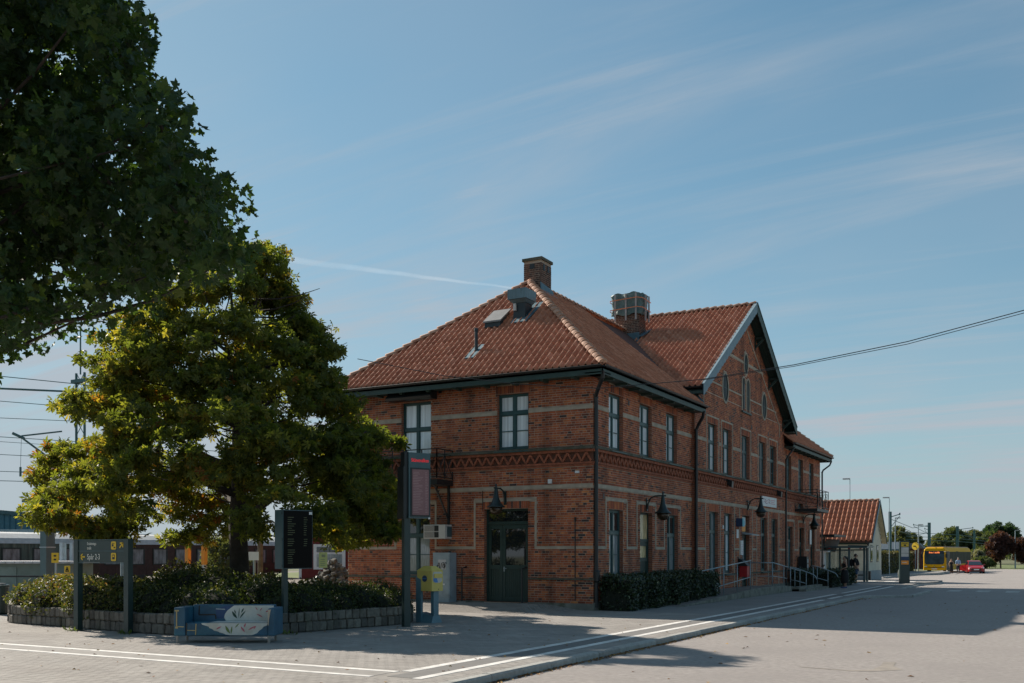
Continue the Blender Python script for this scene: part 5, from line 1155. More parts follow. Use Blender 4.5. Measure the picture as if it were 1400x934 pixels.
# ------------------------------------------------------------------ maple close to the camera, top left
MC = [(3.8,-21.2,4.9,0.41),(2.5,-22.9,6.3,0.33),(4.8,-24.3,6.6,0.40),(0.5,-22.2,5.1,0.25),(1.1,-22.7,10.4,0.39),(0.5,-21.4,8.7,0.25),(3.5,-24.2,6.9,0.34),(6.3,-23.6,6.3,0.28),(1.7,-21.2,8.8,0.32),(0.3,-22.6,3.8,0.22),(-0.7,-22.3,5.3,0.29),(0.8,-23.1,9.9,0.26),(-0.4,-21.5,5.7,0.41),(0.4,-21.1,8.9,0.32),(0.1,-22.3,5.5,0.38),(-0.7,-22.2,4.1,0.24),(2.3,-22.5,8.0,0.26),(4.2,-24.3,4.7,0.42),(2.8,-23.1,5.9,0.39),(3.2,-22.5,9.4,0.40),(5.6,-23.8,3.9,0.25),(1.9,-20.3,5.5,0.24),(2.2,-23.2,4.3,0.28),(4.4,-21.7,6.8,0.28),(2.4,-23.3,7.2,0.42),(1.8,-20.3,7.8,0.29),(4.6,-24.0,4.2,0.39),(5.2,-22.0,4.7,0.36),(4.3,-23.0,4.6,0.36),(5.9,-23.8,6.8,0.35),(4.8,-21.6,5.7,0.38),(4.7,-22.4,4.9,0.39),(3.5,-21.0,5.5,0.25),(2.4,-21.0,6.1,0.30),(4.0,-21.1,6.0,0.36),(4.5,-24.4,5.9,0.35),(5.4,-22.8,5.3,0.23),(2.4,-22.9,9.5,0.25),(3.0,-23.5,8.1,0.23),(3.0,-22.6,5.9,0.34),(4.1,-23.1,8.4,0.39),(2.1,-23.6,5.7,0.24),(2.4,-22.4,6.2,0.41),(1.4,-21.3,5.1,0.35),(5.4,-23.2,5.5,0.41),(1.7,-20.3,9.0,0.40),(4.5,-24.6,5.2,0.34),(2.6,-23.0,7.8,0.41),(1.9,-23.1,5.8,0.31),(2.7,-21.9,5.9,0.34),(0.4,-22.4,5.3,0.28),(2.5,-22.5,8.1,0.33),(3.0,-22.6,5.0,0.34),(4.8,-24.2,5.8,0.40),(1.7,-20.7,11.4,0.38),(4.0,-22.3,5.2,0.35),(0.2,-21.8,9.1,0.39),(6.6,-23.0,4.7,0.31),(3.7,-22.1,6.6,0.29),(3.2,-20.3,6.2,0.23),(-0.4,-21.8,6.8,0.30),(5.4,-23.1,8.4,0.24),(2.2,-23.5,9.1,0.34),(4.6,-22.6,6.3,0.41),(2.2,-23.6,5.2,0.25),(1.7,-22.4,6.6,0.27),(2.2,-21.3,10.0,0.27),(0.7,-22.7,5.9,0.24),(5.5,-23.3,7.2,0.40),(2.7,-22.7,4.7,0.23),(0.2,-22.6,9.8,0.41),(1.2,-22.3,9.8,0.41),(3.0,-23.3,7.3,0.34),(3.6,-22.9,8.5,0.39),(3.7,-21.9,6.2,0.37),(2.2,-23.4,9.3,0.26),(3.6,-22.5,9.0,0.25),(4.5,-23.6,6.5,0.40),(4.2,-23.8,7.1,0.25),(3.4,-23.5,6.3,0.23),(0.6,-21.1,4.2,0.36),(5.0,-22.5,4.8,0.25),(3.1,-24.1,7.5,0.24),(2.6,-22.8,5.1,0.36),(4.1,-23.8,5.0,0.41),(3.9,-24.4,3.6,0.32),(4.7,-24.2,7.9,0.30),(4.7,-24.1,6.1,0.28),(4.0,-24.6,3.2,0.26),(4.0,-22.4,9.0,0.28),(0.2,-21.8,11.2,0.33),(3.7,-22.1,7.5,0.35),(0.4,-21.8,10.4,0.28),(3.7,-24.2,7.2,0.24),(4.0,-22.2,8.1,0.23),(0.3,-22.7,9.3,0.28),(2.4,-23.5,6.9,0.28),(2.5,-21.1,7.7,0.38),(4.7,-20.5,5.4,0.36),(4.3,-24.3,6.9,0.36),(2.7,-23.8,4.6,0.33),(4.2,-24.6,7.4,0.29),(3.1,-22.7,7.6,0.22),(4.4,-21.1,5.3,0.24),(1.8,-22.9,5.4,0.31),(1.2,-20.9,8.2,0.31),(-1.4,-21.9,7.2,0.32),(1.0,-21.2,9.8,0.28),(5.0,-23.1,6.8,0.37),(4.0,-23.4,7.5,0.42),(3.4,-20.1,6.6,0.30),(3.5,-24.1,4.7,0.40),(2.2,-20.6,5.2,0.30),(5.8,-23.8,5.1,0.26),(3.2,-23.0,9.3,0.28),(3.8,-22.6,5.2,0.30),(2.7,-21.5,5.0,0.29),(3.7,-21.4,6.8,0.28),(4.0,-24.4,6.4,0.34),(2.9,-20.4,6.6,0.26),(2.7,-22.3,10.1,0.30),(2.3,-22.1,9.7,0.36),(4.0,-21.5,7.7,0.40),(4.0,-23.6,7.3,0.34),(-0.2,-21.8,6.6,0.37),(3.1,-24.0,5.7,0.39),(2.7,-20.3,8.2,0.31),(5.4,-23.4,5.2,0.26),(5.2,-23.1,5.1,0.36),(0.2,-22.6,7.3,0.39),(0.2,-21.2,5.0,0.35),(3.6,-23.9,8.2,0.25),(1.0,-22.8,5.2,0.37),(3.3,-20.3,5.8,0.40),(3.8,-24.4,7.3,0.29),(4.3,-21.9,5.0,0.24),(4.0,-22.4,7.2,0.24),(2.3,-22.2,5.7,0.32),(1.3,-22.0,10.0,0.32),(4.4,-22.9,5.0,0.38),(2.1,-22.4,8.0,0.39),(1.4,-23.2,7.2,0.27),(0.6,-22.7,8.7,0.24),(-0.8,-21.9,8.8,0.38),(4.4,-23.1,6.8,0.32),(1.8,-23.2,8.0,0.41),(2.5,-21.5,10.3,0.30),(1.7,-21.4,6.6,0.40),(3.3,-21.4,10.3,0.22),(1.6,-21.5,4.5,0.39),(-0.5,-21.3,8.5,0.27),(2.6,-22.8,5.5,0.24),(4.8,-23.4,8.2,0.30),(4.6,-23.4,7.2,0.37),(2.1,-20.0,11.1,0.24),(2.1,-22.0,7.9,0.32),(4.7,-22.9,4.8,0.25),(3.8,-22.4,5.8,0.38),(5.5,-23.7,8.0,0.30),(2.2,-23.8,7.5,0.31),(3.0,-23.6,3.7,0.24),(2.4,-21.3,8.1,0.40),(4.5,-22.8,4.3,0.25),(3.7,-22.1,8.6,0.31),(4.1,-24.4,6.5,0.25),(-0.1,-21.3,9.6,0.38),(1.1,-22.0,4.8,0.35),(1.6,-22.4,8.6,0.40),(6.3,-23.3,5.3,0.22),(5.9,-23.6,7.5,0.36),(3.3,-21.5,8.9,0.41),(3.7,-24.3,4.8,0.24),(5.3,-23.7,4.9,0.40),(0.3,-22.6,6.2,0.39),(6.6,-23.4,5.4,0.40),(2.1,-23.1,8.4,0.27),(-0.3,-21.5,11.0,0.29),(5.1,-23.8,5.1,0.35),(3.6,-24.0,6.0,0.36),(4.5,-23.0,5.9,0.40),(3.8,-21.6,7.3,0.38),(0.7,-21.6,10.5,0.27),(2.6,-23.6,5.5,0.39),(1.0,-23.0,3.7,0.30),(1.2,-22.1,7.9,0.29),(3.8,-24.4,4.6,0.30),(-0.6,-22.1,9.1,0.26),(5.0,-23.7,7.2,0.23),(2.1,-22.5,9.5,0.32),(0.2,-22.3,7.0,0.24),(1.2,-20.4,8.3,0.27),(1.7,-20.6,7.7,0.28),(1.0,-22.0,7.5,0.37),(1.2,-22.7,9.0,0.36),(3.5,-24.1,6.2,0.34),(-0.0,-21.9,6.0,0.24),(1.9,-22.5,7.8,0.23),(0.5,-22.4,5.3,0.29),(3.5,-21.5,7.0,0.39),(0.2,-21.4,9.0,0.40),(4.8,-23.6,6.3,0.42),(5.7,-23.1,4.4,0.37),(2.2,-21.8,4.7,0.36),(2.3,-21.4,5.7,0.34),(0.3,-22.1,7.4,0.22),(3.1,-22.1,9.3,0.26),(2.1,-22.0,6.0,0.27),(2.6,-24.0,5.2,0.34),(2.2,-21.4,7.7,0.28),(1.6,-21.7,6.5,0.37),(4.4,-21.9,9.3,0.27),(-0.0,-22.0,10.9,0.22),(0.2,-22.3,7.6,0.31),(1.8,-21.2,7.2,0.22),(3.2,-20.5,6.5,0.39),(4.9,-23.9,7.7,0.29),(4.4,-24.1,8.3,0.31),(5.2,-22.4,6.9,0.25),(3.2,-19.5,6.2,0.26),(3.6,-22.6,7.0,0.23),(4.7,-21.7,5.3,0.39),(1.5,-21.4,6.2,0.35),(2.6,-20.3,8.0,0.26),(3.2,-23.3,5.2,0.37),(5.7,-23.4,6.5,0.25),(2.5,-23.9,8.2,0.31),(3.6,-24.5,5.5,0.41),(4.3,-24.6,5.0,0.37),(3.0,-21.7,9.2,0.31),(-0.3,-22.3,7.2,0.26),(3.0,-21.4,9.9,0.37),(3.1,-22.9,4.2,0.38),(0.8,-22.5,7.0,0.24),(4.5,-20.7,6.1,0.23),(3.2,-22.2,7.1,0.25),(4.2,-23.0,8.7,0.35),(3.8,-23.5,8.4,0.28),(0.2,-21.3,10.9,0.29),(-0.9,-21.9,9.0,0.26),(2.3,-21.7,10.0,0.39),(4.9,-22.4,6.6,0.39),(4.6,-24.2,6.7,0.27),(1.8,-21.1,8.6,0.32),(2.0,-20.8,7.9,0.35),(2.4,-22.0,7.5,0.25),(3.3,-21.6,9.2,0.31),(0.1,-22.6,10.1,0.37),(-0.8,-22.0,10.9,0.35),(5.0,-22.6,8.9,0.31),(4.4,-23.7,4.8,0.32),(3.3,-20.1,6.6,0.39),(4.8,-23.3,6.9,0.34),(-1.0,-21.6,5.8,0.37),(2.6,-22.8,8.7,0.30),(0.8,-21.0,9.6,0.34),(4.1,-22.1,6.8,0.28),(6.6,-23.2,4.8,0.27),(3.7,-22.0,6.7,0.40),(1.1,-21.8,8.5,0.34),(4.5,-22.9,8.8,0.26),(4.4,-24.4,7.1,0.42),(3.3,-23.4,8.8,0.24),(0.8,-21.9,9.8,0.27),(4.4,-24.3,4.5,0.32),(5.1,-24.2,3.8,0.39),(2.0,-22.5,10.0,0.27),(2.0,-23.2,9.3,0.27),(2.6,-21.1,8.6,0.30),(3.3,-24.3,5.4,0.27),(5.1,-24.2,6.9,0.26),(3.0,-21.4,8.6,0.37),(3.5,-20.9,7.3,0.39),(3.6,-21.3,9.9,0.26),(3.7,-22.2,9.2,0.37),(4.0,-22.8,6.2,0.39),(4.5,-22.7,5.6,0.35),(3.4,-23.3,6.4,0.34),(1.0,-22.6,7.4,0.33),(3.4,-24.0,3.6,0.22),(2.6,-23.9,7.5,0.25),(3.0,-21.2,10.6,0.27),(3.4,-22.3,8.9,0.35),(2.2,-21.5,6.9,0.37),(1.7,-20.3,11.4,0.32),(1.8,-22.1,5.8,0.29),(3.3,-21.5,5.8,0.41),(3.3,-20.9,5.7,0.27),(3.3,-21.5,10.0,0.37),(4.6,-23.1,5.9,0.36),(-1.0,-21.8,5.5,0.35),(3.9,-22.0,5.4,0.41),(3.6,-19.5,5.6,0.29),(2.2,-21.2,6.1,0.35),(4.0,-21.8,6.3,0.23),(0.2,-21.1,7.8,0.23),(0.6,-21.8,6.2,0.33),(1.3,-20.9,8.9,0.27),(2.0,-23.7,8.7,0.25),(3.8,-23.5,5.3,0.32),(5.3,-23.4,7.0,0.25),(0.1,-22.3,7.8,0.37),(-0.5,-22.5,8.9,0.31),(2.2,-22.5,9.6,0.31),(3.1,-22.2,8.0,0.41),(2.7,-22.7,4.8,0.27),(2.1,-23.3,8.2,0.42),(2.9,-21.7,5.8,0.35),(2.7,-22.4,9.1,0.23),(4.8,-23.6,8.4,0.35),(3.1,-23.3,7.4,0.32),(0.2,-22.6,4.4,0.41),(3.0,-24.0,5.9,0.26),(0.2,-22.2,4.0,0.39),(4.7,-24.0,4.9,0.40),(0.4,-22.8,8.2,0.29),(4.0,-23.8,5.8,0.29),(4.3,-24.1,4.5,0.37),(2.7,-21.9,5.4,0.31),(3.8,-23.8,8.1,0.23),(5.5,-22.4,6.2,0.25),(5.2,-22.9,6.8,0.28),(4.7,-22.6,6.2,0.32),(3.3,-24.3,4.8,0.29),(2.8,-24.0,8.8,0.35),(3.8,-22.8,5.3,0.40),(3.6,-21.6,8.3,0.40),(4.8,-22.7,4.8,0.28),(3.8,-22.1,5.6,0.27),(4.1,-24.4,5.2,0.34),(1.7,-20.2,5.0,0.42),(3.6,-22.5,7.3,0.37),(1.3,-22.9,3.8,0.33),(3.5,-21.8,6.3,0.24),(3.0,-20.4,5.4,0.30),(1.4,-22.1,10.7,0.34),(1.9,-21.6,6.6,0.28),(4.8,-23.0,5.4,0.40),(2.9,-21.8,5.9,0.35),(2.9,-23.0,5.3,0.30),(4.5,-24.4,6.3,0.36),(2.6,-21.7,4.8,0.29),(3.0,-20.9,7.8,0.40),(4.8,-22.4,5.4,0.42),(3.7,-23.0,8.6,0.36),(1.2,-20.7,5.7,0.29),(3.3,-19.7,6.2,0.27),(5.3,-22.9,8.5,0.22),(3.0,-23.1,6.4,0.23),(3.8,-21.6,8.1,0.34),(4.5,-21.4,6.2,0.35),(4.4,-20.9,5.5,0.30),(6.1,-23.0,4.7,0.31),(1.7,-21.7,7.4,0.36),(4.8,-22.8,7.9,0.26),(2.8,-22.2,4.2,0.25),(3.9,-23.3,8.4,0.28),(0.3,-21.0,5.1,0.42),(4.6,-23.4,7.8,0.27),(2.9,-23.5,5.2,0.32),(3.4,-23.4,8.3,0.24),(1.9,-23.4,6.4,0.27),(0.9,-21.9,4.7,0.41),(3.7,-22.2,8.2,0.37),(5.5,-21.8,5.1,0.31),(4.9,-24.2,6.0,0.29),(0.8,-23.1,7.1,0.40),(2.1,-20.1,6.3,0.34),(2.5,-19.6,8.2,0.32),(1.5,-20.6,6.9,0.28),(4.4,-24.0,7.7,0.25),(0.7,-22.2,9.7,0.34),(6.3,-22.8,5.0,0.40),(3.5,-22.8,3.9,0.31),(0.8,-22.8,9.0,0.34),(0.7,-21.9,9.2,0.30),(4.1,-22.7,8.4,0.30),(2.4,-22.1,6.5,0.33),(5.0,-23.2,5.9,0.26),(5.0,-21.6,5.7,0.29),(5.1,-22.8,5.8,0.28),(3.1,-22.5,5.8,0.40),(4.1,-22.5,6.0,0.35),(3.7,-23.6,3.7,0.25),(4.5,-23.0,6.4,0.27),(1.6,-21.7,9.5,0.38),(-0.5,-21.4,6.2,0.30),(4.9,-23.6,4.7,0.25),(2.0,-21.6,6.2,0.41),(1.6,-23.2,9.0,0.41),(2.1,-21.8,7.4,0.27),(3.4,-20.6,5.6,0.31),(3.0,-22.5,6.9,0.29),(-1.0,-21.9,6.7,0.30),(0.2,-21.6,5.3,0.30),(6.0,-22.7,5.5,0.27),(1.4,-20.9,6.2,0.42),(4.4,-22.7,6.0,0.28),(3.0,-21.3,8.1,0.35),(3.1,-23.6,7.2,0.25),(1.8,-23.1,8.6,0.30),(4.0,-24.1,5.2,0.28),(1.3,-21.7,4.6,0.30),(3.1,-20.8,5.4,0.29),(5.2,-24.1,4.4,0.31),(2.7,-21.7,8.0,0.30),(7.0,-22.9,4.4,0.24),(5.8,-22.6,5.9,0.37),(1.3,-21.9,7.6,0.42),(3.5,-23.7,6.4,0.25),(1.7,-20.6,5.0,0.32),(-0.8,-21.7,9.9,0.39),(3.9,-21.2,6.7,0.26),(4.1,-22.0,5.8,0.32),(0.9,-22.2,7.3,0.27),(1.3,-21.3,11.1,0.26),(3.6,-21.2,8.0,0.34),(5.5,-23.0,4.3,0.38),(3.4,-21.8,10.2,0.27),(2.1,-23.5,9.1,0.41),(2.8,-21.4,5.8,0.39),(2.4,-21.9,7.8,0.41),(-0.6,-21.6,5.2,0.35),(1.4,-22.1,5.4,0.33),(1.0,-23.0,4.1,0.41),(4.0,-22.8,7.6,0.23),(2.6,-23.0,8.6,0.29),(3.5,-24.4,3.3,0.23),(2.2,-23.3,6.9,0.32),(5.6,-23.6,8.2,0.28),(0.2,-21.2,10.8,0.27),(0.8,-21.4,6.3,0.41),(1.4,-22.5,7.1,0.29),(4.6,-21.4,6.7,0.26),(1.5,-22.2,9.1,0.30),(1.5,-23.3,7.5,0.41),(2.8,-22.5,7.0,0.36),(2.9,-22.4,6.2,0.28),(2.1,-21.8,5.7,0.29),(1.3,-22.5,7.1,0.32),(4.5,-24.5,5.7,0.37),(3.6,-23.9,8.0,0.38),(4.2,-23.6,8.0,0.40),(3.8,-23.7,5.5,0.36),(5.8,-23.6,5.4,0.33),(2.4,-23.7,6.5,0.23),(2.6,-21.8,5.3,0.39),(3.1,-20.9,8.4,0.37),(1.4,-22.4,4.4,0.31),(1.8,-21.0,6.8,0.31),(5.5,-23.8,7.7,0.31),(3.1,-23.3,4.7,0.34),(-0.2,-21.6,8.6,0.34),(1.7,-21.4,9.7,0.30),(1.4,-21.2,7.4,0.39),(1.8,-21.7,9.5,0.37),(3.5,-23.4,7.7,0.36),(-0.3,-21.9,6.9,0.42),(2.8,-23.5,8.6,0.23),(3.4,-23.3,7.6,0.23),(3.9,-23.4,6.4,0.33),(-1.0,-21.7,10.8,0.40),(4.5,-22.8,7.3,0.40),(1.6,-20.5,10.9,0.29),(2.7,-21.3,8.7,0.30),(5.1,-23.9,4.0,0.30),(5.7,-22.9,6.3,0.30),(1.1,-21.8,10.5,0.35),(0.1,-22.6,8.4,0.40),(2.9,-22.4,9.1,0.28),(4.8,-20.9,5.8,0.41),(2.1,-23.5,7.5,0.29),(3.6,-23.7,8.7,0.31),(-0.0,-22.4,7.4,0.25),(2.3,-22.8,6.7,0.31),(5.2,-23.3,5.7,0.36),(4.6,-22.5,8.1,0.32),(4.8,-24.0,5.5,0.27),(5.2,-21.8,4.9,0.40),(2.4,-22.4,6.8,0.23),(1.6,-20.2,10.2,0.39),(1.7,-22.7,5.5,0.32),(3.5,-23.9,7.9,0.34),(1.1,-21.6,8.4,0.40),(5.0,-22.8,5.7,0.23),(-0.9,-22.1,4.5,0.36),(2.5,-22.6,4.5,0.28),(5.1,-24.1,8.0,0.25),(-0.0,-21.4,6.0,0.26),(4.1,-24.7,7.4,0.41),(2.5,-22.9,9.5,0.35),(3.0,-23.5,6.6,0.36),(4.3,-22.6,8.2,0.33),(3.0,-22.5,5.0,0.34),(2.1,-21.6,7.9,0.36),(4.3,-23.6,7.4,0.26),(0.7,-21.5,5.7,0.23),(1.1,-20.8,5.8,0.24),(5.0,-22.0,4.8,0.23),(2.8,-19.9,7.5,0.30),(1.2,-22.7,8.1,0.33),(4.0,-21.8,4.6,0.41),(0.2,-21.1,9.0,0.37),(1.1,-20.6,5.4,0.39),(1.7,-21.3,10.1,0.29),(2.8,-20.9,7.3,0.22),(-1.2,-21.7,9.7,0.38),(2.2,-20.2,8.7,0.37),(2.9,-21.4,5.1,0.33),(2.1,-22.6,4.9,0.24),(5.7,-23.3,8.1,0.39),(4.7,-23.3,7.3,0.32),(1.4,-22.5,6.7,0.41),(4.1,-23.9,7.5,0.24),(2.1,-20.8,9.7,0.40),(5.7,-23.2,4.9,0.36),(3.3,-23.8,5.3,0.28),(0.6,-20.8,7.2,0.29),(0.1,-21.7,10.7,0.32),(3.9,-22.2,8.4,0.41),(2.7,-22.3,5.1,0.23),(0.9,-20.6,4.8,0.39),(3.6,-22.3,9.6,0.41),(5.6,-23.4,5.2,0.25),(3.3,-23.1,9.3,0.30),(4.8,-22.1,5.2,0.41),(0.4,-21.6,6.7,0.36),(0.2,-22.2,8.6,0.34),(2.5,-20.6,7.7,0.25),(3.3,-22.2,8.7,0.40),(0.6,-22.2,6.4,0.34),(2.3,-23.2,4.9,0.24),(2.3,-20.8,6.4,0.41),(2.7,-20.3,6.6,0.33),(1.3,-23.2,8.7,0.36),(3.6,-22.6,4.3,0.30),(3.9,-22.1,9.3,0.26),(5.6,-22.5,4.5,0.30),(2.6,-22.0,6.7,0.27),(0.4,-21.6,10.8,0.28),(4.6,-21.4,6.2,0.41),(4.4,-23.5,5.5,0.34),(2.4,-21.5,10.0,0.38),(-0.1,-22.3,5.0,0.22),(1.9,-22.3,9.8,0.27),(2.9,-21.7,4.8,0.25),(2.6,-23.8,8.1,0.24),(3.4,-24.2,3.3,0.29),(3.8,-22.4,8.1,0.41),(-0.7,-21.7,7.5,0.36),(6.3,-22.5,4.5,0.24),(5.7,-22.2,5.7,0.29),(3.1,-23.9,8.7,0.31),(4.2,-24.0,6.7,0.25),(3.2,-19.7,5.8,0.40),(4.6,-22.5,7.3,0.41),(2.5,-21.2,9.3,0.25),(0.1,-21.7,7.5,0.39),(3.3,-22.3,8.8,0.41),(3.6,-21.4,7.7,0.36),(2.7,-23.3,7.3,0.37),(1.7,-20.9,6.3,0.41),(2.5,-21.1,6.6,0.25),(4.2,-24.7,3.6,0.30),(5.2,-21.5,5.0,0.29),(1.4,-22.4,3.9,0.25),(1.4,-22.2,9.7,0.38),(3.4,-19.8,6.3,0.35),(5.0,-24.1,5.5,0.31),(3.3,-22.7,9.5,0.35),(2.5,-23.5,7.1,0.35),(1.8,-21.6,10.1,0.35),(1.2,-23.2,9.2,0.26),(3.7,-23.9,8.1,0.40),(2.9,-21.9,6.5,0.28),(2.8,-20.3,8.1,0.22),(4.3,-24.7,4.4,0.23),(3.7,-22.3,7.4,0.28),(2.2,-20.1,9.9,0.25),(3.7,-24.1,6.4,0.34),(3.2,-24.0,6.9,0.31),(0.7,-21.7,6.8,0.33),(4.8,-23.0,7.4,0.38),(5.2,-21.5,5.7,0.27),(2.6,-22.6,5.6,0.28),(3.6,-23.2,5.9,0.32),(6.2,-22.7,4.7,0.26),(3.6,-24.1,5.8,0.35),(1.1,-22.1,4.5,0.40),(4.1,-24.1,4.6,0.23),(4.4,-23.2,4.1,0.38),(5.8,-23.8,7.0,0.28),(0.2,-21.3,8.5,0.35),(-1.0,-22.0,7.0,0.35),(3.8,-24.2,6.7,0.29),(1.6,-23.1,5.8,0.36),(4.2,-20.6,5.5,0.31),(6.3,-22.6,5.1,0.38),(3.3,-23.2,8.3,0.24),(4.1,-24.1,4.1,0.33),(0.7,-20.7,10.4,0.40),(0.8,-22.7,4.5,0.37),(0.3,-22.2,4.8,0.33),(1.6,-21.2,10.9,0.36),(5.8,-23.6,7.0,0.30),(4.5,-22.0,5.6,0.29),(2.9,-21.1,10.7,0.24),(4.0,-21.0,6.1,0.42),(4.8,-23.7,8.3,0.33),(1.9,-22.8,6.0,0.31),(5.5,-23.4,4.9,0.26),(4.1,-22.6,7.8,0.24),(4.1,-23.1,4.6,0.42),(0.7,-22.9,5.4,0.39),(4.5,-22.5,8.8,0.41),(3.5,-22.5,8.3,0.39),(0.7,-20.9,7.6,0.28),(2.9,-21.2,4.7,0.22),(-1.4,-22.0,6.8,0.30),(4.5,-23.9,3.3,0.26),(-0.3,-22.0,11.2,0.34)]
M['maple'] = mat('maple_leaf', (0,0,0), .5, ramp=[(0,(0.018,0.038,0.014)),(.5,(0.036,0.070,0.020)),(.85,(0.075,0.115,0.025)),(1,(0.14,0.17,0.035))], var=.15, scale=4, transl=.45, spec=.4)
mx_, my_ = 0.9, -25.3
t = thing('maple_tree', 'dark green maple close by, its boughs hanging into the top left of the view', 'tree', (mx_,my_,0))
tr = MB(); tr.tube([(mx_,my_,-.1),(mx_,my_,1),(mx_+.05,my_+.1,2.2),(mx_+.2,my_+.4,4),(mx_+.4,my_+.8,7),(mx_+.5,my_+1,9.5)], [.34,.27,.24,.2,.12,.05], 10)
rb = random.Random(8); rs = np.random.RandomState(33); pts = []; tone = []
for i,(x,y,z,r) in enumerate(MC):
    if math.sin(x*3.1+z*2.3)+math.sin(y*2.7+z*1.9) > 1.3: continue
    n = int(120*(r/.4)); pts.append(ball((x,y,z), r*1.15, n, rs, .8, .1)); tone.append(np.clip(rs.normal(.42,.2,n),0,1))
    if i % 14 == 0:
        z0 = min(8.5,max(2.4,z-1.2)); branch(tr, (mx_+.06*z0,my_+.11*z0,z0), (x,y,z), .045, .008, 7, .16, 6)
    elif i % 2 == 0:
        j = min(MC[:i] or [MC[0]], key=lambda c: (c[0]-x)**2+(c[1]-y)**2+(c[2]-z)**2); branch(tr, j[:3], (x,y,z), .02, .006, 3, .1, 5)
tr.build('trunk', M['bark'], t, smooth=True)
leaves('crown', np.concatenate(pts), .072, 'maple', M['maple'], t, np.concatenate(tone), tilt=.75, svar=.5, rs=rs)['kind'] = 'stuff'
# ------------------------------------------------------------------ stone bed with shrubs
t = thing('stone_bed_wall', 'low grey granite block wall in two courses round the planted bed', 'wall', (-6,-12.9,0))
M['granite'] = mat('granite_block', (0,0,0), .9, rnd=True, ramp=[(0,(.085,.075,.064)),(.5,(.14,.122,.10)),(1,(.21,.185,.15))], var=.25, scale=10, dirt=(.09,.095,.06), dscale=2.2, dlo=.55, dhi=.8, bump=.5, bscale=30)
path = [(-11.6,-7.5),(-12.1,-10),(-12.0,-11.7),(-11.5,-12.45),(-10.9,-12.66),(-9.9,-12.74),(-8.1,-12.93),(-5.9,-13.25),(-4.2,-13.3),(-3.2,-13.0),(-2.6,-12.3),(-2.3,-11.4),(-2.1,-9.85),(-1.75,-8.3),(-1.9,-7.3),(-2.5,-6.6)]
def resample(path, st):
    P = [Vector((*p,0)) for p in path]; out = [P[0]]; acc = 0; pts = []
    for a,b in zip(P,P[1:]):
        n = max(1,int((b-a).length/.02))
        for i in range(n): pts.append(a+(b-a)*i/n)
    pts.append(P[-1]); d = 0
    for a,b in zip(pts,pts[1:]):
        d += (b-a).length
        if d >= st: out.append(b); d = 0
    return out
rb = random.Random(4); blk = []
for v in range(6):
    bm = bmesh.new(); bmesh.ops.create_cube(bm, size=1); bmesh.ops.bevel(bm, geom=bm.edges[:], offset=.11, segments=1, affect='EDGES')
    for q in bm.verts: q.co += Vector((rb.uniform(-.05,.05),rb.uniform(-.05,.05),rb.uniform(-.05,.05)))
    me = bpy.data.meshes.new('stone'); bm.to_mesh(me); bm.free(); me.materials.append(M['granite']); blk.append(me)
cnt = 0
for c in range(2):
    P = resample(path, .205 if c else .215)
    for a,b in zip(P,P[1:]):
        if cnt >= 292: break
        e = (b-a).normalized(); s = Vector((e.y,-e.x,0)); m_ = (a+b)/2; hh = .235
        Mx = Matrix.Identity(4); Mx.col[0][:3] = e*((b-a).length*rb.uniform(.90,.97)); Mx.col[1][:3] = s*.22; Mx.col[2][:3] = (0,0,hh*rb.uniform(.92,.99))
        inst('stone', blk[rb.randrange(6)], t, m_-s*.11+s*rb.uniform(-.012,.012)+Vector((0,0,hh*(c+.5))), mat=Mx); cnt += 1
core = MB(); P = resample(path,.4); 
core.add([(p.x*.985-.1,p.y*.985-.12,.02) for p in P]+[(p.x*.985-.1,p.y*.985-.12,.46) for p in P],[(i,i+1,len(P)+i+1,len(P)+i) for i in range(len(P)-1)]); core.build('wall_core', M['plinth'], t)
M['soil'] = mat('bed_soil', (.06,.05,.04), .95, var=.3)
MB().add([(x*.98-.1,y*.985-.1,.42) for x,y in path]+[(-6,-5.6,.42)],[tuple(range(len(path)+1))]).build('soil', M['soil'], kind='structure')
def bush(name, label, cat, blobs, size, ramp, n, kind='oval', tilt=.8, group=None, transl=.3, loc=None, seed=1):
    rs = np.random.RandomState(seed); m = mat(name+'_leaf', (0,0,0), .5, ramp=ramp, var=.15, transl=transl, spec=.4)
    t = thing(name, label, cat, loc or (blobs[0][0],blobs[0][1],0), 0, group)
    pts = []; tn = []; st = MB()
    for x,y,z,rx,ry,rz in blobs:
        k = int(3.3*n*(rx*ry*rz)**.66); q = rs.normal(size=(k,3)); q /= np.linalg.norm(q,axis=1)[:,None]; q *= rs.uniform(.78,1.05,k)[:,None]
        q = q*(1+.12*np.sin(q[:,[1,2,0]]*7+x)); pts.append(np.array((x,y,z))+q*np.array((rx,ry,rz))); tn.append(np.clip(rs.normal(.5,.22,k)+.15*q[:,2],0,1))
        for _ in range(3): st.tube([(x,y,max(0,z-rz)),(x+R.uniform(-.6,.6)*rx,y+R.uniform(-.6,.6)*ry,z+.5*rz)],[.02,.008],5)
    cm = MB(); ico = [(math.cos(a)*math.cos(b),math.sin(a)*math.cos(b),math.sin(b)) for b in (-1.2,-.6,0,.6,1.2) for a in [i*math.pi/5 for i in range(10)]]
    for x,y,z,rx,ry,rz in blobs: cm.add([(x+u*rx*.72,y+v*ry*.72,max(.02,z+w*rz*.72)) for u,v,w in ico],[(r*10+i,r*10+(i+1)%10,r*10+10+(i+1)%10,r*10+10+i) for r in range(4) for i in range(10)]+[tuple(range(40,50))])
    cm.build('dark_core', mat(name+'_core',(.014,.017,.009),.95), t, kind='stuff')  # solid core added against see-through, near-black like the shaded inside
    o_ = st.build('stem', M['bark'], t); o_['kind'] = 'stuff'; p = np.concatenate(pts); keep_ = p[:,2] > .02
    leaves('foliage', p[keep_], size, kind, m, t, np.concatenate(tn)[keep_], tilt=tilt, rs=rs)['kind'] = 'stuff'; return t
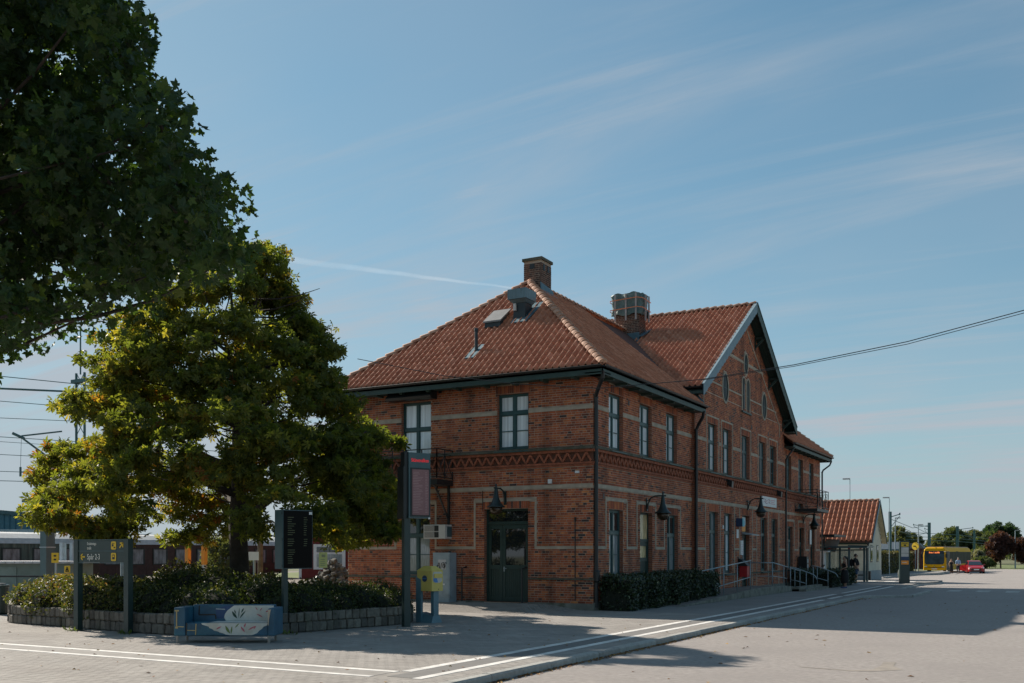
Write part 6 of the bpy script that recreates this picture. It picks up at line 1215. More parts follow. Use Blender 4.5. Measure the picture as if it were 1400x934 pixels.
VAR = [(0,(.035,.05,.015)),(.4,(.075,.095,.025)),(.7,(.13,.135,.04)),(.9,(.22,.18,.085)),(1,(.26,.14,.08))]
DRK = [(0,(.018,.030,.010)),(.5,(.038,.058,.018)),(.9,(.075,.095,.03)),(1,(.13,.13,.035))]
b1 = [(-11.2+i*.62,-11.9-.09*i+.25*math.sin(i*2.1),.60+.14*math.sin(i*1.7),.62,.62,.48) for i in range(8)]+[(-11.3+i*.9,-10.9,.78,.7,.8,.45) for i in range(5)]
bush('variegated_shrub', 'sunlit variegated low shrubs with pinkish tips at the left of the stone bed', 'shrub', b1, .085, VAR, 1150, seed=2)
b2 = [(-6.6+i*.66,-12.2+.12*math.sin(i*3),.56+.1*math.sin(i*2.3),.65,.7,.50) for i in range(5)]+[(-7+i*.8,-10.8,.82+.1*math.sin(i*1.3),.75,.9,.55) for i in range(5)]
bush('dark_shrub', 'dense dark green shrubs under the chestnut behind the sofa', 'shrub', b2, .08, DRK, 1150, seed=3)
b3 = [(-2.85+.10*i,-11.4+i*.62,.54+.08*math.sin(i*2),.48,.5,.42) for i in range(7)]+[(-3.6+.1*i,-10.9+i*.75,.66,.6,.6,.45) for i in range(6)]
bush('low_hedge', 'low clipped dark hedge on the right side of the bed behind the display', 'hedge', b3, .07, DRK, 1400, seed=4)
b4 = [(-5.3,-9.2,.85,.7,.6,.5),(-8.6,-9.0,1.0,.9,.8,.6),(-7.6,-9.3,.75,.7,.6,.4),(-4.5,-8.3,.75,.8,.8,.4)]
bush('back_shrub', 'taller loose shrub around the chestnut trunk at the back of the bed', 'shrub', b4, .09, [(0,(.02,.03,.012)),(.5,(.05,.06,.02)),(1,(.14,.13,.04))], 900, seed=5)
# weeds at the post feet
wm = mat('weed_leaf', (.10,.14,.03), .7, var=.3, transl=.3)
for x,y,l in ((-7.3,-13.62,'left'),(-5.5,-13.66,'right'),(-2.2,-11.9,'display')):
    w = MB()
    for _ in range(26):
        a = R.uniform(0,6.28); h = R.uniform(.04,.14); r = R.uniform(.03,.16); px_,py_ = x+R.uniform(-.2,.3),y+R.uniform(-.06,.06); w.add([(px_,py_,0),(px_+r*math.cos(a),py_+r*math.sin(a),h),(px_+r*.6*math.cos(a+.5),py_+r*.6*math.sin(a+.5),h*.5)],[(0,1,2)])
    o = w.build('weeds', wm, kind='stuff'); o['label'] = 'green weeds sprouting at the foot of the '+({'left':'left sign post','right':'right sign post','display':'display post'}[l]); o['category'] = 'weeds'
# laurel hedges along the building
LAU = [(0,(.012,.022,.010)),(.6,(.024,.042,.016)),(.92,(.05,.075,.03)),(1,(.20,.22,.12))]
def boxhedge(name, label, x0,y0,x1,y1,h,n,size,ramp,seed,transl=.15,z0=0):
    rs = np.random.RandomState(seed); m = mat(name+'_leaf', (0,0,0), .35, ramp=ramp, var=.15, transl=transl, spec=.6); t = thing(name, label, 'hedge', ((x0+x1)/2,(y0+y1)/2,z0))
    p = rs.uniform(0,1,(n,3)); ax = rs.choice(5,n,p=[.22,.34,.10,.10,.24]); d = rs.uniform(0,.12,n)
    p[:,0] = np.where(ax==0, d*.5, np.where(ax==1,1-d*.5,p[:,0])); p[:,1] = np.where(ax==2,d*.3,np.where(ax==3,1-d*.3,p[:,1])); p[:,2] = np.where(ax==4,1-d,p[:,2])
    P = np.array((x0,y0,z0))+p*np.array((x1-x0,y1-y0,h)); P += .07*np.sin(P[:,[1,2,0]]*3.1+x0)+.05*np.sin(P[:,[1,2,0]]*6)+rs.normal(0,.025,(n,3)); P[:,2] = np.maximum(P[:,2],z0+.03)
    leaves('foliage', P, size, 'oval', m, t, rs.uniform(0,1,n), tilt=.85, rs=rs)['kind'] = 'stuff'
    MB().box(x0+.1,y0+.1,z0,x1-.1,y1-.1,z0+h-.12).build('dark_inner_box', mat(name+'_core',(.012,.016,.009),.95), t); return t  # solid near-black box fills the hedge behind the leaves
boxhedge('laurel_hedge', 'dark laurel hedge at the brick corner, nearer and left half', .12,.12,1.15,4.7,1.02,9000,.10,LAU,6)
boxhedge('laurel_hedge', 'dark laurel hedge against the wall beside the ramp handrail', .12,4.85,1.2,9.6,1.06,8000,.10,LAU,7)
boxhedge('clipped_hedge', 'dark clipped hedge behind the woman at the far steps', .3,25.1,2.5,31,.86,7000,.12,LAU,8)
# ------------------------------------------------------------------ small cream house behind the station
t = thing('cream_house', 'small cream plastered house with red tiled gable roof and grey base', 'house', (-2,45,0))
HX, HY0, HY1, HZ, HA = 1.45, 42.1, 47.7, 2.75, 5.55; XL = -7.5
mb = MB(); mb.box(XL,HY0,-.7,HX,HY1,HZ); mb.prism([(HX,HY0,HZ),(HX,HY1,HZ),(HX,(HY0+HY1)/2,HA-.1)],(-.01,0,0),(XL-HX,0,0)); mb.build('wall', M['cream'], t)
mb = MB(); mb.box(XL,HY0-.02,-.7,HX+.02,HY1+.02,.62); mb.build('plinth', M['greyplinth'], t)
ym = (HY0+HY1)/2; ed = (HX+.35, HY0-.3, HZ-.05)
hsl = (HA-HZ+.05)/(ym-HY0+.3); hl = math.hypot(ym-HY0+.3, HA-HZ+.05)
mb = MB()
for y0 in (HY0-.3, HY1+.3): mb.prism([(HX+.33,y0,HZ-.08),(HX+.33,ym,HA-.03),(XL,ym,HA-.03),(XL,y0,HZ-.08)],(0,0,-.12),(0,0,0))
rf = mb.build('roof', M['deck'], t)
roof_tiles(t, (XL,HY0-.3,HZ-.06), (1,0,0), (0,ym-HY0+.3,HA-HZ+.05), [(0,0),(HX+.3-XL,0),(HX+.3-XL,hl),(0,hl)], sc=1.35)
for k in range(22): inst('ridge_tile', cme, t, (HX+.3-.4*k,ym,HA+.02), mat=Matrix(((-1,0,0,0),(0,-1,0,0),(0,0,1,0),(0,0,0,1))))
for sg,y0 in ((-1,HY0-.32),(1,HY1+.32)):
    mb = MB(); mb.prism([(HX+.34,y0,HZ-.02),(HX+.34,ym,HA+.06),(HX+.34,ym,HA-.2),(HX+.34,y0,HZ-.26)],(0,0,0),(.04,0,0)); mb.build('rake_board', M['rake'] if sg < 0 else M['green'], t)
    mb = MB(); mb.prism([(HX+.02,y0,HZ-.21),(HX+.335,y0,HZ-.21),(HX+.335,ym,HA-.16),(HX+.02,ym,HA-.16)],(0,0,-.03),(0,0,0)); mb.build('soffit', mat('cream_soffit',(.50,.44,.28),.8) if sg > 0 else M['green'], t)
mb = MB(); mb.box(XL,HY0-.1,HZ-.32,HX+.1,HY0-.02,HZ-.06); mb.build('eave_board', M['green'], t)
mb = MB()
for i in range(9):
    y = ym+.25+i*.28; z = HA-.5-(y-ym)*hsl; mb.box(HX+.0,y,z-.08,HX+.05,y+.1,z+.12)
mb.build('gable_dentil', M['cream'], t, kind='stuff')
for y in (43.0,45.6):
    w = MB(); w.box(HX-.02,y,1.2,HX+.03,y+.75,2.4); wo_ = w.build('window', M['green'], t); MB().box(HX+.028,y+.08,1.28,HX+.034,y+.67,2.32).build('pane', M['glass'], wo_)
w = MB(); w.box(HX-.02,ym-.6,3.2,HX+.03,ym-.2,4.1); w.build('shutter', M['cream'], t)
mb = MB(); mb.tube([(HX-.1,HY0-.3,HZ-.1),(HX+.05,HY0-.1,HZ-.4),(HX+.0,HY0-.07,HZ-.6),(HX+.0,HY0-.07,.5)],.06,7); mb.build('downpipe', M['black'], t)
MB().box(HX-.1,HY0-.25,-.1,HX+.2,HY0-.02,.6).build('pipe_box', M['black'], t)
# platform canopy stub and hanging pale boards at the far corner
t = thing('platform_canopy', 'flat dark canopy roof at the far corner of the brick station', 'canopy', (-.2,35.5,0))
mb = MB(); mb.box(-5,34.3,2.86,.75,38.2,3.0); mb.build('roof', M['black'], t); MB().box(-5,34.28,2.6,-.3,34.4,2.86).build('beam', M['black'], t); MB().tube([(-.3,36.4,0),(-.3,36.4,2.86)],.06,8).build('post', M['black'], t)
t = thing('notice_board', 'tilted pale wooden board leaning under the dark canopy', 'board', (.2,36.6,2.1)); MB().hexa([(-.4,36.6,2.0),(.35,36.6,1.9),(.35,36.65,1.9),(-.4,36.65,2.0),(-.25,36.9,2.75),(.6,36.9,2.7),(.6,36.95,2.7),(-.25,36.95,2.75)]).build('panel', M['wood'], t)
t = thing('white_locker', 'narrow white cabinet at the far corner of the brick wall', 'cabinet', (-.25,36,0)); MB().box(-.75,35.6,0,-.15,36.3,1.9).build('body', M['white'], t); MB().box(-.8,35.5,1.9,.1,36.4,1.98).build('top', M['white'], t)
# glass shelter
t = thing('glass_shelter', 'small glass bus shelter with flat blue-grey roof and dark posts', 'shelter', (.9,37.5,0))
M['shelterglass'] = mat('shelter_glass', (.30,.40,.38), .05, var=0, alpha=.28)
mb = MB(); mb.box(-1.3,36.2,2.16,2.35,38.6,2.28); mb.prism([(1.2,36.2,2.29),(2.4,36.2,2.24),(2.4,38.6,2.24),(1.2,38.6,2.29)],(0,0,0),(0,0,.06)); mb.build('roof', M['bluegrey'], t)
for x,y in ((-1.1,36.4),(.05,36.4),(1.25,36.4),(2.0,37.4),(2.0,38.4),(.3,38.4),(-1.1,38.4)): MB().box(x-.06,y-.06,0,x+.06,y+.06,2.16).build('post', M['bluegrey'], t)
for x0,x1 in ((-1.05,0),(.1,1.2)): MB().box(x0,38.38,.35,x1,38.42,2.0).build('glass_pane', M['shelterglass'], t)
for x0,x1 in ((-1.05,0),): MB().box(x0,36.38,.35,x1,36.42,2.0).build('glass_pane', M['shelterglass'], t)
MB().box(-1.1,38.37,2.0,2.0,38.45,2.08).build('rail', M['bluegrey'], t); MB().box(-1.1,36.36,1.98,1.3,36.44,2.04).build('rail', M['bluegrey'], t)
MB().box(.35,37.9,.38,1.9,38.25,.45).build('bench', M['black'], t); MB().box(.4,37.95,0,.5,38.2,.38).build('bench_leg', M['black'], t)
for x in (-.5,.05,1.25,1.95): MB().box(x-.06,36.3,2.10,x+.06,36.42,2.16).build('reflector', M['red'], t)
# ------------------------------------------------------------------ people
def skinmesh(name, nodes, edges, m, parent, sub=1, root=0):
    me = bpy.data.meshes.new(name); me.from_pydata([n[:3] for n in nodes], edges, []); o = bpy.data.objects.new(name, me); COL.objects.link(o)
    sk = o.modifiers.new('skin','SKIN'); sk.use_smooth_shade = True
    for i, n in enumerate(nodes):
        d = me.skin_vertices[0].data[i]; r = n[3]; d.radius = r if isinstance(r, tuple) else (r, r); d.use_root = (i == root)
    if sub: s = o.modifiers.new('sub','SUBSURF'); s.levels = sub; s.render_levels = sub
    dg = bpy.context.evaluated_depsgraph_get(); nm = bpy.data.meshes.new_from_object(o.evaluated_get(dg)); bpy.data.objects.remove(o); bpy.data.meshes.remove(me)
    nm.materials.clear(); nm.materials.append(m); nm.name = name; ob = link(name, nm, parent); return ob
M['skin'] = mat('skin', (.42,.24,.16), .55, var=.06)
def person(label, loc, rot, h=1.78, arms=None, top=None, bottom='shorts', shoe=None, hair=None, hairlen='short', female=False, seated=False, stride=0.0, topm=None, botm=None, shoem=None, hairm=None, belly=0, group=None):
    """local frame: faces -y, x to its left"""
    t = thing('person', label, 'person', loc, rot, group, local=True); k = h/1.78
    S = lambda x,y,z: (x*k,y*k,z*k)
    hip = .95; sw = .17 if female else .20; hw = .095 if female else .09
    fy = -stride
    N = []; Eg = []
    def node(p, r, par=None):
        N.append((*S(*p), (r[0]*k,r[1]*k) if isinstance(r,tuple) else r*k)); i = len(N)-1
        if par is not None: Eg.append((par,i))
        return i
    pel = node((0,0,hip),(.15,.115)); wa = node((0,-.01-belly*.3,1.12),(.125+belly*.4,.10+belly),pel); ch = node((0,-.0,1.32),(.155,.115+belly*.4),wa); up = node((0,.01,1.44),(.12,.09),ch)
    nk = node((0,.0,1.52),.055,up); hd = node((0,-.015,1.60),.078,nk); h2 = node((0,-.01,1.68),.086,hd); node((0,0,1.745),.058,h2)
    node((0,-.105,1.625),.016,hd)                                     # nose
    for s in (-1,1): node((s*.085,.01,1.635),.018,hd)                 # ears
    legs = []
    for s in (-1,1):
        y1 = s*stride*.5
        if seated: kn = (s*.1,-.42,hip+.02); an = (s*.1,-.45,hip-.42)
        else: kn = (s*hw*1.1,-.02+y1*.5,.50); an = (s*hw*1.15,.02+y1,.09)
        a = node((s*hw,0,hip-.10),.088,pel); b = node(kn,.058,a); c_ = node(((kn[0]+an[0])/2,(kn[1]+an[1])/2+.015,(kn[2]+an[2])/2+.04),.054,b); d = node(an,.036,c_); f = node((an[0],an[1]-.09,an[2]-.055),.035,d); node((an[0]+s*.01,an[1]-.17,an[2]-.062),.026,f); legs.append((a,b,c_,d))
    ar = arms or [((-.27,.02,1.13),(-.25,-.10,.92)),((.27,.02,1.13),(.25,-.10,.92))]; hands = []
    for (el, wr), s in zip(ar, (-1,1)):
        sh = node((s*sw,.01,1.41),.058,up); e = node(el,.042,sh); m1 = node(tuple((el[i]+wr[i])/2 for i in range(3)),.038,e); w = node(wr,.026,m1)
        d = (Vector(wr)-Vector(el)).normalized(); side = d.cross(Vector((0,1,0))); 
        if side.length < .2: side = Vector((1,0,0))
        side.normalize(); pm_ = Vector(wr)+d*.05; p_ = node(tuple(pm_),(.034,.018),w)
        for q in range(4):                                            # four fingers of different length, slightly curled
            l = (.075,.088,.082,.064)[q]; o_ = side*(-.026+.0175*q); curl = side.cross(d)*.02
            f1 = node(tuple(pm_+d*.035+o_),.0095,p_); f2 = node(tuple(pm_+d*(.035+l*.55)+o_+curl*.3),.0085,f1); node(tuple(pm_+d*(.035+l)+o_+curl*1.2),.007,f2)
        th = node(tuple(Vector(wr)+d*.03-side*.035),.011,w); node(tuple(Vector(wr)+d*.075-side*.055),.009,th)
        hands.append((sh,e,m1,w))
    skinmesh('body', N, Eg, M['skin'], t)
    def cloth(nm, ids, m, grow, cut=None):
        mp = {}; n2 = []; e2 = []
        for i in ids:
            mp[i] = len(n2); r = N[i][3]; g_ = grow*k
            n2.append((*N[i][:3], (r[0]+g_,r[1]+g_) if isinstance(r,tuple) else r+g_))
        for a,b in Eg:
            if a in mp and b in mp: e2.append((mp[a],mp[b]))
        for a,p,r in (cut or []): n2.append((*p,r*k)); e2.append((mp[a],len(n2)-1))
        return skinmesh(nm, n2, e2, m, t)
    def lerp(i,j,q): return tuple(N[i][c]+(N[j][c]-N[i][c])*q for c in range(3))
    if top == 'tee': cloth('shirt', [pel,wa,ch,up]+[h[0] for h in hands], topm, .018, [(hands[0][0],lerp(hands[0][0],hands[0][1],.75),.064),(hands[1][0],lerp(hands[1][0],hands[1][1],.75),.064)])
    if top == 'shirt': cloth('shirt', [pel,wa,ch,up]+[x for h in hands for x in h[:3]], topm, .018)
    if top == 'dress':
        cloth('dress', [pel,wa,ch], topm, .035, [(ch,lerp(ch,up,.45),.15)])
        mb = MB(); mb.lathe((0,0,0),[(.145*k,1.0*k),(.19*k,.92*k),(.21*k,.6*k),(.215*k,.28*k),(.20*k,.27*k)],16); mb.build('skirt', topm, t, smooth=True)
        mb = MB()
        for s in (-1,1): mb.tube([S(s*.09,-.09,1.36),S(s*.085,-.02,1.49),S(s*.07,.09,1.38)],.012,5)
        mb.build('strap', topm, t)
    if bottom in ('shorts','trousers'):
        q = .95 if bottom == 'shorts' else 1
        ids = [pel]+[l[0] for l in legs]
        if bottom == 'shorts': cloth('shorts', ids, botm, .02, [(legs[0][0],lerp(legs[0][0],legs[0][1],.9),.085),(legs[1][0],lerp(legs[1][0],legs[1][1],.9),.085)])
        else: cloth('trousers', ids+[x for l in legs for x in l[1:]], botm, .02)
    for s,l in zip((-1,1),legs):
        a = N[l[3]]; mb = MB(); x,y,z = a[0],a[1],a[2]-.09*k
        pts = [(-.042,.05),(-.048,-.02),(-.05,-.14),(-.03,-.21),(.03,-.21),(.05,-.14),(.048,-.02),(.042,.05)]
        mb.add([(x+u*k,y+v*k,z) for u,v in pts]+[(x+u*.9*k,y+v*.95*k,z+(.085 if v > -.05 else .05)*k) for u,v in pts],[tuple(range(8))[::-1],tuple(range(8,16))]+[(i,(i+1)%8,8+(i+1)%8,8+i) for i in range(8)]); mb.build('shoe', shoem or M['black'], t)
    # face: eyes and mouth
    mb = MB()
    for s in (-1,1): mb.lathe(S(s*.033,-.092,1.648),[(.0,-.008*k),(.009*k,0),(0,.008*k)],8)
    mb.build('eye', M['black'], t); mb = MB(); mb.box(*S(-.024,-.094,1.572),*S(.024,-.082,1.580)); mb.build('mouth', mat('lips',(.30,.11,.09),.5), t)
    if hairm:
        mb = MB(); n = 14; vs = []
        for i in range(6):
            ph_ = rad(8+i*17)
            for j in range(n):
                a = 2*math.pi*j/n; fr_ = -math.sin(a)                   # front is -y
                rr_ = .098*math.cos(ph_); zz_ = 1.655+.108*math.sin(ph_)
                if i == 0: zz_ = 1.70 if math.sin(a) < -.3 else 1.60
                vs.append(S(rr_*math.cos(a),.012+rr_*math.sin(a),zz_))
        mb.add(vs,[(i*n+j,i*n+(j+1)%n,(i+1)*n+(j+1)%n,(i+1)*n+j) for i in range(5) for j in range(n)]+[tuple(range(5*n,6*n))])
        if hairlen == 'tail': mb.tube([S(0,.09,1.70),S(.01,.15,1.62),S(.03,.17,1.45),S(.05,.16,1.25),S(.05,.17,1.12)],[.05*k,.055*k,.05*k,.038*k,.01*k],9)
        if hairlen == 'long': mb.tube([S(0,.05,1.68),S(0,.08,1.55),S(0,.09,1.42)],[.09*k,.10*k,.05*k],9)
        if hairlen == 'bun': mb.lathe(S(.0,.11,1.70),[(.0,-.06*k),(.05*k,-.03*k),(.055*k,.02*k),(0,.055*k)],10)
        mb.build('hair', hairm, t, smooth=True)
    return t
BK = mat('black_cloth', (.012,.012,.013), .9, var=.2); DENIM = mat('blue_denim', (.035,.065,.12), .85, var=.5, scale=12); DH = mat('dark_hair', (.014,.010,.008), .6, var=.2); BH_ = mat('brown_hair', (.12,.06,.035), .6, var=.2); BL = mat('light_blue_shirt', (.30,.42,.58), .8); NV = mat('navy_trousers', (.02,.025,.04), .85)
WS = mat('pale_sneaker', (.45,.48,.52), .7); BS = mat('blue_shoe', (.03,.05,.16), .6)
man = person('person in black T-shirt and denim shorts with backpack and sunglasses, standing by the shelter', (2.45,31.88,0), rad(100), 1.82, [((-.30,.06,1.14),(-.22,-.10,.95)),((.30,.06,1.14),(.22,-.10,.95))], 'tee', 'shorts', None, None, 'short', topm=BK, botm=DENIM, shoem=WS, hairm=DH, belly=.10, stride=.12)
rb_ = MB(); bm = bmesh.new(); bmesh.ops.create_cube(bm, size=1); 
for v in bm.verts: v.co = Vector((v.co.x*.32, .24+v.co.y*.22, 1.27+v.co.z*.52))
bmesh.ops.bevel(bm, geom=bm.edges[:], offset=.08, segments=3, affect='EDGES'); me = bpy.data.meshes.new('backpack'); bm.to_mesh(me); bm.free(); me.materials.append(BK)
bp_ = thing('backpack', 'black backpack worn by the person in denim shorts', 'backpack', (2.45,31.88,0), rad(100), local=True); link('bag', me, bp_)
mb = MB()
for s in (-1,1): mb.tube([(s*.12,.18,1.46),(s*.13,.02,1.56),(s*.13,-.12,1.40),(s*.15,-.06,1.2),(s*.14,.16,1.08)],.018,5)
mb.build('strap', BK, bp_)
mb = MB(); mb.box(-.085,-.115,1.66,.085,-.085,1.70); mb.box(-.09,-.09,1.675,-.082,.02,1.69); mb.box(.082,-.09,1.675,.09,.02,1.69); mb.build('sunglasses', M['black'], man)
person('person in long black strappy dress with dark ponytail, hand raised to face', (3.05,25.3,0), rad(-60), 1.70, [((-.24,-.12,1.16),(-.08,-.20,1.50)),((.25,.03,1.15),(.16,-.16,1.06))], 'dress', None, None, None, 'tail', True, topm=BK, shoem=BS, hairm=DH)
person('person with brown hair and bare shoulder seated low behind the clipped hedge', (-.15,35.2,-.52), rad(-70), 1.66, None, 'tee', 'trousers', None, None, 'bun', True, seated=True, topm=mat('pale_top',(.5,.38,.30),.8), botm=NV, hairm=BH_)
zb_ = -.46
person('person in a long black dress standing beside the yellow bus', (2.0,93.1,zb_), rad(20), 1.66, None, 'dress', None, None, None, 'long', True, topm=BK, hairm=mat('fair_hair',(.25,.16,.09),.6), group='people by the bus')
person('person in light blue shirt and dark trousers standing by the open car door', (2.62,94.2,zb_), rad(30), 1.80, None, 'shirt', 'trousers', None, None, 'short', topm=BL, botm=NV, hairm=mat('grey_hair',(.2,.19,.18),.6), group='people by the bus')
# ------------------------------------------------------------------ yellow bus and red car
M['busyellow'] = mat('bus_yellow_paint', (.74,.40,.008), .55, var=.03, spec=.2)
M['busglass'] = mat('bus_side_glass', (0.014,0.020,0.014), .45, var=.5, scale=.8, spec=.06)
M['buswind'] = mat('bus_windscreen', (.06,.085,.095), .06, var=.4, scale=1.5, spec=.6)
M['bussilver'] = mat('bus_roof_grey', (.42,.36,.30), .7, var=.1, spec=.2)
t = thing('city_bus', 'yellow city bus facing the camera with orange lettering on its destination board', 'bus', (-.15,96.7,-.48), rad(-6), local=True)   # front = y 0, length +y
BW, BL_, BH0 = 1.27, 15.0, 2.95
prof = [(-BW,.30),(-BW+.02,.95),(-BW+.02,2.1),(-BW+.10,2.72),(-BW+.30,BH0),(BW-.30,BH0),(BW-.10,2.72),(BW-.02,2.1),(BW-.02,.95),(BW,.30)]
def loft(secs, m, nm, parent):
    mb = MB(); n = len(secs[0]); vs = [p for s in secs for p in s]; mb.add(vs,[(i*n+j,i*n+(j+1)%n,(i+1)*n+(j+1)%n,(i+1)*n+j) for i in range(len(secs)-1) for j in range(n)]+[tuple(range(n))[::-1],tuple((len(secs)-1)*n+j for j in range(n))]); return mb.build(nm, m, parent)
def sec(y, sx, dz=0): return [(x*sx,y,.30+(z-.30)*(1-dz)) for x,z in prof]
loft([sec(0,.93,.03),sec(.10,.985,.01),sec(.3,1),sec(BL_-.2,1),sec(BL_,.97,.01)], M['busyellow'], 'body', t)
ws = MB(); ws.prism([(-1.06,-.012,1.12),(-.9,-.012,.98),(.9,-.012,.98),(1.06,-.012,1.12),(1.10,-.012,2.0),(1.04,-.03,2.55),(-1.04,-.03,2.55),(-1.10,-.012,2.0)],(0,0,0),(0,.03,0)); ws.build('windscreen', M['buswind'], t)
mb = MB(); mb.box(-1.0,-.045,2.22,1.0,-.02,2.54); db = mb.build('destination_board', mat('dark_board_blue',(.02,.035,.06),.3), t)
text('Inte i trafik', .27, M['ledo'], db, (0,-.05,2.29), (1,0,0), (0,0,1), align='CENTER')
mb = MB(); mb.box(-1.02,-.022,.60,1.02,-.0,.66); mb.build('grille', M['black'], t); MB().box(-.3,-.03,.40,.3,-.01,.52).build('licence_plate', M['white'], t)
MB().lathe((0,-.02,.72),[(0,-.05),(.05,-.03),(.05,.03),(0,.05)],10).build('badge', M['galv'], t)
for s in (-1,1):
    MB().box(s*.95-.14,-.02,.66,s*.95+.14,.02,.78).build('headlight', M['white'], t); mb = MB(); mb.tube([(s*1.05,-.02,2.5),(s*1.3,-.3,2.45),(s*1.36,-.3,2.2)],.03,6); mb.box(s*1.36-.09,-.36,1.75,s*1.36+.09,-.26,2.2); mb.build('mirror', M['black'], t)
    for y in (2.6,11.0):
        w = MB(); w.tube([(s*(BW-.28),y,.48),(s*(BW+.015),y,.48)],.48,18); wo_ = w.build('wheel', M['rubber'], t); MB().tube([(s*(BW+.0),y,.48),(s*(BW+.03),y,.48)],.26,14).build('rim', M['galv'], wo_)
    yy = .45; 
    MB().box(s*(BW-.012),.35,1.02,s*(BW+.008),BL_-.4,2.45).build('window_band', M['busglass'], t)
    for i in range(8): y = .4+i*1.8; MB().box(s*(BW+.006),y,1.02,s*(BW+.014),y+.08,2.45).build('window_pillar', M['black'], t)
for y in (.5,5.6): 
    d = MB(); d.box(BW-.01,y,.36,BW+.012,y+1.2,2.5); dd = d.build('door', M['busglass'], t)
    for q in (0,.6,1.2): MB().box(BW+.0,y+q-.03,.36,BW+.02,y+q+.03,2.5).build('door_post', M['white'] if y < 1 else M['black'], dd)
MB().box(-.95,.6,BH0-.02,.95,BL_-.6,BH0+.12).build('roof_pod', M['bussilver'], t)
mb = MB(); mb.hexa([(-.97,.5,2.80),(.97,.5,2.80),(.97,BL_-.5,2.80),(-.97,BL_-.5,2.80),(-.97,.6,2.98),(.97,.6,2.98),(.97,BL_-.6,2.98),(-.97,BL_-.6,2.98)]); mb.build('roof_edge', M['busyellow'], t)
M['carred'] = mat('car_red_paint', (.33,.008,.012), .3, var=.02, coat=.15)
t = thing('red_car', 'red hatchback car facing the camera with its door open beside the bus', 'car', (4.55,93.4,-.47), rad(10), local=True)
def cs(y, w, zb, zt, tw): return [(-w,y,zb),(-w*1.0,y,(zb+zt)*.55),(-w*tw,y,zt),(w*tw,y,zt),(w*1.0,y,(zb+zt)*.55),(w,y,zb)]
loft([cs(-.02,.72,.28,.62,.80),cs(.12,.84,.20,.70,.86),cs(.7,.90,.18,.84,.88),cs(1.3,.90,.18,.94,.88),cs(3.0,.90,.18,.98,.88),cs(3.9,.89,.22,.98,.86),cs(4.25,.80,.30,.90,.82)], M['carred'], 'body', t)
gh_ = [(1.15,.90),(1.95,1.38),(3.0,1.44),(3.75,1.30),(4.15,.95)]
loft([[(-.78,y,.90),(-.62 if 1.5<y<4 else -.74,y,z),(.62 if 1.5<y<4 else .74,y,z),(.78,y,.90)] for y,z in gh_], M['carred'], 'cabin', t)
mb = MB(); mb.hexa([(-.72,1.13,.95),(.72,1.13,.95),(.72,1.16,.94),(-.72,1.16,.94),(-.58,1.88,1.36),(.58,1.88,1.36),(.58,1.92,1.35),(-.58,1.92,1.35)]); mb.build('windscreen', M['glass'], t)
for s in (-1,1):
    mb = MB(); mb.prism([(s*.785,1.5,.96),(s*.785,3.7,.96),(s*.665,3.5,1.30),(s*.65,2.0,1.34)],(0,0,0),(s*.012,0,0)); mb.build('side_window', M['glass'], t)
    MB().hexa([(s*.50,-.03,.56),(s*.80,.06,.58),(s*.80,.12,.58),(s*.50,.04,.56),(s*.52,.0,.66),(s*.82,.12,.70),(s*.80,.18,.70),(s*.52,.06,.66)]).build('headlight', M['white'], t)
    mb = MB(); mb.box(min(s*.88,s*1.04),1.45,.92,max(s*.88,s*1.04),1.58,1.05); mb.build('mirror', M['carred'], t)
    for y in (.78,3.45):
        w = MB(); w.tube([(s*.70,y,.32),(s*.905,y,.32)],.325,18); wo_ = w.build('wheel', M['rubber'], t); MB().tube([(s*.89,y,.32),(s*.918,y,.32)],.21,12).build('rim', M['galv'], wo_)
MB().box(-.5,-.05,.36,.5,.0,.52).build('grille', M['black'], t); MB().box(-.26,-.065,.40,.26,-.05,.51).build('licence_plate', M['white'], t); MB().box(-.6,-.03,.22,.6,.03,.32).build('lower_grille', M['black'], t)
MB().hexa([(-.92,1.55,.30),(-.90,1.6,.30),(-1.60,2.2,.30),(-1.63,2.15,.30),(-.92,1.55,.95),(-.90,1.6,.95),(-1.60,2.2,.95),(-1.63,2.15,.95)]).build('open_door', M['carred'], t)
t = thing('boulder', 'dark grey rounded boulder half hidden behind the pylon', 'stone', (2.62,50.4,-.2)); bm = bmesh.new(); bmesh.ops.create_icosphere(bm, subdivisions=3, radius=.48)
for v in bm.verts: v.co = Vector((v.co.x*.8, v.co.y, v.co.z*1.15+.5))+Vector((math.sin(v.co.y*5)*.05,math.sin(v.co.z*6)*.05,0))
me = bpy.data.meshes.new('rock'); bm.to_mesh(me); bm.free(); me.materials.append(mat('grey_rock',(.075,.085,.08),.9,var=.3,scale=6)); link('rock', me, t, )
# ------------------------------------------------------------------ overhead cable across the front of the station
def cable(name, label, pts, r, cat='cable', group=None, m=None):
    mb = MB(); mb.tube(pts, r, 5); o = mb.build(name, m or M['black']); o['label'] = label; o['category'] = cat
    if group: o['group'] = group
    return o
cable('overhead_cable', 'overhead cable sagging past the station front into the chestnut', [(16.5,-2.6,8.5),(14.5,-2.3,8.1),(12.34,-2.15,7.7),(9.67,-1.92,7.26),(6.77,-1.81,6.95),(4.13,-1.72,6.79),(.96,-1.75,6.79),(-1.75,-1.9,7.12),(-4.28,-2.2,7.55),(-7.42,-2.6,8.32)], .012)
cable('overhead_cable', 'second strand of cable running above the road at the right edge', [(16.5,-2.6,8.47),(14.5,-2.3,8.05),(12.34,-2.12,7.64),(9.67,-1.9,7.2),(6.77,-1.8,6.91),(4.13,-1.7,6.77)], .009)
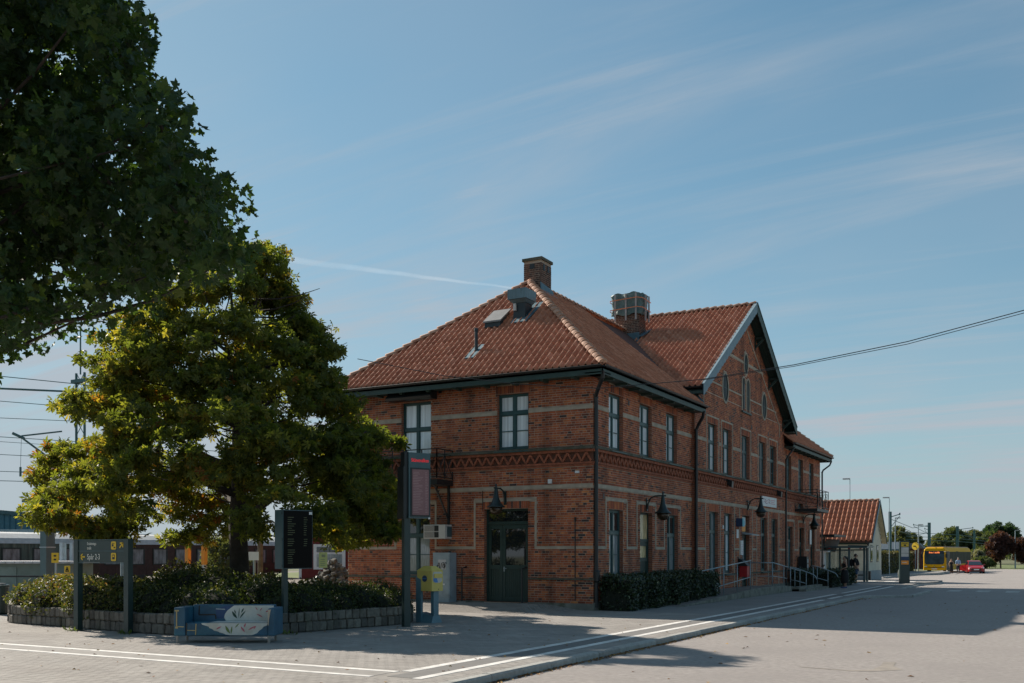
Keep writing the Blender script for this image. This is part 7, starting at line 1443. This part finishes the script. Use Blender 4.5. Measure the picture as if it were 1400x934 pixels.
# ------------------------------------------------------------------ left background: railway side
def catmast(label, x, y, z0, h, w, arms=True, group='railway catenary masts'):
    t = thing('catenary_mast', label, 'mast', (x,y,z0), 0, group)
    for s in (-1,1): MB().box(x+s*w*.5-.04,y-.06,z0,x+s*w*.5+.04,y+.06,z0+h).build('mast_leg', M['mastgreen'], t)
    mb = MB(); n = int(h/.9)
    for i in range(n): mb.bar((x-w*.5,y,z0+i*h/n),(x+w*.5,y,z0+(i+1)*h/n*(1) if i%1==0 else 0),.03,.03); mb.bar((x+w*.5,y,z0+i*h/n),(x-w*.5,y,z0+(i+1)*h/n),.03,.03)
    mb.build('lattice', M['mastgreen'], t, kind='stuff'); return t
M['mastgreen'] = mat('mast_green_steel', (.06,.13,.13), .6, var=.2)
t = catmast('tall green catenary mast with cross bars left of the chestnut', -38.67,10.7,-.5,13.2,.75)
mb = MB(); mb.tube([(-38.67,10.7,12.6),(-38.67,10.7,15.5)],.05,6); mb.box(-39.3,10.5,12.1,-38.0,10.9,12.3); mb.box(-39.2,10.5,10.0,-38.1,10.9,10.2); mb.tube([(-38.7,10.7,12.2),(-37.6,11.3,12.2)],.05,6); mb.build('insulator_arm', M['mastgreen'], t)
t2 = thing('catenary_mast', 'second thinner mast just left of the chestnut crown', 'mast', (-42,15.8,-.5), 0, 'railway catenary masts'); MB().box(-42.2,15.6,-.5,-41.8,16.0,12.9).build('mast_leg', M['mastgreen'], t2)
MB().box(-42.1,15.6,11.2,-39.5,15.9,11.35).build('cross_bar', M['mastgreen'], t2)
t = thing('cantilever', 'slanted registration arm of the overhead line at the left edge', 'cantilever', (-39.9,7.7,8.5), 0)
mb = MB(); mb.tube([(-39.95,7.7,8.66),(-38.75,9.5,9.05)],.05,6); mb.tube([(-39.9,7.7,8.55),(-38.6,9.9,6.6)],.06,6); mb.tube([(-40.2,7.3,8.8),(-39.8,7.8,8.5)],.09,6); mb.tube([(-39.99,7.67,6.55),(-38.8,9.5,6.8)],.04,6); mb.tube([(-39.99,7.67,6.3),(-39.99,7.67,6.85)],.07,6); mb.tube([(-39.95,7.7,8.5),(-39.99,7.67,6.8)],.012,4); mb.build('arm', M['mastgreen'], t)
for i,(z1,z2,r) in enumerate([(12.16,12.03,.025),(11.44,11.55,.06),(10.71,10.62,.02),(9.73,9.78,.018),(8.63,8.55,.02),(8.35,8.25,.014),(7.6,7.54,.018),(6.62,6.61,.018),(6.07,6.08,.02)]):
    d = Vector((2.17,3.5,z2-z1)); p = Vector((-41.03,7.09,z1)); n_ = ('topmost','second and thickest','third','fourth','fifth','sixth','seventh','eighth','lowest')[i]
    cable('overhead_line', n_+' of the railway wires counted from the top at the left edge', [p-d*4,p-d*1.5-Vector((0,0,.05)),p+d,p+d*2,p+d*6], r, 'wire', 'railway overhead wires', M['mastgreen'])
# carriages
def carriage(label, x, y0, y1, m, nwin):
    t = thing('railway_carriage', label, 'carriage', (x,(y0+y1)/2,-.5), 0, 'carriages parked on the siding')
    MB().box(x-2.8,y0,.35,x,y1,2.42).build('body', m, t)
    mb = MB(); prf = [(-2.86,2.40),(-2.7,2.72),(-2.1,3.0),(-1.4,3.10),(-.7,3.0),(-.1,2.72),(.06,2.40)]
    mb.prism([(x+a,y0-.1,b) for a,b in prf],(0,0,0),(0,y1-y0+.2,0)); mb.build('roof', M['carroof'], t)
    st = (y1-y0)/nwin
    for i in range(nwin):
        y = y0+st*(i+.5); w = MB(); fw = .62
        for a,b,c,d in ((-fw,-fw+.08,1.05,2.15),(fw-.08,fw,1.05,2.15),(-fw+.08,fw-.08,1.05,1.12),(-fw+.08,fw-.08,2.08,2.15)): w.box(x,y+a,c,x+.05,y+b,d)
        wo_ = w.build('window', M['weatherdark'], t); MB().box(x+.004,y-fw+.08,1.12,x+.015,y+fw-.08,2.08).build('pane', M['dirtyglass'], wo_)
    mb = MB(); mb.box(x-.05,y0,.28,x+.06,y1,.40); mb.build('sill_rail', M['black'], t)
    n = int((y1-y0)/.62); mb = MB()
    for i in range(n+1): y = y0+(y1-y0)*i/n; mb.box(x,y-.02,.4,x+.012,y+.02,1.0)
    mb.build('panel_rib', m, t, kind='stuff')
    for y in (y0+2.5,y1-2.5):
        for dy in (-.9,.9): MB().tube([(x-.3,y+dy,-.05),(x+.02,y+dy,-.05)],.42,12).build('wheel', M['black'], t)
    mb = MB(); mb.tube([(x-1.4,y0+4,3.05),(x-1.4,y0+4.9,3.05)],.1,6); mb.build('roof_vent', M['galv'], t); return t
M['weatherdark'] = mat('weathered_dark_trim', (.035,.042,.036), .8, var=.3); M['dirtyglass'] = mat('dirty_carriage_glass', (.17,.17,.18), .35, var=.6, scale=2.2, stretch=(1,2.2,.8))
tcar = carriage('weathered grey-green railway carriage with dirty windows at the left edge', -40.6,-9.5,12.5, M['weather'], 11)
mb = MB()
for i in range(6): mb.box(-40.59,6.2+i*.22,.95,-40.575,6.33+i*.22,1.12)
mb.build('lettering', M['offwhite'], tcar)
carriage('dark red railway carriage seen under the chestnut crown', -40.6,13.6,31, M['maroon'], 9)
t = thing('blue_industrial_hall', 'blue steel-clad industrial hall behind the carriages', 'building', (-76,28,-.5))
P0 = Vector((-78.5,28.6,0)); P1 = Vector((-72.16,32.13,0)); e = (P1-P0).normalized(); nb = Vector((-e.y,e.x,0))
def qbox(a,b,c,d,z0,z1,nm,m,par):  # box in the hall's own axes
    pts = [P0+e*a+nb*b,P0+e*c+nb*b,P0+e*c+nb*d,P0+e*a+nb*d]; mb = MB(); mb.hexa([(p.x,p.y,z0) for p in pts]+[(p.x,p.y,z1) for p in pts]); return mb.build(nm, m, par)
L_ = (P1-P0).length
pts = [P0-e*20,P1,P1+nb*18,P0-e*20+nb*18]; mb = MB(); mb.hexa([(p.x,p.y,-.5) for p in pts]+[(pts[0].x,pts[0].y,7.7),(pts[1].x,pts[1].y,5.35),(pts[2].x,pts[2].y,5.35),(pts[3].x,pts[3].y,7.7)]); mb.build('wall', M['teal_wall'], t)
mb = MB(); a,b = P0-e*20-nb*.25, P1+e*.5-nb*.25; mb.hexa([(a.x,a.y,7.55),(b.x,b.y,5.2),((b+nb*18).x,(b+nb*18).y,5.2),((a+nb*18).x,(a+nb*18).y,7.55),(a.x,a.y,7.95),(b.x,b.y,5.55),((b+nb*18).x,(b+nb*18).y,5.55),((a+nb*18).x,(a+nb*18).y,7.95)]); mb.build('roof', mat('blue_roof_edge',(.05,.11,.13),.6), t)
qbox(-20,-.12,L_-.2,-.02,3.6,4.1,'pale_band',mat('pale_blue_band',(.34,.42,.46),.6),t)
for i in range(40):
    q = P1-e*(i*.55+.3)-nb*.05; zt = 5.2+(i*.55+.3)*2.35/(L_+20); MB().box(q.x-.04,q.y-.04,4.1,q.x+.04,q.y+.04,zt).build('cladding_rib', M['teal_wall'], t)
mb = MB(); q = P1-nb*.3; mb.tube([(q.x-.4,q.y,5.3),(q.x+.2,q.y+.3,4.7),(q.x+.2,q.y+.3,4.1)],.09,6); mb.build('downpipe', M['carroof'], t)
# kiosk
t = thing('equipment_hut', 'low grey-green equipment hut with pale corrugated roof beside the track', 'hut', (-26,-2,-.2)); KA = rad(29.05)
kc = Vector((-25.55,-2.6,0)); ke = Vector((math.cos(KA),math.sin(KA),0)); kn = Vector((-ke.y,ke.x,0)); M['hut'] = mat('hut_grey_green', (.16,.20,.17), .6, var=.1)
def kbox(a,b,c,d,z0,z1,nm,m):
    ps = [kc+ke*a+kn*b,kc+ke*c+kn*b,kc+ke*c+kn*d,kc+ke*a+kn*d]; mb = MB(); mb.hexa([(p.x,p.y,z0) for p in ps]+[(p.x,p.y,z1) for p in ps]); return mb.build(nm, m, t)
kbox(-2.2,0,2.4,2.2,-.3,1.40,'body',M['hut']); kbox(-2.4,-.2,2.6,2.4,1.40,1.50,'roof',mat('pale_corrugated_roof',(.55,.52,.52),.6))
for i in range(13): kbox(-2.35+i*.38,-.24,-2.17+i*.38,-.2,1.41,1.49,'roof_rib',M['carroof'])
kbox(-2.0,-.03,-.9,-.003,-.1,1.25,'door',mat('hut_door',(.22,.27,.24),.6)); kbox(-.85,-.03,.1,-.003,-.1,1.25,'door',mat('hut_door_two',(.20,.25,.22),.6)); kbox(-1.5,-.045,-1.33,-.03,.75,.92,'warning_plate',M['yellow'])
# posts, signs, railing at the platform end
t = thing('lamp_mast', 'blue-green steel lamp mast left of the direction sign with flat head', 'mast', (-22.53,-3.22,-.1)); MB().box(-22.72,-3.42,-.1,-22.34,-3.02,3.9).build('pole', M['bluegrey'], t); MB().box(-23.4,-3.75,3.88,-22.3,-3.2,4.02).build('lamp_head', M['mastgreen'], t); MB().box(-22.74,-3.44,2.05,-22.32,-3.0,2.1).build('clamp', M['galv'], t)
def ysign(label, x, y, z0, z1, w, mark):
    t = thing('warning_sign', label, 'sign', (x,y,0)); d = Vector((.874,.486,0))*w/2; b = Vector((x,y,0)); o = Vector((.486,-.874,0))*.012
    MB().tube([(x-o.x*4,y-o.y*4,-.2),(x-o.x*4,y-o.y*4,z1)],.04,6).build('post', M['galv'], t)
    mb = MB(); ps = [b-d,b+d,b+d+o*2,b-d+o*2]; mb.hexa([(p.x,p.y,z0) for p in ps]+[(p.x,p.y,z1) for p in ps]); mb.build('plate', M['yellow'], t)
    f = b+o*2.3; h = z1-z0
    if mark == 'bars':
        for q in (.25,.62): MB().hexa([(p.x,p.y,z0+h*q) for p in (f-d*.35,f+d*.35,f+d*.35+o*.3,f-d*.35+o*.3)]+[(p.x,p.y,z0+h*(q+.16)) for p in (f-d*.35,f+d*.35,f+d*.35+o*.3,f-d*.35+o*.3)]).build('mark', M['black'], t)
    else:
        a = [(f-d*.5,z0+h*.18),(f+d*.5,z0+h*.18),(f,z0+h*.85)]; mb = MB()
        for (p,zp_),(q,zq) in zip(a,a[1:]+a[:1]): mb.bar((p.x,p.y,zp_),(q.x,q.y,zq),.03,.02)
        mb.bar((f.x,f.y,z0+h*.32),(f.x,f.y,z0+h*.55),.03,.02); mb.build('mark', M['black'], t)
    return t
ysign('yellow plate with two black marks beside the lamp mast', -20.49,-4.37,1.47,1.85,.27,'bars'); ysign('small yellow triangle warning plate above the shrubs', -18.33,-5.46,1.13,1.38,.21,'tri'); ysign('low wide yellow plate just above the shrub tops', -18.3,-5.5,.82,1.10,.75,'tri')
for x,y,z,l in ((-25.51,-.3,2.3,'left'),(-25.1,-.1,2.3,'right')): t = thing('steel_post', l+' of two pale steel posts behind the yellow warning plates', 'post', (x,y,0)); MB().box(x-.1,y-.1,-.2,x+.1,y+.1,z).build('pole', M['grey'], t)
for x,y,l in ((-24.02,1.67,'left'),(-23.75,1.8,'right')): t = thing('steel_post', l+' of two pale posts seen below the direction sign', 'post', (x,y,0)); MB().tube([(x,y,-.2),(x,y,1.75)],.11,8).build('pole', M['grey'], t)
t = thing('track_railing', 'dark low railing at the far left beyond the stone bed', 'railing', (-19.8,-6.3,0)); mb = MB(); mb.tube([(-22,-7.5,1.0),(-18.9,-5.75,1.0)],.035,6); mb.build('rail', M['black'], t)
for x,y in ((-20.5,-6.65),(-19.3,-6.0)): MB().tube([(x,y,-.1),(x,y,1.0)],.03,6).build('rail_post', M['black'], t)
t = thing('litter_bin', 'dark litter bin at the left edge beside the stone bed', 'bin', (-14.85,-10.4,0)); MB().lathe((-14.85,-10.4,0),[(.2,0),(.24,.05),(.26,.80),(.28,.82),(.28,.88),(.2,.9)],14).build('bucket', M['signdark'], t); MB().lathe((-14.85,-10.4,.9),[(.2,0),(.18,.03),(.02,.04)],14).build('lid', M['black'], t)
t = thing('utility_pole', 'brown wooden pole with curved white lamp bracket behind the display', 'pole', (-20.71,6.94,-.1)); MB().tube([(-20.71,6.94,-.1),(-20.71,6.94,2.9)],.13,9).build('pole', mat('brown_pole',(.16,.11,.07),.9,var=.3), t); MB().tube([(-21.3,6.6,3.1),(-21.1,6.7,2.8),(-20.7,6.9,2.72),(-20.4,7.1,2.9),(-20.35,7.15,3.1)],.03,6).build('hoop', M['white'], t)
t = thing('notice_sign', 'small white sign on grey post beside the brown pole', 'sign', (-20.27,6.04,-.1)); MB().tube([(-20.3,6.1,-.1),(-20.3,6.1,1.9)],.06,7).build('post', M['grey'], t); MB().hexa([(-20.55,5.85,1.5),(-20.05,6.13,1.5),(-20.06,6.15,1.5),(-20.56,5.87,1.5),(-20.55,5.85,1.9),(-20.05,6.13,1.9),(-20.06,6.15,1.9),(-20.56,5.87,1.9)]).build('plate', M['white'], t)
for x,y,z,l in ((-25.3,6.68,2.75,'left'),(-24.6,7.1,2.5,'right')): t = thing('orange_post', l+' orange marker post standing under the chestnut crown', 'post', (x,y,-.1)); MB().box(x-.11,y-.1,1.25,x+.11,y+.1,z-.25).build('upper', M['orange'], t); MB().box(x-.1,y-.09,-.1,x+.1,y+.09,1.25).build('foot', M['offwhite'], t)
t = thing('bollard', 'short dark bollard on the lawn behind the low hedge', 'bollard', (-15.68,5.16,-.1)); MB().lathe((-15.68,5.16,-.1),[(.09,0),(.09,.78),(.10,.8),(.10,.86),(.03,.92)],12).build('post', M['signdark'], t); MB().lathe((-15.68,5.16,.62),[(.093,0),(.093,.06)],12).build('band', M['galv'], t)
# lawn strip, rubble, red cottage
MB().add([(-40,10,-.14),(-10.5,1.5,-.14),(-10.5,30,-.14),(-60,60,-.14)],[(0,1,2,3)]).build('lawn', mat('sunlit_lawn',(.13,.16,.05),.95,var=.35,scale=1.5,dirt=(.22,.19,.10),dscale=.6), kind='structure')
M['rubble'] = mat('rubble_stone', (0,0,0), .9, rnd=True, ramp=[(0,(.16,.14,.12)),(1,(.34,.30,.26))], var=.3, scale=6)
t = thing('rubble_heap', 'heap of pale broken stones on the lawn before the red cottage', 'rubble heap', (-24.1,16.6,-.1)); rr = random.Random(12)
for i in range(150):
    a = rr.uniform(0,6.28); q = rr.random()**.6; x = -24.1+math.cos(a)*q*1.5*1.0; y = 16.6+math.sin(a)*q*1.1; z = -.05+(1-q)*1.65*rr.uniform(.75,1)
    o = inst('rubble_stone', blk[rr.randrange(6)], t, (x,y,z), (rr.uniform(.18,.42),rr.uniform(.18,.38),rr.uniform(.14,.3))); o.rotation_euler = (rr.uniform(-.5,.5),rr.uniform(-.5,.5),rr.uniform(0,3))
t = thing('red_cottage', 'small red cottage with white window frames and grey roof behind the rubble', 'house', (-35,31,0))
ca = Vector((-37.2,28.6,0)); ce = Vector((.874,.486,0)); cn = Vector((-.486,.874,0))
def cbox(a,b,c,d,z0,z1,nm,m,par): ps = [ca+ce*a+cn*b,ca+ce*c+cn*b,ca+ce*c+cn*d,ca+ce*a+cn*d]; mb = MB(); mb.hexa([(p.x,p.y,z0) for p in ps]+[(p.x,p.y,z1) for p in ps]); return mb.build(nm, m, par)
cw = cbox(0,0,4.6,6,-.3,2.7,'wall',mat('falu_red',(.16,.025,.02),.85,var=.15),t)
mb = MB(); A = lambda a,b,z: tuple((ca+ce*a+cn*b).xy)+(z,)
mb.prism([A(0,0,2.7),A(4.6,0,2.7),A(2.3,0,4.6)],(0,0,0),tuple(cn*6)); mb.build('gable', bpy.data.materials['falu_red'], t)
mb = MB()
for s in (0,1): p,q = (A(-.4,-.4,2.35),A(2.3,-.4,4.75)) if s == 0 else (A(5.0,-.4,2.35),A(2.3,-.4,4.75)); mb.prism([p,q,tuple(Vector(q)+cn*6.8),tuple(Vector(p)+cn*6.8)],(0,0,0),(0,0,.14))
mb.build('roof', mat('grey_roof_tile',(.13,.15,.16),.7,var=.2), t)
mb = MB()
for p,q in ((A(-.42,-.45,2.3),A(2.3,-.45,4.72)),(A(5.02,-.45,2.3),A(2.3,-.45,4.72))): mb.bar(p,q,.05,.28)
mb.build('rake_board', M['white'], t)
fw = cbox(1.1,-.08,3.5,-.01,.6,2.5,'window',M['white'],t); cbox(1.35,-.10,3.25,-.08,1.9,2.3,'pane',M['glass'],fw); cbox(1.35,-.10,3.25,-.08,.8,1.75,'pane',M['glasscurt'],fw)
for a in (.0,4.4): cbox(a,-.06,a+.2,-.005,-.3,2.7,'corner_board',M['white'],t)
# ------------------------------------------------------------------ far trees
def tree(name, label, x, y, z0, h, rx, trunkh, ramp, seed, n=1500, size=.5, ry=None, top=.5, group='trees beyond the road', kind='card', ncl=60, tilt=.9):
    rs = np.random.RandomState(seed); t = thing(name, label, 'tree', (x,y,z0), 0, group); mb = MB()
    r = max(.10,h*.022); mb.tube([(x,y,z0-.2),(x,y,z0+trunkh),(x+.1,y,z0+h*.8)],[r,r*.8,r*.15],7); pts = []; tn = []
    ry = ry or rx; zc = z0+trunkh+(h-trunkh)*.5; rz = (h-trunkh)*.5; per = max(6,n//ncl)
    for i in range(ncl):
        q = rs.normal(size=3); q /= np.linalg.norm(q); q *= rs.uniform(.35,1)**.5*.86
        w = 1-.35*max(0,q[2])*top*2; c = np.array((x+q[0]*rx*w, y+q[1]*ry*w, zc+q[2]*rz)); cr = rs.uniform(.16,.30)*min(rx,rz)*1.25
        pts.append(ball(c,cr,per,rs,.75,.3)); tn.append(np.clip(rs.normal(.45+.12*q[2],.2,per)+rs.normal(0,.12),0,1))
        if i < 7: branch(mb,(x,y,z0+trunkh*(.8+.1*i)),tuple(c),r*.35,r*.08,3,.1,4)
    mb.build('trunk', M['bark'], t); m = TM.setdefault(str(ramp), mat(name+'_leaf',(0,0,0),.6,ramp=ramp,var=.15,scale=.5,transl=.45))
    leaves('crown', np.concatenate(pts), size, kind, m, t, np.concatenate(tn), tilt=tilt, rs=rs)['kind'] = 'stuff'; return t
TM = {}
GRN = [(0,(.045,.065,.03)),(.5,(.075,.10,.042)),(1,(.12,.14,.055))]; PALE = [(0,(.07,.085,.045)),(.5,(.11,.125,.06)),(1,(.17,.17,.08))]; PUR = [(0,(.035,.018,.02)),(.5,(.07,.03,.03)),(1,(.12,.05,.045))]; OLV = [(0,(.07,.075,.02)),(.5,(.13,.115,.03)),(1,(.20,.16,.05))]; SIL = [(0,(.14,.15,.12)),(1,(.30,.29,.25))]
zg = -.56
tree('birch_tree', 'loose pale green tree with two tops right of the small house', -12.9,160,zg,7.6,2.4,1.2,PALE,1,2600,.32)
tree('birch_tree', 'narrow pale tree just right of the two-topped tree', -10.4,163,zg,6.3,1.7,1.0,PALE,2,1800,.3)
tree('bushy_tree', 'low pale bushy tree behind the front of the bus', -10.6,205,zg,6.2,3.4,.8,PALE,3,2400,.42)
tree('bushy_tree', 'broad green tree behind the middle of the bus', -8.4,211,zg,8.2,4.4,1.0,GRN,4,3000,.45)
tree('bushy_tree', 'rounded green tree behind the rear of the bus', -4.6,214,zg,7.6,3.6,1.0,PALE,5,2600,.45)
tree('bushy_tree', 'dull green tree between the bus and the large oak', -1.0,205,zg,6.8,3.4,.8,GRN,6,2400,.42)
tree('oak_tree', 'large spreading dark green oak above the purple tree', -.6,238,zg,9.9,5.6,3.2,[(0,(.02,.045,.025)),(.5,(.035,.07,.035)),(1,(.06,.10,.05))],7,4200,.45,top=.3,ncl=75)
tree('purple_tree', 'dark purple-leaved maple with short trunks on the far lawn', 4.72,138,zg,5.7,2.05,.9,PUR,8,2200,.32,top=.35)
tree('purple_tree', 'second purple-leaved maple cut by the right edge', 7.9,140,zg,5.4,2.1,.9,PUR,9,2200,.32,top=.35)
tree('pale_bush', 'silvery pale bush behind the rear of the red car', 1.7,136,zg,3.1,1.15,.2,SIL,10,800,.26,top=.2)
tree('green_bush', 'sunlit yellow-green bush left of the purple tree', 2.9,143,zg,3.9,1.5,.2,PALE,11,900,.32,top=.2)
tree('green_bush', 'dark bush at the foot of the first purple tree', 2.6,133,zg,2.0,1.5,.1,GRN,12,800,.28,top=.2)
# trees on the left, behind the track
for i,(x,y,h,r,rm,lab) in enumerate([(-44,30,4.6,2.6,GRN,'grey-green tree behind the chestnut trunk'),(-50,45,7,3.4,GRN,'dark tree behind the orange posts'),(-43,41,5.6,2.6,GRN,'dark green tree left of the red cottage'),(-31,36,5.2,2.4,GRN,'green tree between the red cottage and the brick wall')]): tree('bushy_tree', lab, x,y,-.4,h,r,.6,rm,30+i,1500,.4,group='trees behind the track')
tree('willow_shrub', 'pale willow shrub seen under the chestnut near the orange posts', -27.5,11.2,-.2,3.0,1.5,.2,PALE,40,900,.2,group='trees behind the track')
# boundary hedge behind the far pavement, cottages and hut there
boxhedge('boundary_hedge', 'long yellow-green clipped hedge behind the far pavement', -4.4,62,-2.2,95,2.4,26000,.15,[(0,(.05,.05,.015)),(.5,(.11,.10,.025)),(1,(.20,.16,.04))],15,.2,-.42)
t = thing('low_building', 'low building with blue wall behind the far hedge', 'building', (-10,132,-.5)); MB().box(-14,130,-.5,-8.2,136,2.5).build('wall', mat('bright_blue_wall',(.03,.13,.28),.6), t); MB().hexa([(-14.3,129.7,2.4),(-7.9,129.7,2.4),(-7.9,136.3,2.4),(-14.3,136.3,2.4),(-13.5,131,3.5),(-8.7,131,3.5),(-8.7,135,3.5),(-13.5,135,3.5)]).build('roof', mat('grey_blue_roof',(.08,.11,.14),.7), t); MB().box(-11,129.95,.9,-10,130.0,1.9).build('window', M['glass'], t)
t = thing('red_hut', 'dark red hut behind the hedge and yellow stop sign', 'hut', (-6.8,131,-.5)); MB().box(-7.9,130.5,-.5,-5.4,134,2.5).build('wall', mat('dark_red_wall',(.10,.03,.025),.8), t); MB().hexa([(-8.1,130.2,2.5),(-5.2,130.2,2.5),(-5.2,134.3,2.5),(-8.1,134.3,2.5),(-7.4,131.4,3.3),(-5.9,131.4,3.3),(-5.9,133,3.3),(-7.4,133,3.3)]).build('roof', M['black'], t)
t = thing('stop_sign', 'round yellow stop sign on a pole above the hedge', 'sign', (-1.9,94,-.5)); MB().tube([(-1.9,94,-.5),(-1.9,94,2.5)],.05,7).build('pole', M['galv'], t); mb = MB(); mb.tube([(-1.9,93.88,2.62),(-1.87,93.94,2.62)],.44,20); mb.build('disc', M['yellow'], t); MB().box(-2.1,93.84,2.55,-1.7,93.87,2.68).build('bus_mark', M['black'], t)
# lamp posts and masts on the right
def lamppost(label, x, y, z0, h, hd=-1, group='street lamps beyond the small house', r=.035):
    t = thing('street_lamp', label, 'lamp', (x,y,z0), 0, group); MB().tube([(x,y,z0-.3),(x,y,z0+h)],[r*1.3,r*.7],7).build('pole', M['galv'], t); MB().tube([(x,y,z0+h),(x+hd*.3,y,z0+h+.03)],.025,5).build('arm', M['galv'], t); MB().box(x+min(0,hd*.55),y-.12,z0+h+.0,x+max(0,hd*.55),y+.12,z0+h+.10).build('head', M['carroof'], t)
lamppost('street lamp rising above the small house roof', -1.9,54,-.25,8.0); lamppost('tall street lamp right of the small house gable', -.67,66.1,-.3,7.1)
lamppost('thin lamp post between the mast and the pylon', -3.19,87.6,-.4,6.05,1,r=.07); lamppost('thin lamp post above the front of the bus', -2.25,99.6,-.4,5.6,1,r=.07)
lamppost('lamp post in front of the purple trees', 6.65,138.8,-.5,5.7,1,r=.09)
def fmast(label, x, y, z, w=.32, arm=1.6):
    t = thing('catenary_mast', label, 'mast', (x,y,-.5), 0, 'railway masts beyond the bus'); MB().box(x-w/2,y-w/2,-.5,x+w/2,y+w/2,z).build('mast_leg', M['mastgreen'], t)
    mb = MB(); mb.bar((x,y,z-.6),(x-arm,y,z-.3),.09,.09); mb.bar((x,y,z-1.8),(x-arm,y,z-.5),.06,.06); mb.box(x-arm-.06,y-.06,z-.4,x-arm+.06,y+.06,z-.15); mb.build('insulator_arm', M['mastgreen'], t)
fmast('thick mast with side arms beside the small house gable', -3.68,87.3,6.4,.3,-1.0); fmast('mast above the bus roof with arms to the left', -4.67,132.5,6.4,.4,2.2); fmast('mast behind the rear of the bus', -2.85,156.4,6.4,.45,-2.4); fmast('slim mast right of the bus', -1.93,179.8,6.1,.4,1.2); fmast('slim mast left of the bus roof mast', -6.5,150,6.2,.25,.8)
for p,q,l in (((-3.68,87.3,5.6),(-4.67,132.5,6.0),'upper'),((-3.68,87.3,4.6),(-4.67,132.5,4.9),'lower')): cable('overhead_line', l+' sagging wire between the masts above the pylon', [p,((p[0]+q[0])/2,(p[1]+q[1])/2,p[2]-.5),q], .035, 'wire', 'wires over the far tracks', M['mastgreen'])
for z in (5.0,4.4,3.9): cable('overhead_line', {5.0:'top',4.4:'middle',3.9:'bottom'}[z]+' level wire behind the bus', [(-8,133,z),(-2.85,156.4,z-.1),(-.5,200,z-.2)], .04, 'wire', 'wires over the far tracks', M['mastgreen'])
MB().add([(1.2,134,-.50),(40,110,-.50),(60,170,-.50),(1.2,190,-.50)],[(0,1,2,3)]).build('far_lawn', bpy.data.materials['sunlit_lawn'], kind='structure')
rs = np.random.RandomState(77); P = []
for i in range(90): P.append(np.array((-330+i*6.5,330+12*math.sin(i*.9),1.6))+rs.normal(size=(70,3))*np.array((4,3,1.5+.6*math.sin(i*1.7))))
P = np.concatenate(P); P[:,2] = np.abs(P[:,2])-.3
w_ = leaves('distant_woodland', P, 1.0, 'card', TM[str(GRN)], None, None, tilt=.9, rs=rs); w_['kind'] = 'stuff'; w_['label'] = 'distant strip of green trees along the horizon'; w_['category'] = 'woodland'

# ------------------------------------------------------------------ faint contrail high up
m = bpy.data.materials.new('contrail_vapour'); m.use_nodes = True; nt = m.node_tree; nt.nodes.clear()
o_ = nt.nodes.new('ShaderNodeOutputMaterial'); tr_ = nt.nodes.new('ShaderNodeBsdfTransparent'); df = nt.nodes.new('ShaderNodeBsdfTranslucent'); df.inputs[0].default_value = (1,1,1,1); mxs = nt.nodes.new('ShaderNodeMixShader')
ge = nt.nodes.new('ShaderNodeNewGeometry'); nz = nt.nodes.new('ShaderNodeTexNoise'); nz.inputs['Scale'].default_value = .012; nz.inputs['Detail'].default_value = 6; nt.links.new(ge.outputs['Position'], nz.inputs['Vector'])
lw = nt.nodes.new('ShaderNodeLayerWeight'); lw.inputs[0].default_value = .5
mr = nt.nodes.new('ShaderNodeMapRange'); mr.inputs[1].default_value = .3; mr.inputs[2].default_value = .75; mr.inputs[3].default_value = .01; mr.inputs[4].default_value = .05; nt.links.new(nz.outputs['Fac'], mr.inputs[0])
nt.links.new(mr.outputs[0], mxs.inputs[0]); nt.links.new(tr_.outputs[0], mxs.inputs[1]); nt.links.new(df.outputs[0], mxs.inputs[2]); nt.links.new(mxs.outputs[0], o_.inputs[0])
mb = MB(); a = Vector((-1500,1420,613)); b = Vector((-957,1719,534)); pts = [a+(b-a)*i/14+Vector((0,0,R.uniform(-1.2,1.2))) for i in range(15)]; mb.tube(pts,[2+7*i/14*(1 if i < 12 else .6) for i in range(15)][::-1],8,cap=False)
c_ = mb.build('contrail', m, kind='stuff', smooth=True); c_['label'] = 'faint white contrail left of the roof peak'; c_['category'] = 'contrail'
